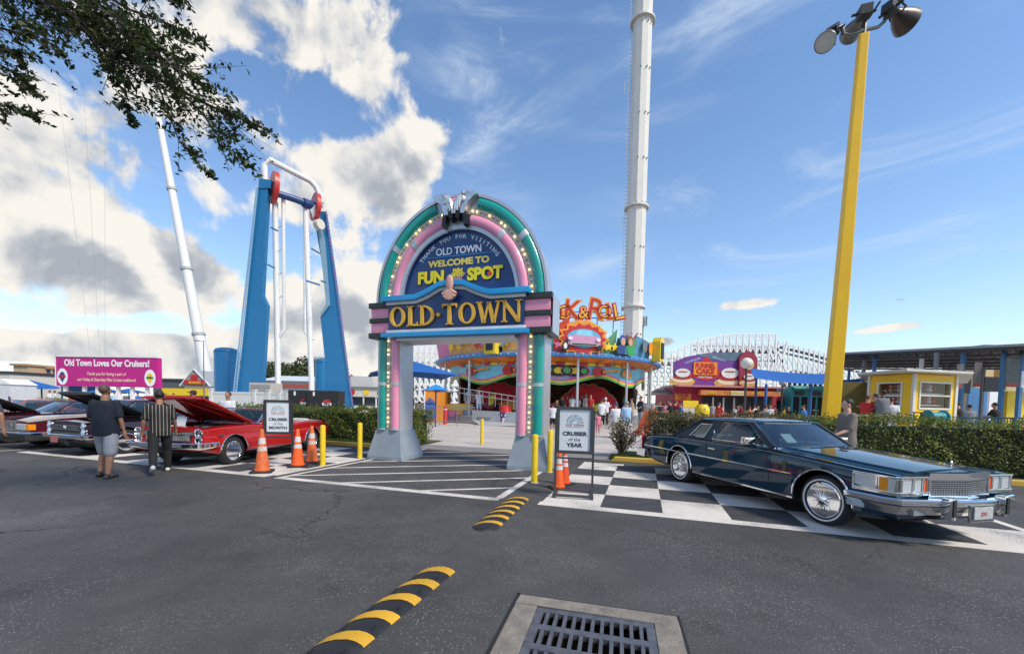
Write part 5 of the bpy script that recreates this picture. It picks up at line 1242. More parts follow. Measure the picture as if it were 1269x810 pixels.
# distant oaks
oak = leafmat('oak_far_leaf', (.018, .032, .010), (.05, .07, .018), (.11, .12, .04), .2); bark = M('bark', (.10, .075, .055), .9, var=.3, scale=6, bump=.5, bscale=12)
def far_tree(px, Y, ptop, wpx, label, seed, n=5200):
    p = fp(px, Y); t = thing('tree', label, 'tree', p, 0, 'distant oaks behind the rides'); H_ = zat(px, ptop, Y); Wd = wpx/500*Y/2; g_ = np.random.default_rng(seed)
    tb_ = B(); tb_.tube([(0, 0, 0), (.1, 0, H_*.3), (0, .1, H_*.6)], [.5, .4, .2], 8)
    for k in range(6): a = g_.uniform(0, 6.28); tb_.tube([(0, 0, H_*.3), (Wd*.6*math.cos(a), Wd*.5*math.sin(a), H_*.75)], [.25, .06], 6)
    tb_.obj('trunk', bark, t)
    P_ = []; N__ = []
    lob = [(g_.uniform(-.75, .75)*Wd, g_.uniform(-.6, .6)*Wd, H_*g_.uniform(.42, .80), g_.uniform(.24, .42)*Wd) for _ in range(18)]
    for i in range(n):
        l_ = lob[g_.integers(len(lob))]; d = g_.normal(size=3); d /= np.linalg.norm(d); rr = l_[3]*(.72+.34*g_.random()); q = (l_[0]+d[0]*rr, l_[1]+d[1]*rr, min(l_[2]+d[2]*rr*.8, H_)); 
        if q[2] > H_*.16: P_.append(q); N__.append(d)
    leaves('crown', P_, Y*.0062, oak, t, nrm=N__, nb=.5, seed=seed, aspect=.8)
far_tree(343, 130, 447, 84, 'dark oak between the left leg and the pendulum of the swing ride', 1); far_tree(382, 118, 441, 84, 'broad oak behind the middle of the swing ride', 2, 7000); far_tree(428, 140, 462, 40, 'low tree behind the right leg of the swing ride', 3, 3000)
far_tree(1000, 150, 455, 60, 'dark tree seen through the white coaster frame', 4, 3000); far_tree(75, 140, 470, 60, 'low tree beside the tan hotel', 6, 3000)
# pink billboard
Yb = 28; pl_, pr_ = at(70, 478, Yb), at(195, 478, Yb-.6)
ang = math.atan2(pr_.y-pl_.y, pr_.x-pl_.x); Wb = (pr_-pl_).length; zb0 = zat(132, 479, Yb); zb1 = zat(132, 443, Yb)
bb = thing('billboard', 'magenta billboard reading Old Town Loves Our Cruisers on white posts', 'billboard', (pl_.x, pl_.y, 0), ang)
mag = M('magenta', (.50, .008, .21), .5, var=.05)
B().box(0, Wb, 0, .35, zb0, zb1).obj('panel', mag, bb, smooth=0); b = B(); b.box(-.04, Wb+.04, -.04, .38, zb1, zb1+.07); b.box(-.04, -.001, -.04, .38, zb0, zb1); b.obj('panel_edge', wm, bb, smooth=0)
for k, x in enumerate((.45, 1.9, 2.9, 4.45, 5.5, 6.6)): B().box(x-.09, x+.09, .1, .28, 0, zb0).obj('post', wm, bb, smooth=0)
hb = zb1-zb0; bw = M('billboard_white', (.85, .85, .85), .5); by = M('billboard_yellow', (.85, .62, .45), .5)
text('Old Town Loves Our Cruisers!', .62, bw, bb, XZ(Wb/2+.05, -.01, zb1-.42), .004, .018, sx=.80)
text('Thank you for being a part of', .30, by, bb, XZ(Wb/2+.02, -.01, zb0+.86), .003, .004, sx=.82); text('our Friday & Saturday Nite Cruise traditions!', .30, by, bb, XZ(Wb/2+.02, -.01, zb0+.46), .003, .004, sx=.80)
for x, c1, c2 in ((.48, M('emblem_navy', (.03, .05, .2), .5), red_m), (Wb-.52, yel_m, green_m)):
    b = B(); b.lathe([(.40, -.012), (.40, -.006), (.001, -.006)][::-1], 28, axis='y'); o = b.obj('oval_badge', bw, bb, smooth=0); o.location = (x, 0, zb0+.64); o.scale = (1, 1, 1.42)
    b = B(); b.prism([(-.2, .1), (-.2, -.05), (0, -.28), (.2, -.05), (.2, .1), (.1, .22), (-.1, .22)], -.024, -.014); b.obj('badge_shape', c1, o, smooth=0); b = B(); b.box(-.27, .27, -.032, -.026, -.04, .06); b.obj('badge_band', c2, o, smooth=0)
text('FUN', .16, black_m, bb, XZ(Wb-.52, -.04, zb0+.66), .002, .004, sx=.9)
# building boxes far left
def building(px0, px1, ptop, Y, name, label, mat, depth=10, roofm=None, roofh=0, cat='building', zbase=0):
    a, c = fp(px0, Y), fp(px1, Y); t = thing(name, label, cat, (a.x, Y, 0)); W_ = c.x-a.x; z = zat((px0+px1)/2, ptop, Y)
    B().box(0, W_, 0, depth, zbase, z).obj('wall', mat, t, smooth=0)
    return t, W_, z
tan = M('tan_stucco', (.50, .36, .22), .8, var=.1, scale=.5); wind = M('dark_window', (.03, .045, .06), .15)
t, W_, z = building(18, 36, 453, 100, 'hotel', 'tan hotel wing with stair tower at the far left', tan)
B().box(-.5, W_+.3, -.4, 10.4, z, z+.5).obj('roof', M('orange_eave', (.42, .25, .14), .8), t, smooth=0)
for k in range(2):
    for j in range(2): o = B().box(.4+k*1.8, 1.5+k*1.8, -.05, .0-.003, 2+j*2.6, 3.8+j*2.6).obj('window', wind, t, smooth=0)
t, W_, z = building(36, 70, 457, 104, 'hotel', 'blue and tan balcony wing of the hotel left of the billboard', M('hotel_blue', (.05, .09, .2), .6))
B().box(-.3, W_+6, -.4, 10.4, z, z+.45).obj('roof', M('orange_eave', (.42, .25, .14), .8), t, smooth=0)
for k in range(4): B().box(.8+k*1.75, 1.2+k*1.75, -.25, -.003, 0, z-.1).obj('pillar', tan, t, smooth=0)
for k in range(2): B().box(0, W_, -.8, -.26, 2.6+2.6*k, 2.85+2.6*k).obj('balcony', tan, t, smooth=0)
t, W_, z = building(0, 14, 463, 90, 'low_building', 'pale low building with dark top at the far left edge', wall_cream); B().box(-.2, W_+.2, -.2, 10.2, z, z+.6).obj('roof', roof_dark, t, smooth=0)
t, W_, z = building(190, 232, 470, 95, 'low_building', 'dark grey flat roofed building right of the billboard', M('grey_clad', (.10, .10, .105), .7))
B().box(-.4, W_+.4, -.4, 10.4, z, z+.25).obj('roof', M('grey_trim', (.2, .2, .2), .6), t, smooth=0)
t, W_, z = building(229, 261, 478, 70, 'diner', 'small diner with white gable roof and red sign', wall_cream, 7)
zg = zat(243, 458, 70)
b = B(); b.prism([(-.4, z), (W_/2-.3, zg), (W_+.2, z)], -.3, 7.3); b.obj('gable', M('gable_grey', (.30, .32, .34), .6), t, smooth=0)
b = B(); b.tube([(-.5, -.4, z-.05), (W_/2-.3, -.4, zg+.1), (W_+.3, -.4, z-.05)], .14, 4); b.obj('gable_trim', wm, t, smooth=0)
B().box(.4, W_-.5, -.6, -.35, z+.2, z+.95).obj('red_sign', red_m, t, smooth=0); b = B(); b.lathe([(.55, -.62), (.55, -.36)], 16, (W_/2-.2, 0, z+1.4), axis='y'); b.obj('round_sign', red_m, t); B().box(-3.5, W_, -.5, -.01, z-1.7, z-.5).obj('awning', yel_m, t, smooth=0)
text('BURGERS', .5, yel_m, t, XZ(W_/2, -.62, z+.55), .01, .01)
for k in range(4): o = B().box(.4+k*1.05, 1.2+k*1.05, -.05, -.003, .8, z-1.75).obj('window', wind, t, smooth=0)
# white building with red fascia behind swing ride
t, W_, z = building(322, 402, 472, 62, 'long_shed', 'long low white building with red fascia behind the swing ride', wall_white, 8); B().box(-.2, W_+.2, -.35, -.01, z-1.0, z-.45).obj('fascia', M('brick_red', (.35, .09, .06), .6), t, smooth=0)
b = B(); b.add([(-.3, -.4, z), (W_+.3, -.4, z), (W_+.3, 6, z+1.1), (-.3, 6, z+1.1)], [(0, 1, 2, 3)]); b.add([(-.3, -.4, z-.06), (W_+.3, -.4, z-.06), (W_+.3, 6, z+1.04), (-.3, 6, z+1.04)], [(3, 2, 1, 0)]); b.obj('roof', M('metal_roof', (.55, .60, .64), .4, var=.05), t, smooth=0)
t, W_, z = building(434, 462, 466, 58, 'food_hall', 'white flat food hall behind the left side of the arch', M('pale_grey_wall', (.55, .55, .54), .6), 9)
B().box(-.3, W_+6.2, -.8, -.01, z-1.75, z-1.5).obj('canopy_edge', M('grey_trim', (.2, .2, .2), .6), t, smooth=0); B().box(0, W_+6, -.6, -.01, z-2.9, z-1.76).obj('sign_band', M('sign_band_cream', (.60, .57, .52), .6), t, smooth=0)
for k, c in ((.5, red_m), (2.5, yel_m), (4.5, purple_m), (6.5, red_m)):
    b = B(); b.lathe([(.42, -.66), (.42, -.61)], 18, (k, 0, z-2.3), axis='y'); b.obj('round_logo', c, t)
for k in range(5): B().box(.2+k*1.8, .35+k*1.8, -.5, -.35, 0, z-2.9).obj('post', wm, t, smooth=0)
B().box(0, W_+6, -.02, -.001, .8, z-3.0).obj('window', wind, t, smooth=0)
# fence, coolers, ac box
pvc = M('pvc_white', (.66, .66, .63), .45, var=.04)
Yf = 27; a, c = fp(262, Yf), fp(357, Yf-1.5); ang = math.atan2(c.y-a.y, c.x-a.x); Lf = (c-a).length
t = thing('white_fence', 'white plastic panel fence behind the hedge and red convertible', 'fence', a, ang); zf = zat(300, 485.5, Yf)
xs = [0, .58*Lf*1.0, .76*Lf, .90*Lf, Lf]
for x in xs: b = B(); b.box(x-.11, x+.11, -.08, .08, 0, zf+.1); b.box(x-.14, x+.14, -.11, .11, zf+.1, zf+.16); b.obj('post', pvc, t, smooth=0)
for i in range(4): 
    b = B(); x0, x1 = xs[i]+.11, xs[i+1]-.11; b.box(x0, x1, -.02, .02, .1, zf-.02); b.box(x0, x1, -.04, .04, zf-.14, zf); b.box(x0, x1, -.04, .04, .05, .2)
    for k in range(int((x1-x0)/.18)): b.box(x0+.18*k, x0+.18*k+.01, -.026, .026, .2, zf-.14)
    b.obj('panel', pvc, t, smooth=0)
t, W_, z = building(309, 336, 474, 30, 'utility_box', 'beige utility cabinet behind the white fence', M('beige_metal', (.45, .43, .39), .5), 1.5, cat='cabinet'); b = B()
for k in range(5): b.box(.1, W_-.1, -.02, -.003, z-.2-k*.1, z-.17-k*.1)
b.obj('vent', M('grey_trim', (.2, .2, .2), .6), t, smooth=0)
for (xa, xb, lab, cx_) in ((357, 380, 'black drinks cooler with a round logo, left of the pair behind the hedge', .9), (380.5, 420, 'black drinks cooler with a full round red white and blue logo behind the hedge', .62)):
    Yc = 24 if xa < 370 else 23.6; a, c = fp(xa, Yc), fp(xb, Yc); t = thing('drinks_cooler', lab, 'drinks cooler', (a.x, Yc, 0), 0, 'black drinks coolers'); W_ = c.x-a.x; z = zat(390, 483.5, Yc)
    B().box(0, W_-.02, 0, .9, 0, z).obj('cabinet', M('cooler_black', (.016, .016, .018), .35), t, smooth=0, bevel=.02)
    B().box(.35, .45, -.02, -.002, z-.32, z-.08).obj('handle', wm, t, smooth=0)
    lx = W_*cx_; lr = .27; lz = z-.78
    def seg(a0, a1, m_, nm):
        b = B(); pts = [(lx+lr*math.cos(a0+(a1-a0)*k/16), lz+lr*math.sin(a0+(a1-a0)*k/16)) for k in range(17)]
        pts = [q for q in pts if q[0] < W_-.03]
        if len(pts) > 2: b.prism(pts, -.012, -.004); b.obj(nm, m_, t, smooth=0)
    seg(.25, PI-.25, red_m, 'logo_red_half'); seg(PI+.30, 2*PI-.30, M('logo_blue', (.02, .06, .35), .5), 'logo_blue_half')
    b = B(); x0, x1 = max(.02, lx-lr), min(W_-.03, lx+lr); b.box(x0, x1, -.012, -.004, lz-.075, lz+.062); b.obj('logo_white_band', wm, t, smooth=0)
    if cx_ < .8: text('PEPSI', .14, black_m, t, XZ(lx, -.014, lz-.005), .002, .006, sx=1.05)
# umbrellas
def umbrella(px, Y, ptop, peave, wpx, label, group=None, round_=False, rot=.4, hpole=None, mat=None):
    p = fp(px, Y); t = thing('parasol', label, 'parasol', p, rot, group or 'blue shade parasols'); zt, ze = zat(px, ptop, Y), zat(px, peave, Y); r = wpx/500*Y/2*1.06; n = 8 if round_ else 4
    b = B(); ring_ = [(r*math.cos(2*PI*k/n+PI/n), r*math.sin(2*PI*k/n+PI/n), ze) for k in range(n)]; m_ = []
    sub = []
    for k in range(n):
        a_, c_ = Vector(ring_[k]), Vector(ring_[(k+1) % n]); ap = Vector((0, 0, zt)); md = (a_+c_)/2+Vector((0, 0, .12*(zt-ze)))
        b.add([ap, a_, md, c_], [(0, 1, 2), (0, 2, 3)])
    b.obj('canopy', mat or canvas_b, t, smooth=0); B().tube([(0, 0, 0), (0, 0, zt-.02)], .06 if Y < 25 else .05, 10).obj('pole', blue_post, t)
    rb = B()
    for q in ring_: rb.tube([(0, 0, zt-.05), (q[0]*.97, q[1]*.97, q[2]-.02)], .02, 4)
    rb.obj('ribs', blue_post, t); return t
umbrella(511, 19, 447, 466, 132, 'large blue square shade parasol seen through the arch')
umbrella(540, 25, 476, 484, 40, 'smaller light blue parasol over the play stall', mat=M('bright_blue_canvas', (.01, .22, .55), .8))
for (x, l) in ((133, 'blue parasol under the left half of the billboard'), (160, 'blue parasol under the right half of the billboard')): umbrella(x, 40, 481, 487, 44, l, 'small blue parasols behind the hedge', True)
sh2 = thing('shade_canopy', 'long blue fabric shade canopy at the far left', 'shade canopy', fp(20, 44)); o2 = sh2.location.copy(); b = B()
f_ = [at(-30, 470, 44), at(38, 471, 44), at(76, 480, 44), at(70, 482, 41), at(-30, 482, 41)]; b.add([v-o2 for v in f_], [(0, 1, 2, 3, 4)]); b.obj('canopy', canvas_b, sh2, smooth=0)
for px in (-10, 25, 52): B().tube([fp(px, 42)-o2, fp(px, 42)-o2+Vector((0, 0, zat(px, 480, 42)))], .07, 8).obj('post', blue_post, sh2)
t = thing('lean_board', 'pale green striped board leaning near the far left hedge', 'board', fp(36, 38)); b = B(); z = zat(36, 485, 38); b.prism([(-.5, .8), (.6, .8), (.35, z), (-.45, z)], 0, .1); b.obj('panel', M('pale_green_board', (.42, .50, .36), .6, var=.2, scale=12), t, smooth=0); b = B(); b.box(-.4, -.3, 0, .1, 0, .8); b.box(.35, .45, 0, .1, 0, .8); b.obj('leg', wm, t, smooth=0)
t = thing('white_tent', 'white tent wall at the left edge', 'tent', fp(6, 36)); z = zat(6, 476, 36); b = B(); b.box(-1.2, .55, 0, 2, 0, z); b.obj('tent_wall', M('tent_white', (.6, .61, .62), .7, var=.1), t, smooth=0); b = B(); b.prism([(-1.3, z), (.65, z), (-.3, z+.5)], -.05, 2.05); b.obj('tent_roof', wm, t, smooth=0)
# street lamps
def lamp(px, Y, ptop, label, globe=True, thick=.06):
    p = fp(px, Y); t = thing('street_lamp', label, 'street lamp', p); z = zat(px, ptop, Y)
    if globe:
        pm = M('lamp_brown', (.07, .05, .04), .5); B().lathe([(.16, 0), (.16, .4), (thick*1.3, .5), (thick, .6), (thick*.9, z-.5), (.11, z-.45), (.09, z-.4)], 14).obj('post', pm, t); B().sphere((0, 0, z-.2), .29, 20, 12).obj('globe', M('opal_globe', (.72, .68, .60), .3, var=.05), t, smooth=60)
    else:
        B().tube([(0, 0, 0), (0, 0, z)], [.1, .06], 8).obj('post', M('lamp_steel', (.16, .17, .18), .5), t); b = B(); b.tube([(0, 0, z-.1), (-.9, 0, z)], .04, 6); b.box(-1.3, -.7, -.12, .12, z-.08, z+.04); b.obj('lamp_head', M('lamp_steel', (.16, .17, .18), .5), t, smooth=0)
lamp(923, 21, 445, 'brown lamp post with a white globe in front of the dessert stand'); lamp(968.5, 36, 471, 'smaller globe lamp beside the maroon awning stall', thick=.07); lamp(253, 60, 422, 'thin steel street lamp left of the blue tank', False)
# yellow floodlight pole
Yp = 12.5; p = fp(1028, Yp); fpz = thing('floodlight_pole', 'tall tapered yellow pole carrying three floodlights', 'light pole', p)
o_ = p.copy(); top = at(1070, 44, Yp)-o_; base = Vector((0, 0, 0)); 
b = B(); n = 8; ymat = M('pole_yellow', (.90, .52, .0), .45, var=.06, scale=1.2)
def pole_sec(c, w): return [c+Vector((math.cos(a)*w, math.sin(a)*w, 0)) for a in [R_(45)-.35+PI/2*k for k in range(4)]]
ss = [(0, .28), (.5, .225), (1, .16)]; rows = [pole_sec(top*f, w_) for f, w_ in ss]
for i in range(2):
    for k in range(4): b.quad(rows[i][k], rows[i][(k+1) % 4], rows[i+1][(k+1) % 4], rows[i+1][k])
b.add(rows[2], [(0, 1, 2, 3)]); b.obj('pole', ymat, fpz, smooth=0, bevel=.03)
gm_ = M('lamp_gunmetal', (.13, .13, .125), .4, .6, var=.2); bm_ = M('lamp_bronze', (.07, .06, .055), .4, .6, var=.2)
def Q(px, py, dy=0): return at(px, py, Yp+dy)-o_
b = B(); b.tube([Q(1044, 34, -.1), Q(1045, 42, -.1), Q(1052, 44), Q(1070, 38), Q(1088, 34), Q(1096, 27), Q(1097, 20)], .05, 8); b.tube([Q(1070, 46), Q(1071, 38), Q(1073, 8)], .06, 8); b.obj('cross_arm', gm_, fpz)
def flood(px, py, tx, ty, ty_d, r, mat, nm='floodlight'):
    c = Q(px, py); d = (Q(tx, ty, ty_d)-c).normalized(); rot = d.to_track_quat('Z', 'Y').to_matrix().to_4x4(); Mx = Matrix.Translation(c) @ rot
    b = B(); b.lathe([(r*.28, -.05), (r*.35, .08), (r*.62, .26), (r*.85, .46), (r, .68), (r*.98, .69), (r*.8, .50)], 24); b.v = [tuple(Mx @ Vector(v)) for v in b.v]; o = b.obj('floodlight', mat, fpz, smooth=40)
    b = B(); b.lathe([(r*.97, .665), (.001, .68)], 24); b.v = [tuple(Mx @ Vector(v)) for v in b.v]; b.obj('glass', M('flood_glass', (.55, .56, .54), .2), o)
    b = B(); b.box(-.15, .15, -.13, .13, -.36, -.02); b.box(-.3, .3, -.02, .02, -.2, -.12); b.tube([(-.24, 0, -.5), (-.24, 0, .1), (0, 0, .2)], .03, 6); b.tube([(.0, -.1, -.3), (.0, -.35, -.1)], .03, 5); b.v = [tuple(Mx @ Vector(v)) for v in b.v]; b.obj('ballast', M('ballast_black', (.03, .03, .032), .5), o, smooth=0, bevel=.02)
flood(1030, 42, 1016, 62, -.5, .27, gm_); flood(1067, 22, 1054, 42, .6, .28, gm_); flood(1108, 15, 1128, 32, .3, .35, bm_)
b = B(); b.tube([Q(1030, 40), Q(1044, 32)], .035, 6); b.tube([Q(1096, 22), Q(1108, 12)], .04, 6); b.tube([Q(1073, 10), Q(1066, 16)], .04, 6); b.obj('brackets', M('galvanised', (.5, .5, .46), .5, .5), fpz)
# ---------------------------------------------------------------- coaster
cw = M('coaster_white', (.80, .80, .78), .6, var=.06); trk = M('track_brown', (.16, .12, .10), .7)
cs = thing('roller_coaster', 'white wooden roller coaster frame curving behind the dessert stand', 'roller coaster', fp(880, 66)); oc = cs.location.copy()
tops = [(800, 436), (828, 436), (845, 430), (862, 423), (880, 418), (900, 414.5), (925, 413.5), (962, 413.5)]
def yi(tab, x): return interp([(float(a), float(c)) for a, c in tab], x)
b = B(); tk = B(); Yc0, Yc1 = 64, 67.5
def CPt(px, py, Y): return Vector(at(px, py, Y))-oc
def bar(b_, p, q, w_=.11):
    b_.tube([p, q], w_*1.3, 4, caps=False)
pxs = np.arange(801, 963.1, 8.05)
deck = lambda x: yi([(800, 452), (830, 450), (870, 440), (900, 434), (925, 433), (962, 437)], x)
for i, x in enumerate(pxs):
    for Y in (Yc0, Yc1):
        zt_ = CPt(x, yi(tops, x), Y); g0 = Vector((zt_.x, zt_.y, 0)); bar(b, g0, zt_, .13)
    if i:
        xp = pxs[i-1]
        for Y in (Yc0, Yc1):
            A, B2 = CPt(xp, yi(tops, xp), Y), CPt(x, yi(tops, x), Y); bar(b, A, B2, .12)
            A2, B3 = CPt(xp, yi(tops, xp)+7, Y), CPt(x, yi(tops, x)+7, Y); bar(b, A2, B3, .09); bar(b, A, B3, .08)
            if True:
                z_ = 3.5
                while z_ < zt_.z-2.2: bar(b, Vector((A.x, A.y, z_)), Vector((B2.x, B2.y, z_)), .09); bar(b, Vector((A.x, A.y, z_)), Vector((B2.x, B2.y, z_+2.2)), .07); bar(b, Vector((A.x, A.y, z_+2.2)), Vector((B2.x, B2.y, z_)), .07); z_ += 2.2
        for dz, w_ in ((0, .22), (3, .16)):
            bar(tk, CPt(xp, deck(xp)+dz, Yc0+.3), CPt(x, deck(x)+dz, Yc0+.3), w_); bar(tk, CPt(xp, deck(xp)+dz, Yc1-.3), CPt(x, deck(x)+dz, Yc1-.3), w_)
    bar(b, CPt(x, yi(tops, x), Yc0), CPt(x, yi(tops, x), Yc1), .1); bar(tk, CPt(x, deck(x), Yc0), CPt(x, deck(x), Yc1), .12)
    bar(b, CPt(x, deck(x)+8, Yc0), CPt(x, yi(tops, x)+2, Yc1), .08)
# descending stretch to the right
t2 = [(962, 424), (1000, 433), (1045, 446), (1075, 452)]
for i, x in enumerate(np.arange(965, 1076, 6.3)):
    zt_ = CPt(x, yi(t2, x), 66); bar(b, Vector((zt_.x, zt_.y, 0)), zt_, .1); zt2 = CPt(x, yi(t2, x)-2, 69); bar(b, Vector((zt2.x, zt2.y, 0)), zt2, .1)
    x2 = x+6.3; bar(b, CPt(x, yi(t2, x), 66), CPt(x2, yi(t2, x2), 66), .08); bar(tk, CPt(x, yi(t2, x)+5, 66.5), CPt(x2, yi(t2, x2)+5, 66.5), .2); bar(tk, CPt(x, yi(t2, x)+11, 66.5), CPt(x2, yi(t2, x2)+11, 66.5), .16)
    bar(b, CPt(x, yi(t2, x)+14, 66), CPt(x2, yi(t2, x2)+28, 66), .07); bar(b, CPt(x, yi(t2, x)+30, 66), CPt(x2, yi(t2, x2)+15, 66), .07)
for xx in (952, 962): bar(b, CPt(xx, 470, Yc0), CPt(xx+14, 424, Yc0), .16); bar(b, CPt(xx+16, 470, Yc0), CPt(xx, 430, Yc0), .16)
# dense left stretch behind the round ride and the arch
for Y in (62, 64, 66, 68):
    pv = None
    for i, x in enumerate(np.arange(492 if Y < 66 else 496, 800, 7.2)):
        yt_ = yi([(490, 416), (560, 421), (640, 428), (800, 436)], x)+(Y-62)*.8; zt_ = CPt(x, yt_, Y); bar(b, Vector((zt_.x, zt_.y, 0)), zt_, .16)
        if pv:
            z_ = 1.5
            while z_ < zt_.z-.5: bar(b, Vector((pv.x, pv.y, z_)), Vector((zt_.x, zt_.y, z_)), .12); bar(b, Vector((pv.x, pv.y, z_+1.9)), Vector((zt_.x, zt_.y, z_)), .11); z_ += 1.9
            bar(b, pv, zt_, .12)
        pv = zt_
b.obj('timber_frame', cw, cs, smooth=0, clean=False); tk.obj('track', trk, cs, smooth=0, clean=False)
# phone mast
t = thing('cell_mast', 'grey antenna mast behind the round ride', 'antenna', fp(793, 80)); z = zat(793, 396, 80); b = B(); b.tube([(0, 0, 0), (0, 0, z)], .22, 8); b.obj('mast', M('mast_grey', (.2, .21, .22), .5), t); b = B()
for k in range(7): a = 2*PI*k/7; b.box(.75*math.cos(a)-.12, .75*math.cos(a)+.12, .75*math.sin(a)-.08, .75*math.sin(a)+.08, z-1.2, z+.6)
b.tube([(-.8, 0, z-.4), (.8, 0, z-.4)], .05, 4); b.obj('antenna_panel', M('mast_grey', (.2, .21, .22), .5), t, smooth=0)
# ---------------------------------------------------------------- round ride
RC = Vector((3.0, 37.2, 0)); RR = 9.4
rr_ = thing('round_ride', 'round music themed fairground ride with painted canopy panels and red curtains', 'ride', RC)
def pol(r, a, z): return Vector((r*math.sin(a), -r*math.cos(a), z))      # a = 0 faces the camera, positive to the right
def aang(px, r=RR):            # angle at which the front of a ring of radius r is seen at a pixel column
    best = None
    for k in range(-90, 91):
        a = R_(k); p = RC+pol(r, a, 0); x = 634.5+FPX*p.x/p.y
        if best is None or abs(x-px) < best[0]: best = (abs(x-px), a)
    return best[1]
def band(b, r0, z0, r1, z1, a0, a1, n=40, zf0=None, zf1=None, thick=0):
    for i in range(n):
        aa, ab = a0+(a1-a0)*i/n, a0+(a1-a0)*(i+1)/n
        za0, zb0 = (zf0(aa), zf0(ab)) if zf0 else (z0, z0); za1, zb1 = (zf1(aa), zf1(ab)) if zf1 else (z1, z1)
        b.quad(pol(r0, aa, za0), pol(r0, ab, zb0), pol(r1, ab, zb1), pol(r1, aa, za1))
deckm = M('ride_deck', (.30, .30, .31), .5, .3); zr = 4.85
B().lathe([(RR+.3, 0), (RR+.3, .55), (RR-.2, .62), (.5, 1.6), (.001, 1.6)], 48).obj('platform', deckm, rr_, smooth=30)
for k in range(14):
    a = 2*PI*k/14+.16; B().tube([pol(RR-.1, a, .3), pol(RR-.1, a, zr)], .09, 8).obj('post', M('post_silver', (.55, .55, .56), .35, .5), rr_)
# canopy
cn = B(); cn.lathe([(RR+.25, zr), (RR+.25, zr+.12), (.5, zr+1.7), (.5, zr+1.5), (RR-.3, zr)], 56); cn.obj('canopy_roof', M('ride_roof', (.40, .09, .05), .6, var=.3, scale=1.5), rr_, smooth=30)
rim = B(); rim.lathe([(RR+.28, zr-.05), (RR+.5, zr-.02), (RR+.55, zr+.18), (RR+.3, zr+.32)], 72); rim.obj('canopy_rim', M('rim_blue', (.08, .25, .55), .4), rr_, smooth=40)
rb = B()
for k in range(110): a = 2*PI*k/110; c = pol(RR+.56, a, zr+.12); rb.sphere(tuple(c), .05, 6, 4)
rb.obj('rim_bulbs', M('rim_bulb_white', (.7, .7, .75), .3), rr_)['kind'] = 'stuff'
un = B(); band(un, RR+.3, zr-.02, RR-.8, zr-.35, -PI, PI, 72); un.obj('canopy_underside', M('underside_mural', (.75, .22, .03), .6, var=.6, scale=1.6), rr_, smooth=0)
# painted crown panels: (px0, px1, top z list, colour)
def mural(px0, px1, z0, z1a, z1b, mat, name='crown_panel', r=RR+.25, lean=.25, parent=None):
    a0, a1 = aang(px0), aang(px1); b = B(); n = 8
    for i in range(n):
        f0, f1 = i/n, (i+1)/n; aa, ab = a0+(a1-a0)*f0, a0+(a1-a0)*f1; za, zb = z1a+(z1b-z1a)*f0, z1a+(z1b-z1a)*f1
        b.quad(pol(r, aa, z0), pol(r, ab, z0), pol(r+lean, ab, zb), pol(r+lean, aa, za)); b.quad(pol(r-.06, aa, z0), pol(r+lean-.06, aa, za), pol(r+lean-.06, ab, zb), pol(r-.06, ab, z0))
        b.quad(pol(r, aa, z0+.0), pol(r+lean, aa, za), pol(r+lean-.06, aa, za), pol(r-.06, aa, z0)) if i == 0 else None
        b.quad(pol(r+lean, aa, za), pol(r+lean, ab, zb), pol(r+lean-.06, ab, zb), pol(r+lean-.06, aa, za))
    return b.obj(name, mat, parent or rr_, smooth=0), (a0+a1)/2
or_m = M('mural_orange', (.72, .36, .10), .5, var=.35, scale=1.1); gr_m = M('mural_green', (.12, .32, .16), .5, var=.35, scale=1.6); pu_m = M('mural_plum', (.30, .05, .14), .5, var=.3, scale=2)
zb_ = zr+.3
mural(546, 560, zb_, zb_+1.5, zb_+1.9, pink_m); mural(560, 606, zb_, zb_+1.7, zb_+2.2, or_m); mural(606, 622, zb_, zb_+2.2, zb_+2.3, black_m); mural(622, 660, zb_, zb_+2.3, zb_+2.5, or_m); mural(660, 684, zb_, zb_+1.6, zb_+1.8, teal_m)
mural(745, 757, zb_, zb_+.9, zb_+1.7, gr_m); mural(757, 770, zb_, zb_+.8, zb_+1.5, pu_m); mural(757, 778, zb_, zb_+1.1, zb_+1.2, gr_m, lean=.32); mural(778, 797, zb_, zb_+1.45, zb_+1.05, M('mural_sky', (.10, .30, .45), .5, var=.3, scale=1.4)); mural(770, 778, zb_, zb_+.7, zb_+1.6, pu_m)
def put(px, dz, r=RR+.62):       # matrix on the crown, x tangential, z up, facing out
    a = aang(px); p = pol(r, a, zb_+dz); return Matrix.Translation(p) @ Matrix.Rotation(a, 4, 'Z')
def deco(px, dz, polys, mat, th=.03, name='painted_shape', r=RR+.62, parent=None, s=1.):
    Mx = put(px, dz, r); b = B()
    for pl in polys: b.prism([(x*s, z*s) for x, z in pl], -th, 0)
    b.v = [tuple(Mx @ Vector(v)) for v in b.v]; return b.obj(name, mat, parent or rr_, smooth=0, clean=False)
def disc(cx_, cz, rx, rz=None, n=20): rz = rz or rx; return [(cx_+rx*math.cos(2*PI*k/n), cz+rz*math.sin(2*PI*k/n)) for k in range(n)]
def star(cx_, cz, R1, R2, n=12, ph=0): return [(cx_+(R1 if k % 2 == 0 else R2)*math.cos(PI*k/n+ph), cz+(R1 if k % 2 == 0 else R2)*math.sin(PI*k/n+ph)) for k in range(2*n)]
def deco2(px, dz, polys, mat, **k): return deco(px+1, dz*.66, [[(x*.88, z*.66) for x, z in pl] for pl in polys], mat, **k)
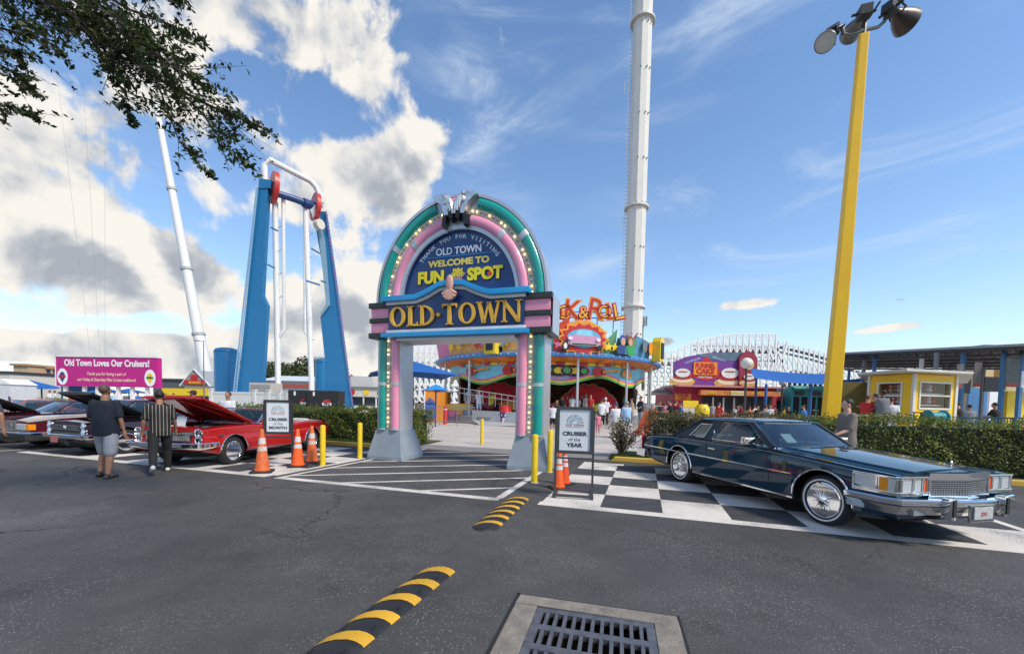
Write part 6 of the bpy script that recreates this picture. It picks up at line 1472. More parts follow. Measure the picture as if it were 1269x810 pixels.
def putv(px, z, polys, mat, r=RR-1.1, s=1.):
    r += .45; a = aang(px, RR-.65); Mx = Matrix.Translation(pol(r+.0, a, z)) @ Matrix.Rotation(a, 4, 'Z'); b = B()
    for pl in polys: b.prism([(x*s, z_*s) for x, z_ in pl], -.03, 0)
    b.v = [tuple(Mx @ Vector(v)) for v in b.v]; return b.obj('painted_shape', mat, rr_, smooth=0, clean=False)
mural(684, 700, zb_, zb_+1.6, zb_+2.3, M('mural_red', (.62, .06, .03), .5, var=.4, scale=1.5)); mural(700, 722, zb_, zb_+2.0, zb_+2.2, or_m, lean=.15); mural(722, 745, zb_, zb_+2.2, zb_+1.5, M('mural_gold', (.80, .45, .05), .5, var=.4, scale=1.5), lean=.15)
for px in (688, 694, 700, 735, 741, 747, 753): deco(px, .45, [star(0, 0, .34, .15, 5, PI/2)], yel_m if px % 2 else pink_m, r=RR+.48)
for px in (566, 574, 596, 603, 626, 650, 657): deco(px, .6, [star(0, 0, .4, .2, 6, PI/2), disc(0, .9, .22)], (red_m, teal_m, yel_m, pink_m)[px % 4], r=RR+.56)
for k in range(22): putv(572+k*10, zr-.42, [[(-.35, -.09), (.35, -.09), (.2, .1), (-.2, .1)]], (red_m, yel_m, orange_m)[k % 3], r=RR-1.06)
# starburst with a pink classic car
ob = deco2(717, 1.35, [[(x*1.0, z*.85) for x, z in star(0, 0, 2.15, 1.75, 14)]], orange_m, r=RR+.45)
deco2(717, 1.35, [[(x, z*.85) for x, z in star(0, 0, 1.85, 1.5, 14)]], red_m, r=RR+.50); deco2(717, 1.25, [disc(0, .1, 1.35, .95, 28)], lblue_m, r=RR+.55)
for k in range(8): a = .6+k*.25; deco2(717, 1.35, [disc(1.5*math.cos(a+.4), 1.25*math.sin(a+.4), .12)], M('dot_red', (.6, .05, .03), .4), r=RR+.53) if False else None
carp = M('mural_car_pink', (.62, .28, .45), .4)
deco2(717, 1.0, [[(-1.35, .45), (-1.2, .05), (-1.35, -.35), (1.35, -.4), (1.3, .1), (1.35, .4), (.8, .62), (-.8, .66)]], carp, r=RR+.60); deco2(717, 1.0, [[(-.75, .66), (.75, .62), (.5, 1.15), (-.5, 1.18)]], M('mural_glass', (.25, .6, .75), .2), r=RR+.60)
deco2(717, .75, [[(-1.15, .15), (1.15, .1), (1.1, -.18), (-1.1, -.14)]], M('mural_chrome', (.42, .46, .42), .3, .4), r=RR+.66); deco2(717, .75, [[(-1.0, .04), (1.0, .02), (.98, -.08), (-.98, -.06)]], black_m, r=RR+.69)
deco2(717, 1.1, [disc(-1.12, .18, .17), disc(1.12, .12, .17)], wm, r=RR+.68); deco2(717, .5, [disc(-1.5, 0, .26, .5), disc(1.25, -.1, .2, .3)], black_m, r=RR+.64)
deco2(717, .5, [disc(-1.5, 0, .14, .3)], wm, r=RR+.67)
# two generic portraits
for px, hair, coat in ((759.5, M('mural_hair_blue', (.02, .08, .3), .5), M('mural_coat_navy', (.02, .06, .2), .5)), (768.5, M('mural_hair_brown', (.2, .07, .02), .5), M('mural_coat_green', (.03, .3, .08), .5))):
    deco(px, .50, [[(-.5, -.5), (.5, -.5), (.42, .02), (.18, .18), (-.18, .18), (-.42, .02)]], coat, r=RR+.66); deco(px, .95, [disc(0, .02, .30, .36)], hair, r=RR+.66); deco(px, .86, [disc(0, 0, .2, .27)], skin_m, r=RR+.70)
deco(787, .75, [disc(0, 0, .3, .45)], M('mural_grey', (.15, .16, .18), .5), r=RR+.62); deco(794, .7, [disc(0, 0, .3, .5)], orange_m, r=RR+.62)
deco(582, .95, [disc(-.6, 0, .28, .45), disc(.25, .05, .26, .42), disc(.9, -.1, .2, .35)], skin_m, r=RR+.6); deco(582, 1.1, [disc(-.6, .12, .34, .3), disc(.25, .2, .3, .28)], M('mural_hair_brown', (.2, .07, .02), .5), r=RR+.57)
deco(640, 1.0, [[(-1.2, -.7), (-.9, -.7), (1.1, 1.0), (.8, 1.0)], [(1.2, -.7), (.9, -.7), (-.8, .9), (-.5, .9)]], M('mural_steelblue', (.12, .25, .35), .5), r=RR+.6)
jb = M('jukebox_yellow', (.75, .55, .03), .4)
for px, lab in ((614, 0), (798, 1)):
    Mx = put(px, .3, RR+.9); b = B(); b.prism([(-.42, -.5), (.42, -.5), (.42, .95), (.25, 1.25), (-.25, 1.25), (-.42, .95)], -.3, .3); b.v = [tuple(Mx @ Vector(v)) for v in b.v]; o = b.obj('jukebox', jb, rr_, smooth=0)
    b = B(); b.prism([(-.27, -.3), (.27, -.3), (.27, .85), (-.27, .85)], -.36, -.305); b.v = [tuple(Mx @ Vector(v)) for v in b.v]; b.obj('jukebox_window', black_m, o, smooth=0)
# inner painted valance with waves, records and guitar
zw = zr-.95
def wv(a): return zw-.55-.28*math.sin(a*9+1.2)
vb = B(); band(vb, RR-.75, 0, RR-.75, zr-.30, -1.5, 1.5, 90, zf0=lambda a: wv(a)); vb.obj('inner_valance', M('valance_blue', (.20, .58, .72), .5, var=.25, scale=1), rr_, smooth=0)
for off, col in ((0, yel_m), (-.14, green_m), (.14, pink_m)):
    vb = B(); band(vb, RR-.72, 0, RR-.72, 0, -1.5, 1.5, 90, zf0=lambda a: wv(a)+off, zf1=lambda a: wv(a)+off+.13); vb.obj('valance_stripe', col, rr_, smooth=0)
for px, g1 in ((710, 1), (690, 1), (640, 0), (655, 1), (590, 0), (748, 0), (774, 2)):
    if g1 == 1: putv(px, zw+.05, [disc(0, 0, 1.15, .48)], pink_m, r=RR-1.14); putv(px, zw+.05, [disc(0, 0, 1.05, .40)], black_m, r=RR-1.10); putv(px, zw+.05, [disc(0, 0, .3, .22)], yel_m, r=RR-1.06); putv(px, zw+.05, [disc(-.65, .05, .24, .2), disc(.65, 0, .24, .2)], green_m, r=RR-1.06)
    elif g1 == 0: putv(px, zw+.05, [disc(-.7, 0, .42, .36), disc(-.25, 0, .26, .24)], red_m, r=RR-1.08); putv(px, zw+.05, [[(-.3, -.07), (1.0, .08), (1.0, .2), (-.3, .1)], disc(1.05, .14, .16, .12)], orange_m, r=RR-1.06)
    else: putv(px, zw+.05, [disc(-.3, 0, .3, .25), disc(.3, -.1, .3, .25), disc(.0, .2, .25, .2)], orange_m, r=RR-1.06)
# scenery inside: back wall and scalloped curtain, ride tubs
bk2 = B(); band(bk2, RR-1.5, .9, RR-1.5, zr-.4, PI-1.9, PI-.35, 40); band(bk2, RR-1.5, .9, RR-1.5, zr-.4, PI-.35, PI+1.9, 30); bk2.obj('scenery_wall', M('scenery_dark', (.50, .20, .08), .7, var=.8, scale=.6), rr_, smooth=0)
cur = M('curtain_red', (.80, .03, .05), .7, var=.4, scale=3)
for (xa, xb, yb_, nn) in ((-7.2, -1.2, -2.5, 6), (.8, 6.0, -3.0, 6)):
    b = B(); pts = [(xa, .6)]; 
    for k in range(nn*6+1):
        f = k/(nn*6); arch_ = math.sin(PI*f)**.6*2.0; pts.append((xa+(xb-xa)*f, 1.2+arch_+.16*abs(math.sin(PI*f*nn))))
    pts.append((xb, .6)); b.prism(pts, yb_, yb_+.15); b.obj('curtain', cur, rr_, smooth=0); b = B(); b.tube([(x, yb_-.02, z+.02) for x, z in pts[1:-1]], .05, 5); b.obj('curtain_trim', M('curtain_gold', (.5, .28, .12), .5), rr_)
for k in range(9):
    a = -1.3+k*.34; c = pol(5.6, a, 1.35); b = B(); Mx = Matrix.Translation(c) @ Matrix.Rotation(a, 4, 'Z')
    b.prism([(-.8, -.3), (.8, -.3), (.9, .2), (.6, .5), (-.6, .25), (-.9, .2)], -.5, .5); b.v = [tuple(Mx @ Vector(v)) for v in b.v]; b.obj('ride_car', (yel_m if k % 3 == 0 else red_m if k % 3 == 1 else orange_m), rr_, smooth=0, bevel=.05)
fanb = B()
for k in range(9): a = R_(20+k*18); fanb.prism([(0, 0), (1.3*math.cos(a), 1.3*math.sin(a)), (1.3*math.cos(a+.16), 1.3*math.sin(a+.16))], 0, .05)
fanb.v = [(v[0]-.6, v[1]+.4, v[2]+2.0) for v in fanb.v]; fanb.obj('fan_ornament', M('fan_grey', (.28, .26, .22), .5), rr_, smooth=0, clean=False)
B().box(4.8, 6.6, 3, 3.1, 1.4, 3.1).obj('blue_backdrop', M('backdrop_blue', (.02, .18, .5), .5), rr_, smooth=0)
# ramp and rails at the left front
rp = B(); A0 = RC; 
def RP(px, py, Y): return Vector(at(px, py, Y))-RC
rp.add([RP(585, 508, 29.5), RP(672, 512, 26.5), RP(672, 527, 26.4), RP(596, 528, 27.5), RP(585, 520, 29.5)], [(0, 1, 2, 3, 4)]); rp.obj('ramp_panel', M('ramp_silver', (.50, .51, .50), .4, .3, var=.1), rr_, smooth=0)
rl = B()
for k in range(14):
    f = k/13; x = 560+f*100; y = 479+f*16; Y = 31-4*f; rl.tube([RP(x, y, Y), RP(x, y+15+f*2, Y)], .03, 5)
for dy in (0, 6): rl.tube([RP(560, 479+dy, 31), RP(672, 496+dy, 26.7)], .035, 5)
rl.obj('ramp_rail', M('rail_silver', (.55, .56, .57), .3, .6), rr_)
st = B()
for k in range(6): st.box(8.2+k*.28, 8.5+k*.28+1.2, -6.5, -4.6, 0, 1.05-k*.17)
st.obj('exit_steps', deckm, rr_, smooth=0); rl = B()
for k in range(7): x = 5.2+k*.75; y = -7.6+k*.36; rl.tube([(x, y, .5), (x, y, 1.6)], .03, 5)
for z in (1.1, 1.6): rl.tube([(5.2, -7.6, z), (9.7, -5.44, z)], .03, 5)
rl.obj('front_rail', M('rail_silver', (.55, .56, .57), .3, .6), rr_)
# ROCK & ROLL letters on a rack
sg = B(); a = 0
for px in (705, 722, 740, 760): p_ = RP(px, 398, 28.2); sg.tube([p_-Vector((0, 0, .9)), p_+Vector((0, 0, .9))], .04, 5)
sg.tube([RP(680, 385, 28.3), RP(768, 388, 28.3)], .04, 5); sg.tube([RP(680, 392, 28.3), RP(768, 395, 28.3)], .04, 5); sg.obj('letter_rack', M('rack_grey', (.3, .3, .3), .5), rr_)
lets = [('R', 676, 388, 1.9, 0, red_m), ('O', 688, 389, 1.35, .1, orange_m), ('C', 698, 388, 1.35, -.1, red_m), ('K', 709, 385, 1.9, .1, orange_m), ('&', 723, 388, 1.2, 0, red_m), ('R', 738, 384, 2.0, .15, orange_m), ('O', 749, 387, 1.2, .1, red_m), ('L', 757, 387, 1.6, -.1, orange_m), ('L', 766, 387, 1.6, -.2, red_m)]
ib = M('letter_bulb_yellow', (.85, .55, .05), .4)
for ch, px, py, sz, rot, mt in lets:
    p_ = RP(px, py, 28.0); Mx = Matrix.Translation(p_) @ Matrix.Rotation(rot, 4, 'Y') @ Matrix.Rotation(PI/2, 4, 'X')
    text(ch, sz*1.0, mt, rr_, Mx, .08, .07, name='sign_letter'); text(ch, sz*.98, ib if mt is red_m else red_m, rr_, Matrix.Translation((0, -.09, 0)) @ Mx, .01, -.015, name='letter_face')
# ---------------------------------------------------------------- dessert stand
Yf = 40; a, c = fp(834, Yf), fp(962, Yf); ds = thing('dessert_stand', 'purple and red funnel cake stand with giant dessert pictures on its sign', 'food stand', (a.x, Yf, 0)); W_ = c.x-a.x
def DP(px, py, dy=0): v = Vector(at(px, py, Yf+dy)); return Vector((v.x-a.x, dy, v.z))
zc = DP(880, 480).z; B().box(0, W_, 0, 5, 0, zc).obj('wall', M('stand_red', (.42, .015, .05), .5, var=.15, scale=.5), ds, smooth=0)
b = B(); pts = [DP(834, 479), DP(928, 478), DP(928, 437), DP(905, 436.5), DP(875, 437.5), DP(850, 442), DP(834, 448.5)]; b.prism([(p.x, p.z) for p in pts], -.25, 0); sgn_ = b.obj('sign_panel', purple_m, ds, smooth=0)
b = B(); pts = [DP(861, 439.2), DP(905, 436.5), DP(928, 437), DP(928, 448), DP(880, 446)]; b.prism([(p.x, p.z) for p in pts], -.265, -.252); b.obj('sign_top_teal', M('sign_slate', (.10, .16, .22), .5, var=.3, scale=1), sgn_, smooth=0)
b = B(); pts = [DP(912, 480), DP(934, 480), DP(934, 444), DP(930, 438.5), DP(923, 435.5), DP(916, 438.5), DP(912, 444)]; b.prism([(p.x, p.z) for p in pts], -.6, -.27); b.obj('arched_sign', maroon_m, ds, smooth=0)
b = B(); pts = [DP(852, 466), DP(874, 441), DP(896, 466), DP(874, 472)]; b.prism([(p.x, p.z) for p in pts], -.28, -.252); b.obj('red_diamond', red_m, sgn_, smooth=0)
c0 = DP(872, 457); B().box(c0.x-1.15, c0.x+1.15, -.36, -.285, c0.z-.62, c0.z+.62).obj('name_board', orange_m, sgn_, smooth=0, bevel=.2)
text('FUNNEL', .62, red_m, sgn_, XZ(c0.x, -.37, c0.z+.27), .01, .03, sx=.85); text('CAKE', .66, red_m, sgn_, XZ(c0.x, -.37, c0.z-.27), .01, .04, sx=1.05)
text('HOMEMADE', .28, M('sign_pale_blue', (.45, .55, .75), .5), sgn_, XZ(DP(857, 447).x, -.27, DP(857, 447).z-.0) @ Matrix.Rotation(.35, 4, 'Z'), .004, .004); text('SPECIALTY', .28, M('sign_pale_blue', (.45, .55, .75), .5), sgn_, XZ(DP(889, 445).x, -.28, DP(889, 445).z) @ Matrix.Rotation(-.3, 4, 'Z'), .004, .004); text('CREATIONS', .26, wm, sgn_, XZ(DP(872, 467.5).x, -.29, DP(872, 467.5).z), .004, .004)
def dessert(px, py, s, y):
    c_ = DP(px, py); col = [(1.45, .50, M('cake_gold', (.62, .36, .08), .7, var=.3, scale=4), 0, -.62), (1.2, .36, M('cake_cream', (.72, .62, .42), .7, var=.1), .03, -.42), (1.05, .26, M('cherry_red', (.40, .02, .02), .4), .06, -.12), (.85, .50, M('cream_white', (.75, .72, .66), .6, var=.15, scale=3), .09, .36), (.55, .06, M('cherry_red', (.40, .02, .02), .4), .12, .50)]
    for i, (rx, rz, mt, dy, dz) in enumerate(col):
        b = B(); k = 26; b.prism([(c_.x+s*(rx+(.08 if i == 0 and j % 2 else 0))*math.cos(2*PI*j/k), c_.z+s*(dz+(rz+(.06 if i == 0 and j % 2 else 0))*math.sin(2*PI*j/k))) for j in range(k)], -.3-dy-y, -.28-dy-y+.02); b.obj('dessert_picture', mt, sgn_, smooth=0)
dessert(844, 466, .85, 0); dessert(902, 467, 1.0, 0); dessert(923, 470, .6, .33)
b = B(); b.lathe([(.55, -.66), (.55, -.61)], 20, (DP(923, 452).x, 0, DP(923, 452).z), axis='y'); b.obj('round_picture', M('cake_gold', (.62, .36, .08), .7, var=.3, scale=4), ds)
p_ = DP(863, 484); B().box(p_.x, W_-.2, -.9, -.3, p_.z-.42, p_.z+.05).obj('menu_band', M('menu_orange', (.60, .20, .06), .5, var=.4, scale=2), ds, smooth=0); B().box(DP(900, 484).x, DP(918, 484).x, -.93, -.901, p_.z-.4, p_.z+.03).obj('menu_panel', wall_cream, ds, smooth=0)
text('FRESH', .3, yel_m, ds, XZ(DP(876, 484).x, -.92, p_.z-.18), .004, .01); text('FUNNEL CAKES', .22, yel_m, ds, XZ(DP(909, 484).x, -.945, p_.z-.18), .004, .01); text('SWEETS', .26, yel_m, ds, XZ(DP(930, 484).x, -.92, p_.z-.18), .004, .008)
B().box(DP(870, 490).x, W_-.4, -.02, -.003, 1.0, p_.z-.5).obj('serving_window', M('stand_inside', (.03, .03, .03), .5), ds, smooth=0); B().box(0, W_+.2, -1.0, .2, zc, zc+.16).obj('roof_edge', M('edge_pink', (.55, .22, .25), .5), ds, smooth=0); B().box(DP(870, 490).x, W_, -.5, -.03, .85, 1.0).obj('counter', red_m, ds, smooth=0, bevel=.02)
p_ = DP(846, 494); B().box(p_.x-.8, p_.x+.8, -.06, -.003, p_.z-.1, p_.z+.5).obj('wall_logo', orange_m, ds, smooth=0, bevel=.02); text('FUNNEL', .32, red_m, ds, XZ(p_.x, -.07, p_.z+.34), .004, .015, sx=.95); text('CAKE', .3, red_m, ds, XZ(p_.x, -.07, p_.z+.06), .004, .015)
for k in range(5): x = DP(882+k*13, 495).x; B().box(x-.06, x+.06, -.3, -.2, 1.0, p_.z+.2).obj('post', wm, ds, smooth=0)
# dark tent left of it
t = thing('dark_awning', 'dark pointed awning over a white stall left of the dessert stand', 'awning', fp(815, 42)); o2 = t.location.copy(); b = B(); q = [Vector(at(x, y, Y))-o2 for x, y, Y in ((799, 489, 40), (834, 487, 40), (834, 476.5, 44), (822, 478, 44))]; b.add(q+[v-Vector((0, 0, .1)) for v in q], [(0, 1, 2, 3), (7, 6, 5, 4), (0, 4, 5, 1), (1, 5, 6, 2), (2, 6, 7, 3), (3, 7, 4, 0)]); b.obj('roof', M('awning_brown', (.12, .09, .07), .7), t, smooth=0)
b = B(); b.box(-1.3, 1.6, 1, 1.1, 0, 1.9); b.obj('white_wall', wall_white, t, smooth=0)
# ---------------------------------------------------------------- teal stalls and shade sails
t, W_, z = building(950, 975, 481, 42, 'food_stall', 'food stall with maroon awning and grey sign under the blue shade sail', M('stall_grey', (.16, .17, .17), .6), 4); b = B(); b.add([(-.2, -1, z-1.0), (W_+.2, -1, z-1.0), (W_+.2, -.01, z-.3), (-.2, -.01, z-.3)], [(0, 1, 2, 3)]); b.add([(-.2, -1, z-1.3), (W_+.2, -1, z-1.3), (W_+.2, -1.0, z-1.001), (-.2, -1.0, z-1.001)], [(0, 1, 2, 3)]); b.obj('awning', maroon_m, t, smooth=0); B().box(.2, W_-.2, -.05, -.003, z-.28, z-.05).obj('sign_band', wm, t, smooth=0); B().box(.2, W_-.2, -.03, -.003, .9, z-1.3).obj('serving_window', dark, t, smooth=0)
t, W_, z = building(980, 1020, 479, 40, 'food_stall', 'teal food stall behind the yellow pole', teal_m, 4)
for k in range(4): B().box(.25+k*.8, .8+k*.8, -.04, -.003, .9, z-1.0).obj('serving_window', dark, t, smooth=0)
for k in range(2): B().box(.4+k*1.7, 1.2+k*1.7, -.12, -.045, z-.85, z-.45).obj('sign_panel', M('sign_black', (.05, .01, .02), .4), t, smooth=0)
b = B(); b.add([(-.2, -.9, z-.25), (W_+.2, -.9, z-.25), (W_+.2, 0, z+.1), (-.2, 0, z+.1)], [(0, 1, 2, 3)]); b.obj('awning', M('awning_teal', (.05, .25, .22), .6), t, smooth=0)
def sail(pts, label, posts, mat=canvas_b, group='blue shade sails'):
    o0 = Vector((at(*pts[0]).x, at(*pts[0]).y, 0)); t = thing('shade_sail', label, 'shade sail', o0, 0, group); P_ = [Vector(at(*p))-o0 for p in pts]; b = B(); n = 10
    for i in range(n):
        for j in range(n):
            def pt(u, v): return (P_[0]*(1-u)+P_[1]*u)*(1-v)+(P_[3]*(1-u)+P_[2]*u)*v-Vector((0, 0, .5*(u*(1-u)+v*(1-v))))
            b.quad(pt(i/n, j/n), pt((i+1)/n, j/n), pt((i+1)/n, (j+1)/n), pt(i/n, (j+1)/n))
    b.obj('fabric', mat, t, smooth=60)
    for px, py, Y in posts: q = fp(px, Y)-o0; B().tube([q, q+Vector((0, 0, zat(px, py, Y)))], .1, 8).obj('post', blue_post, t)
sail([(930, 456, 36), (1022, 463, 34), (1024, 476, 30), (935, 468, 31)], 'long blue shade sail left of the yellow pole', [(948.5, 476, 31), (1004, 474, 31), (936, 458, 36)])
sail([(1040, 470, 36), (1075, 466, 36), (1075, 470, 30), (1040, 474, 30)], 'blue shade sail just right of the yellow pole', [(1050, 458, 34), (1069, 462, 31)])
# ---------------------------------------------------------------- long canopy building
cbt = thing('canopy_hall', 'long open hall with dark corrugated canopy roof and blue posts at the right edge', 'building', fp(1150, 30)); oc2 = cbt.location.copy()
def CB(px, py, Y): return Vector(at(px, py, Y))-oc2
b = B(); q = [CB(1040, 441, 34), CB(1330, 429, 21), CB(1345, 455, 30), CB(1042, 456, 44)]
b.add(q+[v+Vector((0, 0, .28)) for v in q], [(0, 1, 2, 3), (7, 6, 5, 4), (0, 4, 5, 1), (1, 5, 6, 2), (2, 6, 7, 3), (3, 7, 4, 0)]); b.obj('roof', roof_dark, cbt, smooth=0)
b = B()
for k in range(24): f = k/23; b.tube([q[0]*(1-f)+q[1]*f-Vector((0, 0, .08)), q[3]*(1-f)+q[2]*f-Vector((0, 0, .08))], .05, 4)
for k in range(5): f = .1+k*.2; b.tube([q[0]*(1-f)+q[3]*f-Vector((0, 0, .2)), q[1]*(1-f)+q[2]*f-Vector((0, 0, .2))], .1, 4)
b.obj('purlins', M('purlin_grey', (.09, .09, .09), .6), cbt, smooth=0, clean=False)
b = B(); b.tube([q[0]+Vector((0, -.05, .2)), q[1]+Vector((0, -.05, .2))], .1, 4); b.obj('gutter', M('gutter_grey', (.30, .31, .32), .5), cbt, smooth=0)
for px, Y, mt in ((1068, 33, 0), (1081, 32, 1), (1161-22, 29, 2), (1150+7, 27, 0), (1190, 26, 1), (1240, 24.5, 1), (1262, 24, 1), (1216, 33, 0), (1175, 34, 0)):
    p_ = fp(px, Y)-oc2; B().box(p_.x-.09, p_.x+.09, p_.y-.09, p_.y+.09, 0, zat(px, 441-(px-1040)*.04, Y)).obj('post', (M('post_grey', (.2, .22, .24), .5), M('post_blue_pale', (.05, .17, .34), .45), wm)[mt], cbt, smooth=0)
for (x0, x1, y0, y1, Y, col, nm) in ((1184, 1194, 451, 481, 24, M('banner_grey', (.12, .11, .11), .5, var=.3), 'hanging_banner'), (1206, 1217, 449, 479, 24, M('banner_grey', (.12, .11, .11), .5, var=.3), 'hanging_banner'), (1245, 1264, 444, 479, 23, M('banner_green', (.08, .10, .09), .5, var=.3), 'hanging_banner'), (1265, 1285, 460, 480, 23, wm, 'white_sign'), (1186, 1203, 470, 487, 30, M('screen_dark', (.02, .022, .035), .3), 'dark_screen'), (1219, 1240, 467, 485, 28, M('screen_dark', (.02, .022, .035), .3), 'dark_screen')):
    A_, B2 = CB(x0, y1, Y), CB(x1, y0, Y); B().box(A_.x, B2.x, A_.y-.03, A_.y+.03, A_.z, B2.z).obj(nm, col, cbt, smooth=0)
    if nm == 'hanging_banner': B().box(A_.x+.05, B2.x-.05, A_.y-.045, A_.y-.031, A_.z+.08, A_.z+.2).obj('banner_stripe', red_m, cbt, smooth=0)
B().box(CB(1200, 500, 44).x, CB(1225, 500, 44).x, 14, 14.2, 0, CB(1200, 480, 44).z).obj('blue_wall', M('hall_blue', (.07, .20, .40), .5), cbt, smooth=0); B().box(CB(1226, 500, 42).x, CB(1245, 500, 42).x, 12, 12.2, 0, CB(1200, 482, 42).z).obj('white_wall', wm, cbt, smooth=0); B().box(CB(1252, 500, 30).x, CB(1275, 500, 30).x, .2, .4, 0, CB(1252, 484, 30).z).obj('yellow_wall', yel_m, cbt, smooth=0)
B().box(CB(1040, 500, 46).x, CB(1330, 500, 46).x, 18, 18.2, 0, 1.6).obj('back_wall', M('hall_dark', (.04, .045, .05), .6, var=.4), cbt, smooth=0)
# low blue railing in front of the hall
t = thing('blue_railing', 'low blue metal railing in front of the canopy hall', 'railing', fp(1172, 19)); o2 = t.location.copy(); b = B(); A_, B2 = Vector(at(1176, 517, 19))-o2, Vector(at(1290, 518, 16))-o2
n = 34
for k in range(n+1): f = k/n; p_ = A_*(1-f)+B2*f; b.tube([Vector((p_.x, p_.y, .3)), p_], .018, 4)
b.tube([A_, B2], .03, 6); b.tube([A_-Vector((0, 0, .6)), B2-Vector((0, 0, .6))], .02, 5); b.obj('rail', M('rail_blue', (.03, .14, .30), .5), t)
# cottages above the hall roof
for (x0, x1, pt_, pe, label) in ((1207, 1232, 427, 432, 'yellow cottage cupola with grey green roof above the canopy hall'), (1246, 1282, 427, 432, 'second yellow cottage gable at the right edge above the canopy hall')):
    t, W_, z = building(x0, x1-3, pe, 62, 'cottage', label, M('cottage_yellow', (.62, .46, .24), .7), 5); b = B(); zt = zat(x0, pt_, 62); b.prism([(-.4, z), (W_+.4, z), (W_*.75, zt), (W_*.2, zt)], -.4, 5.4); b.obj('roof', M('cottage_roof', (.13, .21, .20), .6), t, smooth=0)
# ---------------------------------------------------------------- yellow kiosk
Yk = 16; k0 = Vector((at(1131, 500, Yk).x, Yk, 0)); kk = thing('kiosk', 'yellow prize kiosk with white trim and two windows behind the hedge', 'kiosk', k0)
def KP(px, py, Y): return Vector(at(px, py, Y))-k0
zt_ = KP(1143, 463, Yk).z; zb0_ = .4
pA, pB, pC = KP(1076, 500, 17.6), Vector((0, 0, 0)), KP(1183, 500, 16.6)
pA.z = pC.z = 0
ky = M('kiosk_yellow', (.85, .53, .005), .5, var=.08, scale=2); kt = M('kiosk_trim', (.68, .66, .60), .5)
def wallp(P, Q_, wins, name):
    d = Q_-P; Lw = Vector((d.x, d.y, 0)).length; ang = math.atan2(d.y, d.x); Mx = Matrix.Translation((P.x, P.y, 0)) @ Matrix.Rotation(ang, 4, 'Z')
    b = B(); xs = [0]; 
    for (x0, x1, z0, z1) in wins: xs += [x0*Lw, x1*Lw]
    xs.append(Lw)
    for i in range(len(xs)-1):
        if i % 2 == 0: b.box(xs[i], xs[i+1], 0, .12, 0, zt_)
        else: w_ = wins[i//2]; b.box(xs[i], xs[i+1], 0, .12, 0, w_[2]); b.box(xs[i], xs[i+1], 0, .12, w_[3], zt_)
    b.v = [tuple(Mx @ Vector(v)) for v in b.v]; b.obj(name, ky, kk, smooth=0, clean=False)
    for (x0, x1, z0, z1) in wins:
        b = B(); x0, x1 = x0*Lw, x1*Lw; t_ = .06
        b.box(x0-t_, x1+t_, -.04, .1, z0-t_, z0); b.box(x0-t_, x1+t_, -.04, .1, z1, z1+t_); b.box(x0-t_, x0, -.04, .1, z0, z1); b.box(x1, x1+t_, -.04, .1, z0, z1); b.box(x0, x1, -.02, .08, (z0+z1)/2-.03, (z0+z1)/2+.03)
        b.v = [tuple(Mx @ Vector(v)) for v in b.v]; o = b.obj('window', kt, kk, smooth=0)
        b = B(); b.quad((x0, .055, z0), (x1, .055, z0), (x1, .055, z1), (x0, .055, z1)); b.v = [tuple(Mx @ Vector(v)) for v in b.v]; b.obj('pane', glass('kiosk_glass', (.8, .82, .82), .0), o, smooth=0)
        g_ = np.random.default_rng(3)
        for row in (z0+.1, (z0+z1)/2+.08):
            for k in range(6):
                xx = x0+.12+(x1-x0-.2)*k/6; b = B(); b.sphere((xx, .35, row+.16), .10, 8, 6); b.sphere((xx, .33, row+.32), .07, 8, 6); b.sphere((xx-.05, .33, row+.39), .03, 6, 4); b.sphere((xx+.05, .33, row+.39), .03, 6, 4); b.v = [tuple(Mx @ Vector(v)) for v in b.v]; b.obj('plush_prize', M('prize_%s' % ['red', 'cream', 'tan', 'pink', 'white'][k % 5], [(.5, .04, .04), (.6, .5, .3), (.4, .22, .1), (.6, .2, .25), (.7, .7, .65)][k % 5], .8), kk)
            b = B(); b.box(x0-.1, x1+.1, .22, .55, row-.02, row+.03); b.v = [tuple(Mx @ Vector(v)) for v in b.v]; b.obj('shelf', kt, kk, smooth=0)
zW0, zW1 = KP(1100, 505, 16.8).z, KP(1100, 475, 16.8).z
wallp(pA, pB, [(.24, .74, zW0, zW1)], 'wall'); wallp(pB, pC, [(.15, .86, KP(1150, 505, 16).z, KP(1150, 474, 16).z)], 'wall')
far_ = Vector((pC.x+1.5, pC.y+4, 0)); farA = Vector((pA.x+1.8, pA.y+4, 0))
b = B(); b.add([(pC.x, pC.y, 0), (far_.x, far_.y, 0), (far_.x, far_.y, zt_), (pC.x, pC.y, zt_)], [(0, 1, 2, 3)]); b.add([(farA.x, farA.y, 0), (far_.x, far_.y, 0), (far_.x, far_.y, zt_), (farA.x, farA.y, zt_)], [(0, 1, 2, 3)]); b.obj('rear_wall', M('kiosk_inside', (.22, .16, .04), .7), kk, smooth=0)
b = B()
for P in (pA, pB, pC): b.box(P.x-.05, P.x+.05, P.y-.06, P.y+.04, 0, zt_+.01)
b.obj('corner_trim', kt, kk, smooth=0)
q = [KP(1062, 466, 17.4), KP(1124, 457, 15.2), KP(1207, 460, 15.9), KP(1200, 462, 21), KP(1075, 466, 22)]
for v in q: v.z = zt_+.03
b = B(); b.add(q+[v+Vector((0, 0, .08)) for v in q], [(0, 1, 2, 3, 4), (9, 8, 7, 6, 5)]+[(i, (i+1) % 5, (i+1) % 5+5, i+5) for i in range(5)]); b.obj('roof', M('kiosk_roof', (.55, .53, .48), .5), kk, smooth=0)
t = thing('deck_railing', 'low pale wooden rail that people lean on beside the kiosk', 'railing', fp(1095, 14.6)); o2 = t.location.copy(); b = B(); A_, B2 = Vector(at(1058, 515, 14.8))-o2, Vector(at(1128, 515.5, 14.2))-o2; b.tube([A_, B2], .035, 6)
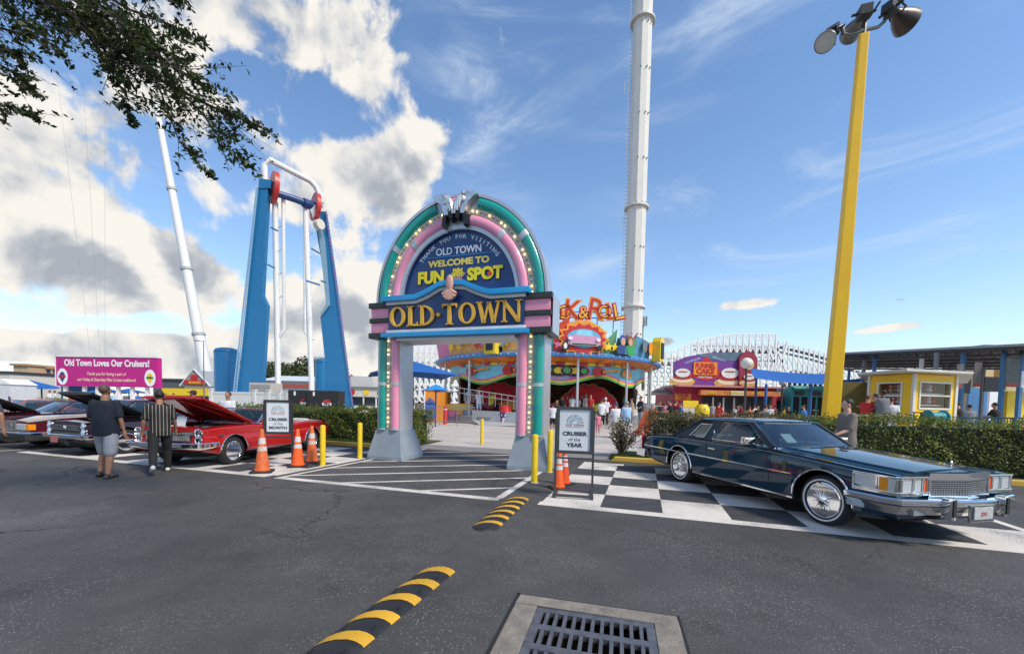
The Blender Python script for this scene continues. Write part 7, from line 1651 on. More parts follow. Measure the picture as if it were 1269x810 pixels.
for f in (0, .25, .5, .75, 1): p_ = A_*(1-f)+B2*f; b.tube([Vector((p_.x, p_.y, 0)), p_], .03, 5)
b.obj('rail', M('rail_wood', (.42, .36, .28), .7), t)
t = thing('blue_drum', 'teal cable drum in front of the kiosk', 'drum', fp(1160, 14.5)); zc_ = zat(1160, 517, 14.5); b = B(); b.lathe([(.05, -.3), (.26, -.3), (.26, -.26), (.2, -.24), (.2, .24), (.26, .26), (.26, .3), (.05, .3)], 24, axis='x'); b.v = [(v[0], v[1], v[2]+zc_) for v in b.v]; b.obj('drum', M('drum_teal', (.01, .22, .26), .5), t); b = B()
for s in (-.3, .3): b.box(s-.03, s+.03, -.2, .2, 0, zc_-.05)
b.obj('stand', dark, t, smooth=0)
for px, l in ((1139, 'left'), (1150, 'right')): pass
t = thing('metal_bench', 'dark metal bench frame under the kiosk window', 'bench', fp(1142, 14.7)); z = zat(1142, 511, 14.7); b = B()
for x in (-.25, 0, .25): b.tube([(x, 0, 0), (x, 0, z)], .02, 5)
b.tube([(-.3, 0, z), (.3, 0, z)], .025, 5); b.tube([(-.3, 0, z-.5), (.3, 0, z-.5)], .02, 5); b.obj('frame', blackp, t)
# ---------------------------------------------------------------- things seen through the arch
t, W_, z = building(527, 551, 484, 30, 'play_stall', 'orange play stall with blue and purple shapes behind the small parasol', orange_m, 3); b = B(); b.box(.05, .75, -.3, -.01, .3, z-.9); b.obj('blue_panel', M('stall_blue', (.04, .10, .32), .5), t, smooth=0); b = B(); b.prism([(0, z-.9), (.4, z-.5), (.8, z-.9)], -.35, -.01); b.obj('gable', M('stall_slate', (.08, .12, .28), .5), t, smooth=0); b = B(); b.prism([(-.1, z), (.3, z+.2), (.7, z-.05), (1.1, z+.15), (1.5, z)], -.05, .02); b.obj('crest', red_m, t, smooth=0)
t, W_, z = building(553, 586, 500, 31, 'game_booth', 'low colourful game booth beside the ride ramp', M('booth_purple', (.25, .16, .38), .6, var=.6, scale=3), 2); B().box(0, W_, -.06, -.003, z-.5, z).obj('yellow_band', M('booth_yellow', (.75, .48, .05), .5), t, smooth=0)
for k, c in enumerate((pink_m, orange_m, lblue_m)): b = B(); b.lathe([(.28, -.05), (.28, -.01)], 16, (.4+k*.65, 0, .7), axis='y'); b.obj('painted_disc', c, t)
t = thing('crowd_barrier', 'grey metal crowd barrier fencing behind the arch', 'barrier', fp(503, 27)); o2 = t.location.copy(); b = B(); zt2 = zat(540, 503, 27)
A_, B2 = Vector((0, 0, 0)), fp(588, 26.5)-o2
for z in (zt2, .3): b.tube([A_+Vector((0, 0, z)), B2+Vector((0, 0, z))], .025, 5)
for k in range(37): f = k/36; p_ = A_*(1-f)+B2*f; b.tube([p_+Vector((0, 0, .3 if k % 9 else 0)), p_+Vector((0, 0, zt2))], .009 if k % 9 else .03, 4)
b.obj('barrier_frame', M('barrier_steel', (.30, .31, .33), .4, .5), t)
t = thing('bollard', 'red bollard on the plaza seen through the arch', 'bollard', gp(551.5, 525.5)); z = zat(551, 502.5, gp(551.5, 525.5).y); B().lathe([(.14, 0), (.14, z-.03), (.1, z), (.001, z)], 16).obj('post', M('bollard_red', (.55, .03, .03), .5), t); b = B(); b.lathe([(.145, z-.28), (.145, z-.22)], 16); b.obj('white_band', wm, t)
# patriotic litter bin
p = gp(626, 527); t = thing('litter_bin', 'stars and stripes litter bin with a red dome lid at the foot of the ramp', 'litter bin', p); hb2 = zat(626, 511, p.y); r = .42
b = B(); n = 14
for k in range(n):
    b.m(k % 2)
    for j in range(3):
        a0, a1 = 2*PI*(k+j/3)/n, 2*PI*(k+(j+1)/3)/n; b.quad((r*math.cos(a0), r*math.sin(a0), 0), (r*math.cos(a1), r*math.sin(a1), 0), (r*math.cos(a1+.25), r*math.sin(a1+.25), hb2*.62), (r*math.cos(a0+.25), r*math.sin(a0+.25), hb2*.62))
b.obj('striped_body', [red_m, wm], t, smooth=0); B().lathe([(r, hb2*.62), (r*1.02, hb2*.98)], 28).obj('blue_band', M('bin_navy', (.02, .04, .2), .5), t)
b = B()
for k in range(10): a = 2*PI*k/10; Mx = Matrix.Rotation(a, 4, 'Z') @ Matrix.Translation((0, -r*1.03, hb2*.8)); q = B(); q.prism(star(0, 0, .09, .035, 5, PI/2), -.01, .0); b.add([Mx @ Vector(v) for v in q.v], q.f)
b.obj('stars', wm, t, smooth=0)['kind'] = 'stuff'; B().lathe([(r*1.05, hb2*.98), (r*1.05, hb2*1.1), (r*.95, hb2*1.2), (r*.9, hb2*1.42), (r*.6, hb2*1.55), (.001, hb2*1.58)], 28).obj('dome_lid', red_m, t)
# american flag on the plum car's neighbour
t = thing('small_flag', 'small american stick flag standing on the burgundy car at the left edge', 'flag', at(11, 505, 14.2)); b = B(); b.tube([(0, 0, -.35), (-.02, 0, .45)], .006, 5); b.obj('stick', wm, t); b = B()
for k in range(13):
    b.m(k % 2)
    z0 = .42-k*.026; 
    for j in range(5): x0, x1 = .0+j*.03, .0+(j+1)*.03; b.quad((x0, .01*math.sin(x0*40), z0-x0*.9), (x1, .01*math.sin(x1*40), z0-x1*.9), (x1, .01*math.sin(x1*40), z0-.026-x1*.9), (x0, .01*math.sin(x0*40), z0-.026-x0*.9))
b.obj('stripes', [red_m, wm], t, smooth=0, clean=False); b = B(); b.quad((0, -.012, .42), (.07, -.012, .36), (.07, -.012, .22), (0, -.012, .28)); b.obj('canton', M('flag_blue', (.02, .03, .2), .6), t, smooth=0)
# ================================================================== PEOPLE
def remesh(b, vox, sm=4):
    me = bpy.data.meshes.new('r'); me.from_pydata(b.v, [], b.f); me.update()
    bm = bmesh.new(); bm.from_mesh(me); bmesh.ops.recalc_face_normals(bm, faces=bm.faces); bm.to_mesh(me); bm.free()
    ob = bpy.data.objects.new('r', me); COL.objects.link(ob)
    m_ = ob.modifiers.new('r', 'REMESH'); m_.mode = 'VOXEL'; m_.voxel_size = vox
    if sm: s_ = ob.modifiers.new('s', 'SMOOTH'); s_.factor = .5; s_.iterations = sm
    out_ = tomesh(ob, 'r'); out_.polygons.foreach_set('use_smooth', [True]*len(out_.polygons)); return out_
def loft(b, secs, n=16):        # secs: (centre, half width x, half depth y), stacked; ends closed
    vs = []
    for c, hw, hd in secs:
        for j in range(n): a = 2*PI*j/n; vs.append((c[0]+hw*math.cos(a), c[1]+hd*math.sin(a), c[2]))
    k = len(secs); fs = [(i*n+j, i*n+(j+1) % n, (i+1)*n+(j+1) % n, (i+1)*n+j) for i in range(k-1) for j in range(n)]
    fs += [tuple(range(n))[::-1], tuple((k-1)*n+j for j in range(n))]; b.add(vs, fs)
def limb(b, pts, rs, n=12):
    b.tube(pts, rs, n)
    for p, r in zip(pts, rs): b.sphere(tuple(p), r*.985, n, 8)
def pose_points(po):
    J = {}; hipz = po.get('hip', .93); lean = po.get('lean', 0)
    def up(y0, z): return Vector((0, math.sin(lean)*(z-hipz), hipz+(z-hipz)*math.cos(lean)))
    J['pelvis'] = Vector((0, 0, hipz)); sz = hipz+.52
    for s, k in ((-1, 'R'), (1, 'L')):
        th, kn, ab = po.get('leg'+k, (0, 0, .03)); h = Vector((s*.095, 0, hipz-.03))
        d = Vector((s*math.sin(ab), math.sin(th), -math.cos(th))).normalized(); kp = h+d*.43
        d2 = Vector((s*math.sin(ab)*.3, math.sin(th-kn), -math.cos(th-kn))).normalized(); ap_ = kp+d2*.42
        J['hip'+k], J['knee'+k], J['ankle'+k] = h, kp, ap_; J['toe'+k] = ap_+Vector((s*.02, .17*math.cos(po.get('foot'+k, 0)), -.045+.17*math.sin(po.get('foot'+k, 0)))); J['heel'+k] = ap_+Vector((0, -.05, -.05-.1*math.sin(po.get('foot'+k, 0))))
        sh = up(0, sz-.04)+Vector((s*.185, 0, 0)); a, e, ab2 = po.get('arm'+k, (0, .2, .12))
        d = Vector((s*math.sin(ab2), math.sin(a), -math.cos(a))).normalized(); el_ = sh+d*.29
        inw = po.get('in'+k, .0); d2 = Vector((s*math.sin(ab2)*.4-s*inw, math.sin(a+e), -math.cos(a+e))).normalized(); wr = el_+d2*.25
        J['sh'+k], J['el'+k], J['wr'+k], J['hd'+k] = sh, el_, wr, d2
    J['neck'] = up(0, sz); J['head'] = up(0, sz+.185)+Vector((0, .015, 0)); return J
def person_meshes(po, vox, wide=1.0, shorts=True, hands=True, sleeves=.55, hairlen=0, belly=0.0, cap=False):
    J = pose_points(po); hz = J['pelvis'].z; lean = po.get('lean', 0); w_ = wide
    def up(z, y=0): return Vector((0, math.sin(lean)*(z-hz)+y, hz+(z-hz)*math.cos(lean)))
    def torso(b, e):
        S_ = [(-.10, .15, .105), (-.02, .168, .12), (.06, .158, .115+belly*.6), (.16, .145, .108+belly), (.27, .158, .112+belly*.5), (.38, .176, .112), (.46, .165, .095), (.51, .10, .07)]
        loft(b, [(up(hz+dz), hw*w_+e, hd*(1+(w_-1)*.8)+e) for dz, hw, hd in S_])
    b = B(); torso(b, 0)
    for s, k in ((-1, 'R'), (1, 'L')):
        limb(b, [J['hip'+k], J['hip'+k].lerp(J['knee'+k], .5), J['knee'+k], J['knee'+k].lerp(J['ankle'+k], .35), J['ankle'+k]], [.085*w_, .075*w_, .052*w_, .055*w_, .036])
        limb(b, [J['ankle'+k]+Vector((0, 0, -.02)), J['toe'+k]], [.04, .03])
        limb(b, [J['sh'+k]*1.0, J['sh'+k].lerp(J['el'+k], .5), J['el'+k], J['el'+k].lerp(J['wr'+k], .3), J['wr'+k]], [.052*w_, .046*w_, .037, .038, .025])
        d = J['hd'+k]; limb(b, [J['wr'+k], J['wr'+k]+d*.05, J['wr'+k]+d*.085], [.024, .034, .03])
        if not hands: limb(b, [J['wr'+k]+d*.08, J['wr'+k]+d*.15], [.026, .018])
    limb(b, [up(hz+.46), J['neck']+Vector((0, .005, .09))], [.070, .058])
    H_ = J['head']; hs = po.get('turn', 0); Rz = Matrix.Translation(H_) @ Matrix.Rotation(hs, 4, 'Z') @ Matrix.Rotation(po.get('nod', 0), 4, 'X')
    hb = B(); hb.sphere((0, -.008, .03), .088, 16, 12, (.86, 1.08, 1.08)); hb.sphere((0, .028, -.035), .062, 14, 10, (.9, 1, 1.0)); hb.sphere((0, .104, -.008), .016, 8, 6, (.8, 1, 1.6)); hb.sphere((0, .085, -.05), .018, 8, 6, (1.5, .7, .6)); hb.sphere((0, .078, .03), .03, 8, 6, (1.8, .6, .5))
    for s in (-1, 1): hb.sphere((s*.078, -.002, .0), .022, 8, 6, (.4, .8, 1.3))
    b.add([Rz @ Vector(v) for v in hb.v], hb.f)
    body = remesh(b, vox, 3)
    if hands:       # fingers: five tapered chains rooted inside the palm, merged into the same mesh
        fb = B()
        for s, k in ((-1, 'R'), (1, 'L')):
            d = J['hd'+k]; base_ = J['wr'+k]+d*.085; side = Vector((0, 1, 0)); side = (side-d*side.dot(d)).normalized(); inn = d.cross(side)*s; 
            for f, ln in ((-1.5, .062), (-.5, .078), (.5, .082), (1.5, .072)):
                p0 = base_-side*f*-.017-d*.02; c_ = .35+po.get('curl', .3)
                p1 = p0+d*(.02+ln*.45); p2 = p1+(d*math.cos(c_)-inn*math.sin(c_)*-1).normalized()*ln*.35; p3 = p2+(d*math.cos(c_*2.2)+inn*math.sin(c_*2.2)).normalized()*ln*.3
                fb.tube([p0, p1, p2, p3], [.0095, .009, .008, .006], 6)
            p0 = J['wr'+k]+d*.035+side*.02; fb.tube([p0, p0+(d*.6+side*.8).normalized()*.035, p0+(d*.85+side*.6).normalized()*.062+inn*.008], [.012, .0105, .007], 6)
        bm = bmesh.new(); bm.from_mesh(body); t_ = bpy.data.meshes.new('t'); t_.from_pydata(fb.v, [], fb.f); bm.from_mesh(t_); bmesh.ops.recalc_face_normals(bm, faces=bm.faces); bm.to_mesh(body); bm.free(); body.polygons.foreach_set('use_smooth', [True]*len(body.polygons))
    # shirt
    b = B(); e = .014 if vox < .02 else .02
    S_ = [(-.13, .165, .125), (-.05, .172, .13), (.06, .163, .12+belly*.7), (.16, .155, .115+belly*1.05), (.27, .165, .117+belly*.5), (.38, .184, .117), (.46, .178, .104), (.505, .120, .086), (.535, .072, .066)]
    loft(b, [(up(hz+dz), hw*w_+e, hd*(1+(w_-1)*.8)+e) for dz, hw, hd in S_])
    for k in 'RL':
        p_ = J['sh'+k].lerp(J['el'+k], sleeves*1.3 if sleeves < .9 else 1.0); limb(b, [J['sh'+k]+Vector((0, 0, .005)), J['sh'+k].lerp(J['el'+k], .4), p_][:3], [.060*w_, .059*w_, .057*w_])
    shirt = remesh(b, vox, 3)
    # trousers
    b = B(); loft(b, [(up(hz+dz), hw*w_, hd*(1+(w_-1)*.8)) for dz, hw, hd in ((-.13, .165, .125), (-.05, .180, .132), (.04, .170, .125))])
    for k in 'RL':
        if shorts: q = J['hip'+k].lerp(J['knee'+k], .98); limb(b, [J['hip'+k], J['hip'+k].lerp(J['knee'+k], .5), q], [.092*w_, .094*w_, .088*w_])
        else: limb(b, [J['hip'+k], J['hip'+k].lerp(J['knee'+k], .5), J['knee'+k], J['knee'+k].lerp(J['ankle'+k], .5), J['ankle'+k]], [.10*w_, .095*w_, .078, .072, .062])
    trou = remesh(b, vox, 3)
    # shoes
    shoes_ = {}
    for k in 'RL':
        b = B(); a_, t_ = J['ankle'+k], J['toe'+k]; hl_ = J['heel'+k]; mid_ = (hl_+t_)/2
        limb(b, [hl_+Vector((0, .005, .012)), mid_+Vector((0, 0, .005)), t_+Vector((0, .02, .005))], [.045, .043, .038]); limb(b, [a_+Vector((0, -.005, .0)), hl_+Vector((0, .03, .03))], [.045, .045]); shoes_[k] = remesh(b, max(vox, .010), 2)
    # hair
    b = B(); hb = B(); hb.sphere((0, -.022, .045), .094, 16, 10, (.88, 1.02, 1.0)); 
    if hairlen: hb.sphere((0, -.05, -.03), .085, 14, 10, (1.05, .8, 1.2+hairlen)); 
    if cap: hb.sphere((0, .0, .06), .1, 14, 8, (.88, 1.02, .72)); hb.box(-.06, .06, .05, .17, .055, .072)
    b.add([Rz @ Vector(v) for v in hb.v], hb.f); hair = remesh(b, vox, 2)
    return dict(body=body, shirt=shirt, trousers=trou, shoe_r=shoes_['R'], shoe_l=shoes_['L'], hair=hair)
skins = [M('skin_%d' % i, c, .55, var=.05) for i, c in enumerate([(.50, .27, .18), (.34, .17, .10), (.16, .075, .045), (.56, .33, .24)])]
hairs = [M('hair_%d' % i, c, .6, var=.2, scale=30) for i, c in enumerate([(.015, .011, .010), (.07, .035, .018), (.25, .15, .06), (.3, .29, .28)])]
def put_person(ms, label, loc, rz, mats, scale=1., group=None, tname=('shirt', 'trousers')):
    t = thing('person', label, 'person', loc, rz, group); t.scale = (scale,)*3; mats['shoe_r'] = mats['shoe_l'] = mats['shoes']
    for k, me in ms.items():
        nm = {'shirt': 'shirt', 'trousers': tname[1], 'shoe_r': 'shoe', 'shoe_l': 'shoe', 'hair': 'hair', 'body': 'body'}[k]; o = bpy.data.objects.new(nm, me); link(o, t)
        if not me.materials: me.materials.append(mats[k])
        o.material_slots[0].link = 'OBJECT'; o.material_slots[0].material = mats[k]
    return t
def cloth(name, c): return M('cloth_'+name, c, .85, var=.12, scale=12, bump=.25, bscale=35)
navyc, blackc, whitec, greyc, khaki = cloth('navy', (.010, .016, .028)), cloth('black', (.012, .012, .013)), cloth('white', (.62, .63, .65)), cloth('grey_brown', (.17, .145, .13)), cloth('grey_shorts', (.30, .31, .34))
whiteshoe = M('shoe_white', (.55, .55, .54), .5); blackshoe = M('shoe_black', (.03, .03, .032), .5, var=.5, scale=25)
# striped shirt
m, t_, b_ = nodemat('cloth_striped'); co_ = t_.nodes.new('ShaderNodeTexCoord'); sp_ = t_.nodes.new('ShaderNodeSeparateXYZ'); t_.links.new(co_.outputs['Object'], sp_.inputs[0])
mu = t_.nodes.new('ShaderNodeMath'); mu.operation = 'PINGPONG'; t_.links.new(sp_.outputs[0], mu.inputs[0]); mu.inputs[1].default_value = .029
gt = t_.nodes.new('ShaderNodeMath'); gt.operation = 'LESS_THAN'; t_.links.new(mu.outputs[0], gt.inputs[0]); gt.inputs[1].default_value = .0045
mx_ = t_.nodes.new('ShaderNodeMix'); mx_.data_type = 'RGBA'; t_.links.new(gt.outputs[0], mx_.inputs[0]); mx_.inputs[6].default_value = (.012, .012, .013, 1); mx_.inputs[7].default_value = (.34, .30, .25, 1); t_.links.new(mx_.outputs[2], b_.inputs['Base Color']); b_.inputs['Roughness'].default_value = .85
striped = m
VX = .0105
g0 = gp(132, 591)
ms = person_meshes(dict(legL=(-.16, .05, .05), legR=(.30, .55, .04), armL=(-.02, .25, .22), armR=(.05, .9, .20), inR=.35, footR=-.1), VX, wide=1.16, belly=.03, sleeves=.62)
put_person(ms, 'man in navy t-shirt and grey cargo shorts walking away past the parked cars', (g0.x, g0.y, -.0), R_(12), dict(body=skins[1], shirt=navyc, trousers=khaki, shoes=blackshoe, hair=M('hair_shaved', (.10, .06, .045), .6)), 1.0)
g0 = gp(199, 586)
ms = person_meshes(dict(legL=(.36, .16, .05), legR=(-.34, .42, .05), armL=(.12, .5, .20), armR=(-.05, .4, .24), footR=-.3), VX, wide=1.06, shorts=False, sleeves=.62)
put_person(ms, 'man in black and tan striped shirt and black trousers walking towards the red car', (g0.x, g0.y, .0), R_(42), dict(body=skins[1], shirt=striped, trousers=blackc, shoes=whiteshoe, hair=hairs[0]), .955)
ms = person_meshes(dict(legL=(.1, .1, .04), legR=(-.3, .45, .04), armL=(-.5, .5, .22), armR=(.15, .4, .2)), VX, wide=1.05, sleeves=.55)
put_person(ms, 'person in grey shorts walking out of frame at the left edge, one arm swinging', (-9.62, 7.25, 0), R_(60), dict(body=skins[1], shirt=cloth('slate', (.05, .06, .08)), trousers=cloth('dark_grey', (.06, .065, .075)), shoes=blackshoe, hair=hairs[0]), 1.0)
ms = person_meshes(dict(armL=(.2, 1.2, .1), armR=(.1, .8, .1), inL=.3), .013, wide=1.12, shorts=False, sleeves=.6)
put_person(ms, 'person in white t-shirt standing behind the windscreen of the red convertible', (at(283, 500, 13.4).x, 13.4, 0), PI-.1, dict(body=skins[1], shirt=whitec, trousers=cloth('jeans', (.04, .06, .11)), shoes=whiteshoe, hair=hairs[1]), 1.0)
ms2 = person_meshes(dict(armL=(.2, .8, .1), armR=(.1, .8, .1)), .013, wide=1.1, shorts=False, cap=True)
put_person(ms2, 'person in dark shirt and brown cap seen over the raised red hood', (at(240, 500, 14.2).x, 14.2, 0), R_(95), dict(body=skins[1], shirt=cloth('charcoal', (.03, .03, .032)), trousers=blackc, shoes=blackshoe, hair=cloth('cap_maroon', (.05, .02, .025))), 1.02)
ms = person_meshes(dict(armL=(.1, .5, .1), armR=(.25, .9, .08), turn=.0, legL=(.15, .1, .03), legR=(-.1, .1, .03)), VX, wide=1.2, shorts=True, sleeves=.65)
p_ = at(1051, 500, 8.6); put_person(ms, 'man with dark hair in a taupe t-shirt standing behind the blue car hood', (p_.x, 8.6, 0), R_(78), dict(body=skins[3], shirt=greyc, trousers=khaki, shoes=whiteshoe, hair=hairs[0]), 1.03)
# crowd: five poses, copied
CV = .024
V = [person_meshes(dict(armL=(0, .3, .1), armR=(.05, .2, .12)), CV, 1.0, True, False), person_meshes(dict(legL=(.3, .1, .03), legR=(-.25, .2, .03), armL=(-.3, .3, .1), armR=(.3, .4, .1)), CV, 1.08, True, False),
     person_meshes(dict(armL=(.5, 1.4, .1), armR=(.2, .9, .1)), CV, 1.15, False, False, belly=.03), person_meshes(dict(armL=(.1, .3, .1), armR=(.3, 1.0, .1)), CV, .92, True, False, hairlen=.5), person_meshes(dict(hip=.55, legL=(1.35, 1.45, .1), legR=(1.4, 1.45, .1), armL=(.5, .9, .1), armR=(.5, .9, .1), lean=.1), CV, 1.05, False, False)]
CC = dict(white=(.62, .63, .64), black=(.015, .015, .017), red=(.50, .02, .02), blue=(.03, .16, .5), lblue=(.30, .48, .68), navy=(.012, .02, .06), teal=(.03, .30, .30), pink=(.65, .20, .28), orange=(.70, .22, .08), yellow=(.75, .55, .03), maroon=(.16, .01, .02), grey=(.25, .26, .28), tan=(.42, .33, .24), print=(.14, .15, .17))
crowd = [  # px, Y, base z, variant, shirt, trousers, scale, turn, skin, hair, label
 (685.5, 24, 0, 0, 'white', 'black', .92, .1, 1, 0, 'boy in white t-shirt and black shorts just right of the arch pillar'),
 (690, 26, .1, 3, 'black', 'tan', .98, .6, 0, 2, 'woman in black with a straw coloured hat beside the boy in white'),
 (697, 29.5, .4, 0, 'black', 'grey', 1, 2.8, 1, 0, 'person in black at the ride edge above the year sign corner'), (703, 30.5, .55, 1, 'red', 'grey', .95, 2.6, 0, 1, 'person in red top left of centre above the year sign'), (709, 30, .6, 0, 'white', 'red', .96, 3.3, 1, 0, 'person in white shirt above the left half of the year sign'),
 (716, 30.5, .5, 3, 'white', 'pink', .98, 3, 0, 1, 'woman in white top above the middle of the year sign'), (721, 31, .55, 2, 'maroon', 'black', 1, 2.5, 1, 0, 'person in maroon above the year sign'), (726, 30.2, .6, 0, 'grey', 'black', 1, 3.4, 0, 3, 'grey shirted person standing on the ride deck near the post'), (732, 29.6, .5, 1, 'red', 'black', 1.03, 2.7, 0, 1, 'tall person in bright red shirt at the right end above the year sign'),
 (742, 21, 0, 3, 'pink', 'pink', .68, .3, 0, 1, 'small girl in a pink skirt right of the year sign'), (746, 24, .2, 1, 'white', 'black', .98, .4, 3, 1, 'person in white t-shirt leaning beside the little girl'), (750.5, 25, .3, 2, 'white', 'black', 1, -.6, 3, 3, 'person in white top with a white cap near the ride rail'),
 (763.5, 19.5, -.05, 2, 'white', 'tan', 1.0, .1, 0, 1, 'man in a white printed t-shirt with a blue cap facing away behind the shrub'), (777, 19.5, 0, 2, 'lblue', 'white', 1.02, .2, 3, 3, 'person in pale blue t-shirt beside the man in the white printed shirt'),
 (774, 33, 1.2, 0, 'teal', 'navy', .72, 2.4, 1, 0, 'child in teal standing on the ride deck right of the curtains'), (786, 31.5, 1.35, 2, 'black', 'black', 1.05, -2.5, 2, 0, 'large man in black standing on the ride exit platform'), (783, 26, .3, 2, 'tan', 'grey', 1, 1.5, 0, 1, 'person in tan behind the pale blue t-shirt'), (794, 25, .35, 2, 'navy', 'grey', 1.04, 1.7, 1, 0, 'man in navy shirt by the ride steps'),
 (807, 22, 0, 4, 'grey', 'grey', 1.25, -1.5, 3, 3, 'grey haired person in pale shirt bending near the orange stroller'), (818, 27, .1, 1, 'black', 'black', 1, 1.3, 0, 2, 'woman in black beside the white stall wall'), (824, 27.5, .1, 2, 'pink', 'tan', .96, -1, 0, 1, 'person in pink and black next to the woman in black'), (832, 26, .35, 4, 'black', 'navy', 1.2, 1.4, 0, 0, 'person in black seated left of the blue shirted person'), (836, 26.5, .35, 4, 'maroon', 'black', 1.2, -1.2, 0, 1, 'person in maroon seated among friends near the dessert stand'), (844, 26, .1, 1, 'blue', 'navy', .98, 1.5, 0, 0, 'person in bright blue t-shirt left of the menu stand'),
 (870, 30, .1, 3, 'black', 'yellow', 1, 2.8, 1, 0, 'person in black with yellow skirt by the dessert stand'), (877, 29, .3, 4, 'red', 'red', 1.15, 1.2, 0, 1, 'person in red seated left at the red table'), (883, 31, .2, 0, 'grey', 'grey', 1, 3, 0, 0, 'person in grey at the dessert counter'), (890, 29, .3, 4, 'red', 'black', 1.2, -1.3, 0, 1, 'person in red seated right at the red table'),
 (911, 31, 0, 3, 'white', 'white', 1, 1.4, 0, 1, 'woman in long white left of the globe lamp post'), (915.5, 32, 0, 1, 'pink', 'tan', 1, 2, 3, 2, 'person in pink by the globe lamp post'), (919, 31, .1, 2, 'maroon', 'black', 1, 1, 1, 0, 'person in maroon shirt left of the globe lamp post'), (929.5, 30, 0, 1, 'orange', 'orange', .98, -1, 0, 1, 'person in orange right of the globe lamp post'), (936, 31, .1, 0, 'white', 'grey', 1, .6, 1, 0, 'person in white behind the person in orange'), (940, 30.5, 0, 2, 'black', 'grey', 1, 2.2, 0, 1, 'person in black near the food stalls'),
 (947, 22, 0, 4, 'lblue', 'navy', 1.3, -1.2, 0, 0, 'person in sky blue leaning over a table'), (955, 30, .1, 2, 'white', 'red', .98, 2.8, 0, 1, 'person in white under the shade sail'), (961, 30.5, .1, 0, 'maroon', 'grey', 1, .4, 1, 0, 'person in maroon under the shade sail'), (973, 29, 0, 1, 'yellow', 'black', 1, 1, 2, 0, 'person in dark yellow by the second globe lamp'), (978, 28, 0, 3, 'black', 'white', 1, 2, 1, 0, 'woman in black near the teal stall'), (998, 28, .3, 4, 'blue', 'navy', 1.15, .8, 0, 1, 'person in blue seated before the teal stall'),
 (579, 31, .9, 1, 'white', 'white', 1.0, -1.4, 2, 0, 'person in white walking down the ride ramp'), (586, 32, .8, 0, 'tan', 'black', .95, 1.2, 1, 1, 'person in tan on the ramp between the two in white'), (593.5, 29.8, .65, 3, 'white', 'lblue', 1.05, .4, 3, 3, 'person in a white headscarf and blue shorts standing on the ramp'), (609, 31.5, .9, 4, 'yellow', 'black', 1.2, -1, 1, 0, 'person in yellow seated by the ride cars'), (601, 32.5, .7, 3, 'pink', 'black', .6, 1, 0, 0, 'small child in pink on the ride deck'),
 (521, 26, 0, 4, 'tan', 'navy', 1.15, 1.2, 0, 0, 'person seated at the barrier with dark hair behind the hedge'), (62, 36, .1, 2, 'white', 'grey', 1.0, 2, 0, 0, 'person in white left under the billboard'), (68, 37, .1, 0, 'white', 'black', 1, 2.5, 1, 0, 'second person in white just left of the billboard post'), (88, 34, .3, 1, 'red', 'black', .95, 1, 0, 0, 'person in red behind the open black hood'), (142, 36, .1, 2, 'lblue', 'navy', 1, 1, 0, 1, 'person in light blue under the billboard'), (150, 35, .1, 0, 'white', 'tan', 1, 2, 0, 1, 'person in white between the billboard posts'), (171, 36, .1, 1, 'blue', 'black', 1, 2, 1, 0, 'person in blue under the right end of the billboard'), (205, 38, .1, 3, 'white', 'white', 1, 1, 0, 2, 'woman in white right of the billboard'), (215, 37, .1, 2, 'pink', 'grey', 1, 2, 0, 1, 'person in pink left of the street lamp'),
 (1075, 15.6, .42, 2, 'red', 'black', 1.0, -1.3, 0, 1, 'man in red shirt leaning on the rail left of the kiosk'), (1084, 15.8, .45, 2, 'maroon', 'black', 1.02, 1.0, 0, 0, 'man in maroon shirt looking left by the kiosk'), (1094, 15.2, .52, 2, 'print', 'black', 1.05, .1, 2, 0, 'man with bushy black hair in a grey patterned shirt sitting on the rail'), (1104.5, 15.9, .35, 1, 'white', 'white', 1.0, -.5, 0, 1, 'person in pink and white in front of the kiosk window'),
 (1190, 22, .5, 4, 'black', 'black', 1.2, .5, 0, 0, 'dark dressed person seated right of the kiosk'), (1203, 23, .4, 4, 'grey', 'black', 1.2, -.5, 1, 0, 'person in grey seated at the hall tables'), (1236, 22, .45, 4, 'black', 'navy', 1.25, .3, 1, 0, 'person in black seated before the white hall wall')]
for (px, Y, bz, v, sc_, tc_, s_, rz, sk, hr, lab) in crowd:
    x = at(px, 500, Y).x; hm_ = hairs[hr]
    if 'headscarf' in lab or 'white cap' in lab: hm_ = cloth('white', (.6, .6, .6))
    if 'blue cap' in lab: hm_ = cloth('capblue', (.05, .08, .25))
    put_person(V[v], lab, (x, Y, bz), rz, dict(body=skins[sk], shirt=cloth(sc_, CC[sc_]), trousers=cloth(tc_, CC[tc_]), shoes=whiteshoe, hair=hm_), s_, 'people in the amusement park crowd')
# bushy hair
p_ = at(1094, 489, 15.2); 
# raised decks people stand on
dk = B(); q0 = at(1058, 500, 14.9); q1 = at(1128, 500, 14.6); dk.box(q0.x, q1.x+1, 14.85, 17, 0, .42); t = thing('wooden_deck', 'low timber deck under the people beside the kiosk', 'deck'); dk.obj('deck_boards', M('deck_wood', (.25, .17, .10), .8, var=.2), t, smooth=0)
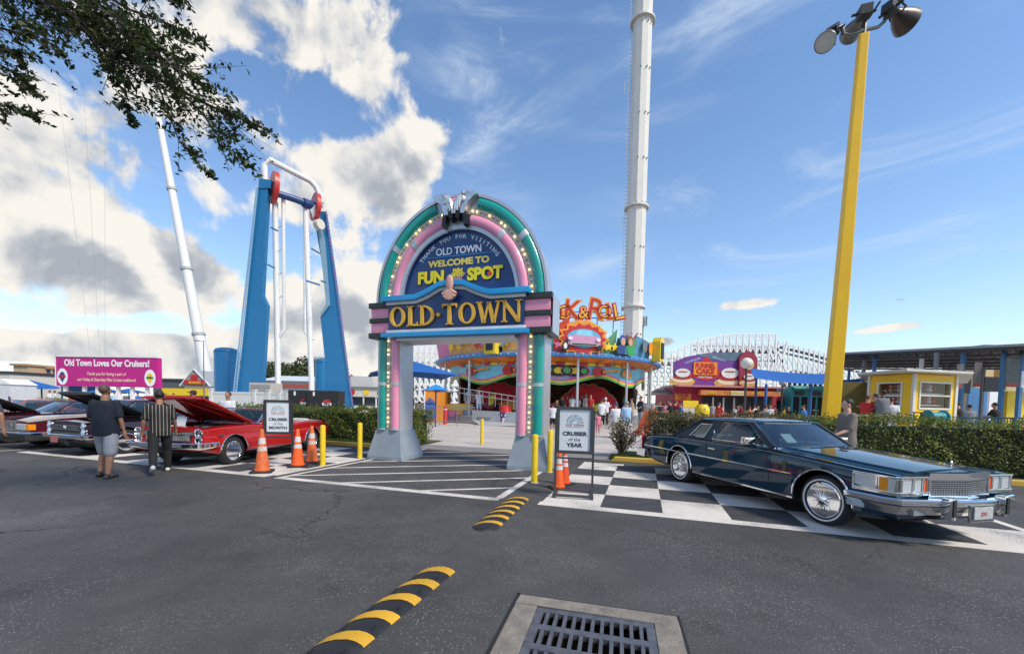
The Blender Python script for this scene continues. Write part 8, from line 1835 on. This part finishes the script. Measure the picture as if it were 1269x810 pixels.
# stroller, menu stand, red tables, chairs
t = thing('stroller', 'orange pushchair behind the sparse shrub', 'stroller', (at(797, 500, 17.5).x, 17.5, 0), -.5); z = zat(797, 508, 17.5); b = B(); b.prism([(-.45, .35), (.15, .3), (.55, z-.25), (.6, z), (.1, z-.02), (-.2, .55)], -.2, .2); b.obj('seat_fabric', M('stroller_orange', (.75, .12, .04), .7), t, smooth=0, bevel=.03); b = B(); b.tube([(-.4, -.2, .12), (.5, -.2, .9), (.75, -.2, 1.0)], .015, 6); b.tube([(.45, -.2, .1), (0, -.2, .5)], .015, 6); b.tube([(-.4, .2, .12), (.5, .2, .9), (.75, .2, 1.0), (.75, -.2, 1.0)], .015, 6); b.obj('frame', steel, t)
for x in (-.4, .45):
    for y in (-.2, .2): b = B(); b.lathe([(.1, -.02), (.12, 0), (.1, .02)], 14, (x, y, .12), axis='y', close=True); b.obj('wheel', rubber, t)
t = thing('menu_stand', 'yellow and white menu board standing left of the dessert counter', 'sign', fp(856, 30)); z = zat(856, 497, 30); B().box(-.55, .55, 0, .12, 0, z).obj('board', wall_cream, t, smooth=0); B().box(-.56, .56, -.02, -.002, z-.45, z+.05).obj('header', yel_m, t, smooth=0)
b = B()
for k in range(5): b.box(-.4, .4, -.01, -.002, .35+k*.18, .39+k*.18)
b.obj('text_lines', M('menu_lines', (.35, .2, .15), .6), t, smooth=0)
t = thing('litter_bin', 'yellow litter bin with round lid in front of the dessert stand', 'litter bin', fp(870.5, 27)); z = zat(870, 503, 27); B().lathe([(.42, 0), (.44, z*.75), (.46, z*.78), (.46, z*.9), (.3, z+.1), (.001, z+.12)], 24).obj('shell', yel_m, t)
for px, l in ((884, 'red round table between the two people in red'), (957, 'red table with a white pole beneath the shade sail'), (1012, 'red table in front of the teal stall')):
    t = thing('round_table', l, 'table', fp(px, 28), 0, 'red tables by the food stalls'); z = zat(px, 508, 28); z = max(.72, min(z, 1.1)); B().lathe([(.75, z), (.75, z+.05), (.001, z+.05)], 24).obj('table_top', red_m, t); B().tube([(0, 0, 0), (0, 0, z)], .05, 8).obj('leg', steel, t)
# ================================================================== OVERHANGING OAK
ok = thing('tree', 'live oak with dark leafy branches hanging into the top left corner', 'tree', (-7.5, .6, 0)); oo = Vector((-7.5, .6, 0))
lm = leafmat('oak_leaf', (.012, .022, .008), (.034, .058, .016), (.10, .13, .035), .28)
tb_ = B(); tb_.tube([(0, 0, -.05), (.05, 0, .6), (.0, .1, 2.2), (.3, .3, 3.6), (.9, .8, 5.0)], [.42, .34, .28, .24, .16], 14); tb_.tube([(.0, .1, 2.2), (-.8, -.6, 4.2), (-1.4, -1.2, 6)], [.22, .15, .06], 10); tb_.obj('trunk', bark, ok)
def T3(px, py, Y): return Vector(at(px, py, Y))-oo
limbs = [  # (pixel, pixel, distance) chains, radius, leaf density
 ([(-420, -260, 3.0), (-180, -130, 3.8), (-30, -45, 4.3), (60, 0, 4.5), (130, 45, 4.6), (200, 100, 4.7), (262, 132, 4.8), (335, 163, 4.9)], .05, 30, 1.0),
 ([(-30, -45, 4.3), (90, -30, 4.6), (160, 12, 4.8), (215, 32, 4.9), (253, 56, 5.0)], .025, 24, 1.0),
 ([(60, 0, 4.5), (105, 30, 4.4), (128, 70, 4.4), (140, 100, 4.4)], .016, 20, .8), ([(90, 15, 4.5), (120, 60, 4.6), (160, 125, 4.5), (150, 118, 4.5), (166, 155, 4.5)], .014, 15, .6),
 ([(130, 45, 4.6), (170, 75, 4.5), (196, 105, 4.4), (222, 175, 4.5), (262, 220, 4.5)], .016, 14, .7), ([(225, 115, 4.7), (250, 140, 4.8), (285, 188, 4.8), (318, 213, 4.8)], .014, 17, .8),
 ([(110, 20, 4.5), (170, 50, 4.3), (225, 90, 4.3), (258, 110, 4.3)], .02, 26, 1.0), ([(160, 60, 4.6), (205, 75, 4.9), (240, 72, 5.0)], .012, 18, .8),
 ([(-200, -60, 3.6), (-60, 0, 4.0), (0, 35, 4.2), (40, 45, 4.2), (78, 70, 4.2)], .02, 18, .7), ([(-60, 0, 4.0), (-20, 70, 4.1), (15, 88, 4.1), (45, 122, 4.1)], .014, 15, .7), ([(-60, 40, 4.0), (-10, 125, 4.1), (25, 138, 4.1), (52, 148, 4.1)], .012, 12, .7), ([(-20, 70, 4.1), (10, 60, 4.2), (35, 88, 4.2)], .01, 14, .6),
 ([(0, -20, 4.3), (20, 15, 4.3), (45, 35, 4.3), (20, 30, 4.3)], .012, 24, .9), ([(160, -20, 4.8), (200, -5, 4.9), (232, 6, 5.0)], .012, 14, .8), ([(30, -10, 4.5), (80, 18, 4.6), (60, 22, 4.4)], .012, 26, 1), ([(100, -10, 4.4), (150, 30, 4.2), (200, 62, 4.2)], .012, 26, 1)]
br = B(); P_ = []; g_ = np.random.default_rng(5)
for ch, r, spread, dens in limbs:
    pts = [T3(*c) for c in ch]; n = len(pts); br.tube(pts, [max(.004, r*(1-.8*i/(n-1))) for i in range(n)], 6)
    for i in range(n-1):
        a_, c_ = pts[i], pts[i+1]; vis = ch[i+1][0] > -40
        if not vis: continue
        L_ = (c_-a_).length; last = i == n-2
        for k in range(int(L_*62*dens)):
            f = g_.random(); p_ = a_.lerp(c_, f); sp = spread*.0092*(.5 if last else 1)*(1-.5*f if last else 1)
            tip = p_+Vector(((g_.normal()*.9+.35)*sp, g_.normal()*sp*1.2, (g_.normal()*.8-.25)*sp)); br.tube([p_, tip], [.0035, .0015], 4, caps=False)
            for j in range(9): q = p_.lerp(tip, .25+.8*g_.random()); P_.append((q.x+g_.normal()*.016, q.y+g_.normal()*.02, q.z+g_.normal()*.016))
br.obj('branches', M('twig_dark', (.05, .038, .03), .9), ok, clean=False)
leaves('foliage', P_, .062, lm, ok, seed=9, aspect=.42)
# leafage above and beside the frame, so the tree is whole from the side
P2_ = []
for i in range(2600):
    a = g_.uniform(0, 6.28); r = abs(g_.normal())*1.6; P2_.append((r*math.cos(a)-.6, r*math.sin(a)-1.6, 5.6+g_.normal()*.8))
leaves('crown', P2_, .12, lm, ok, seed=10, aspect=.5)
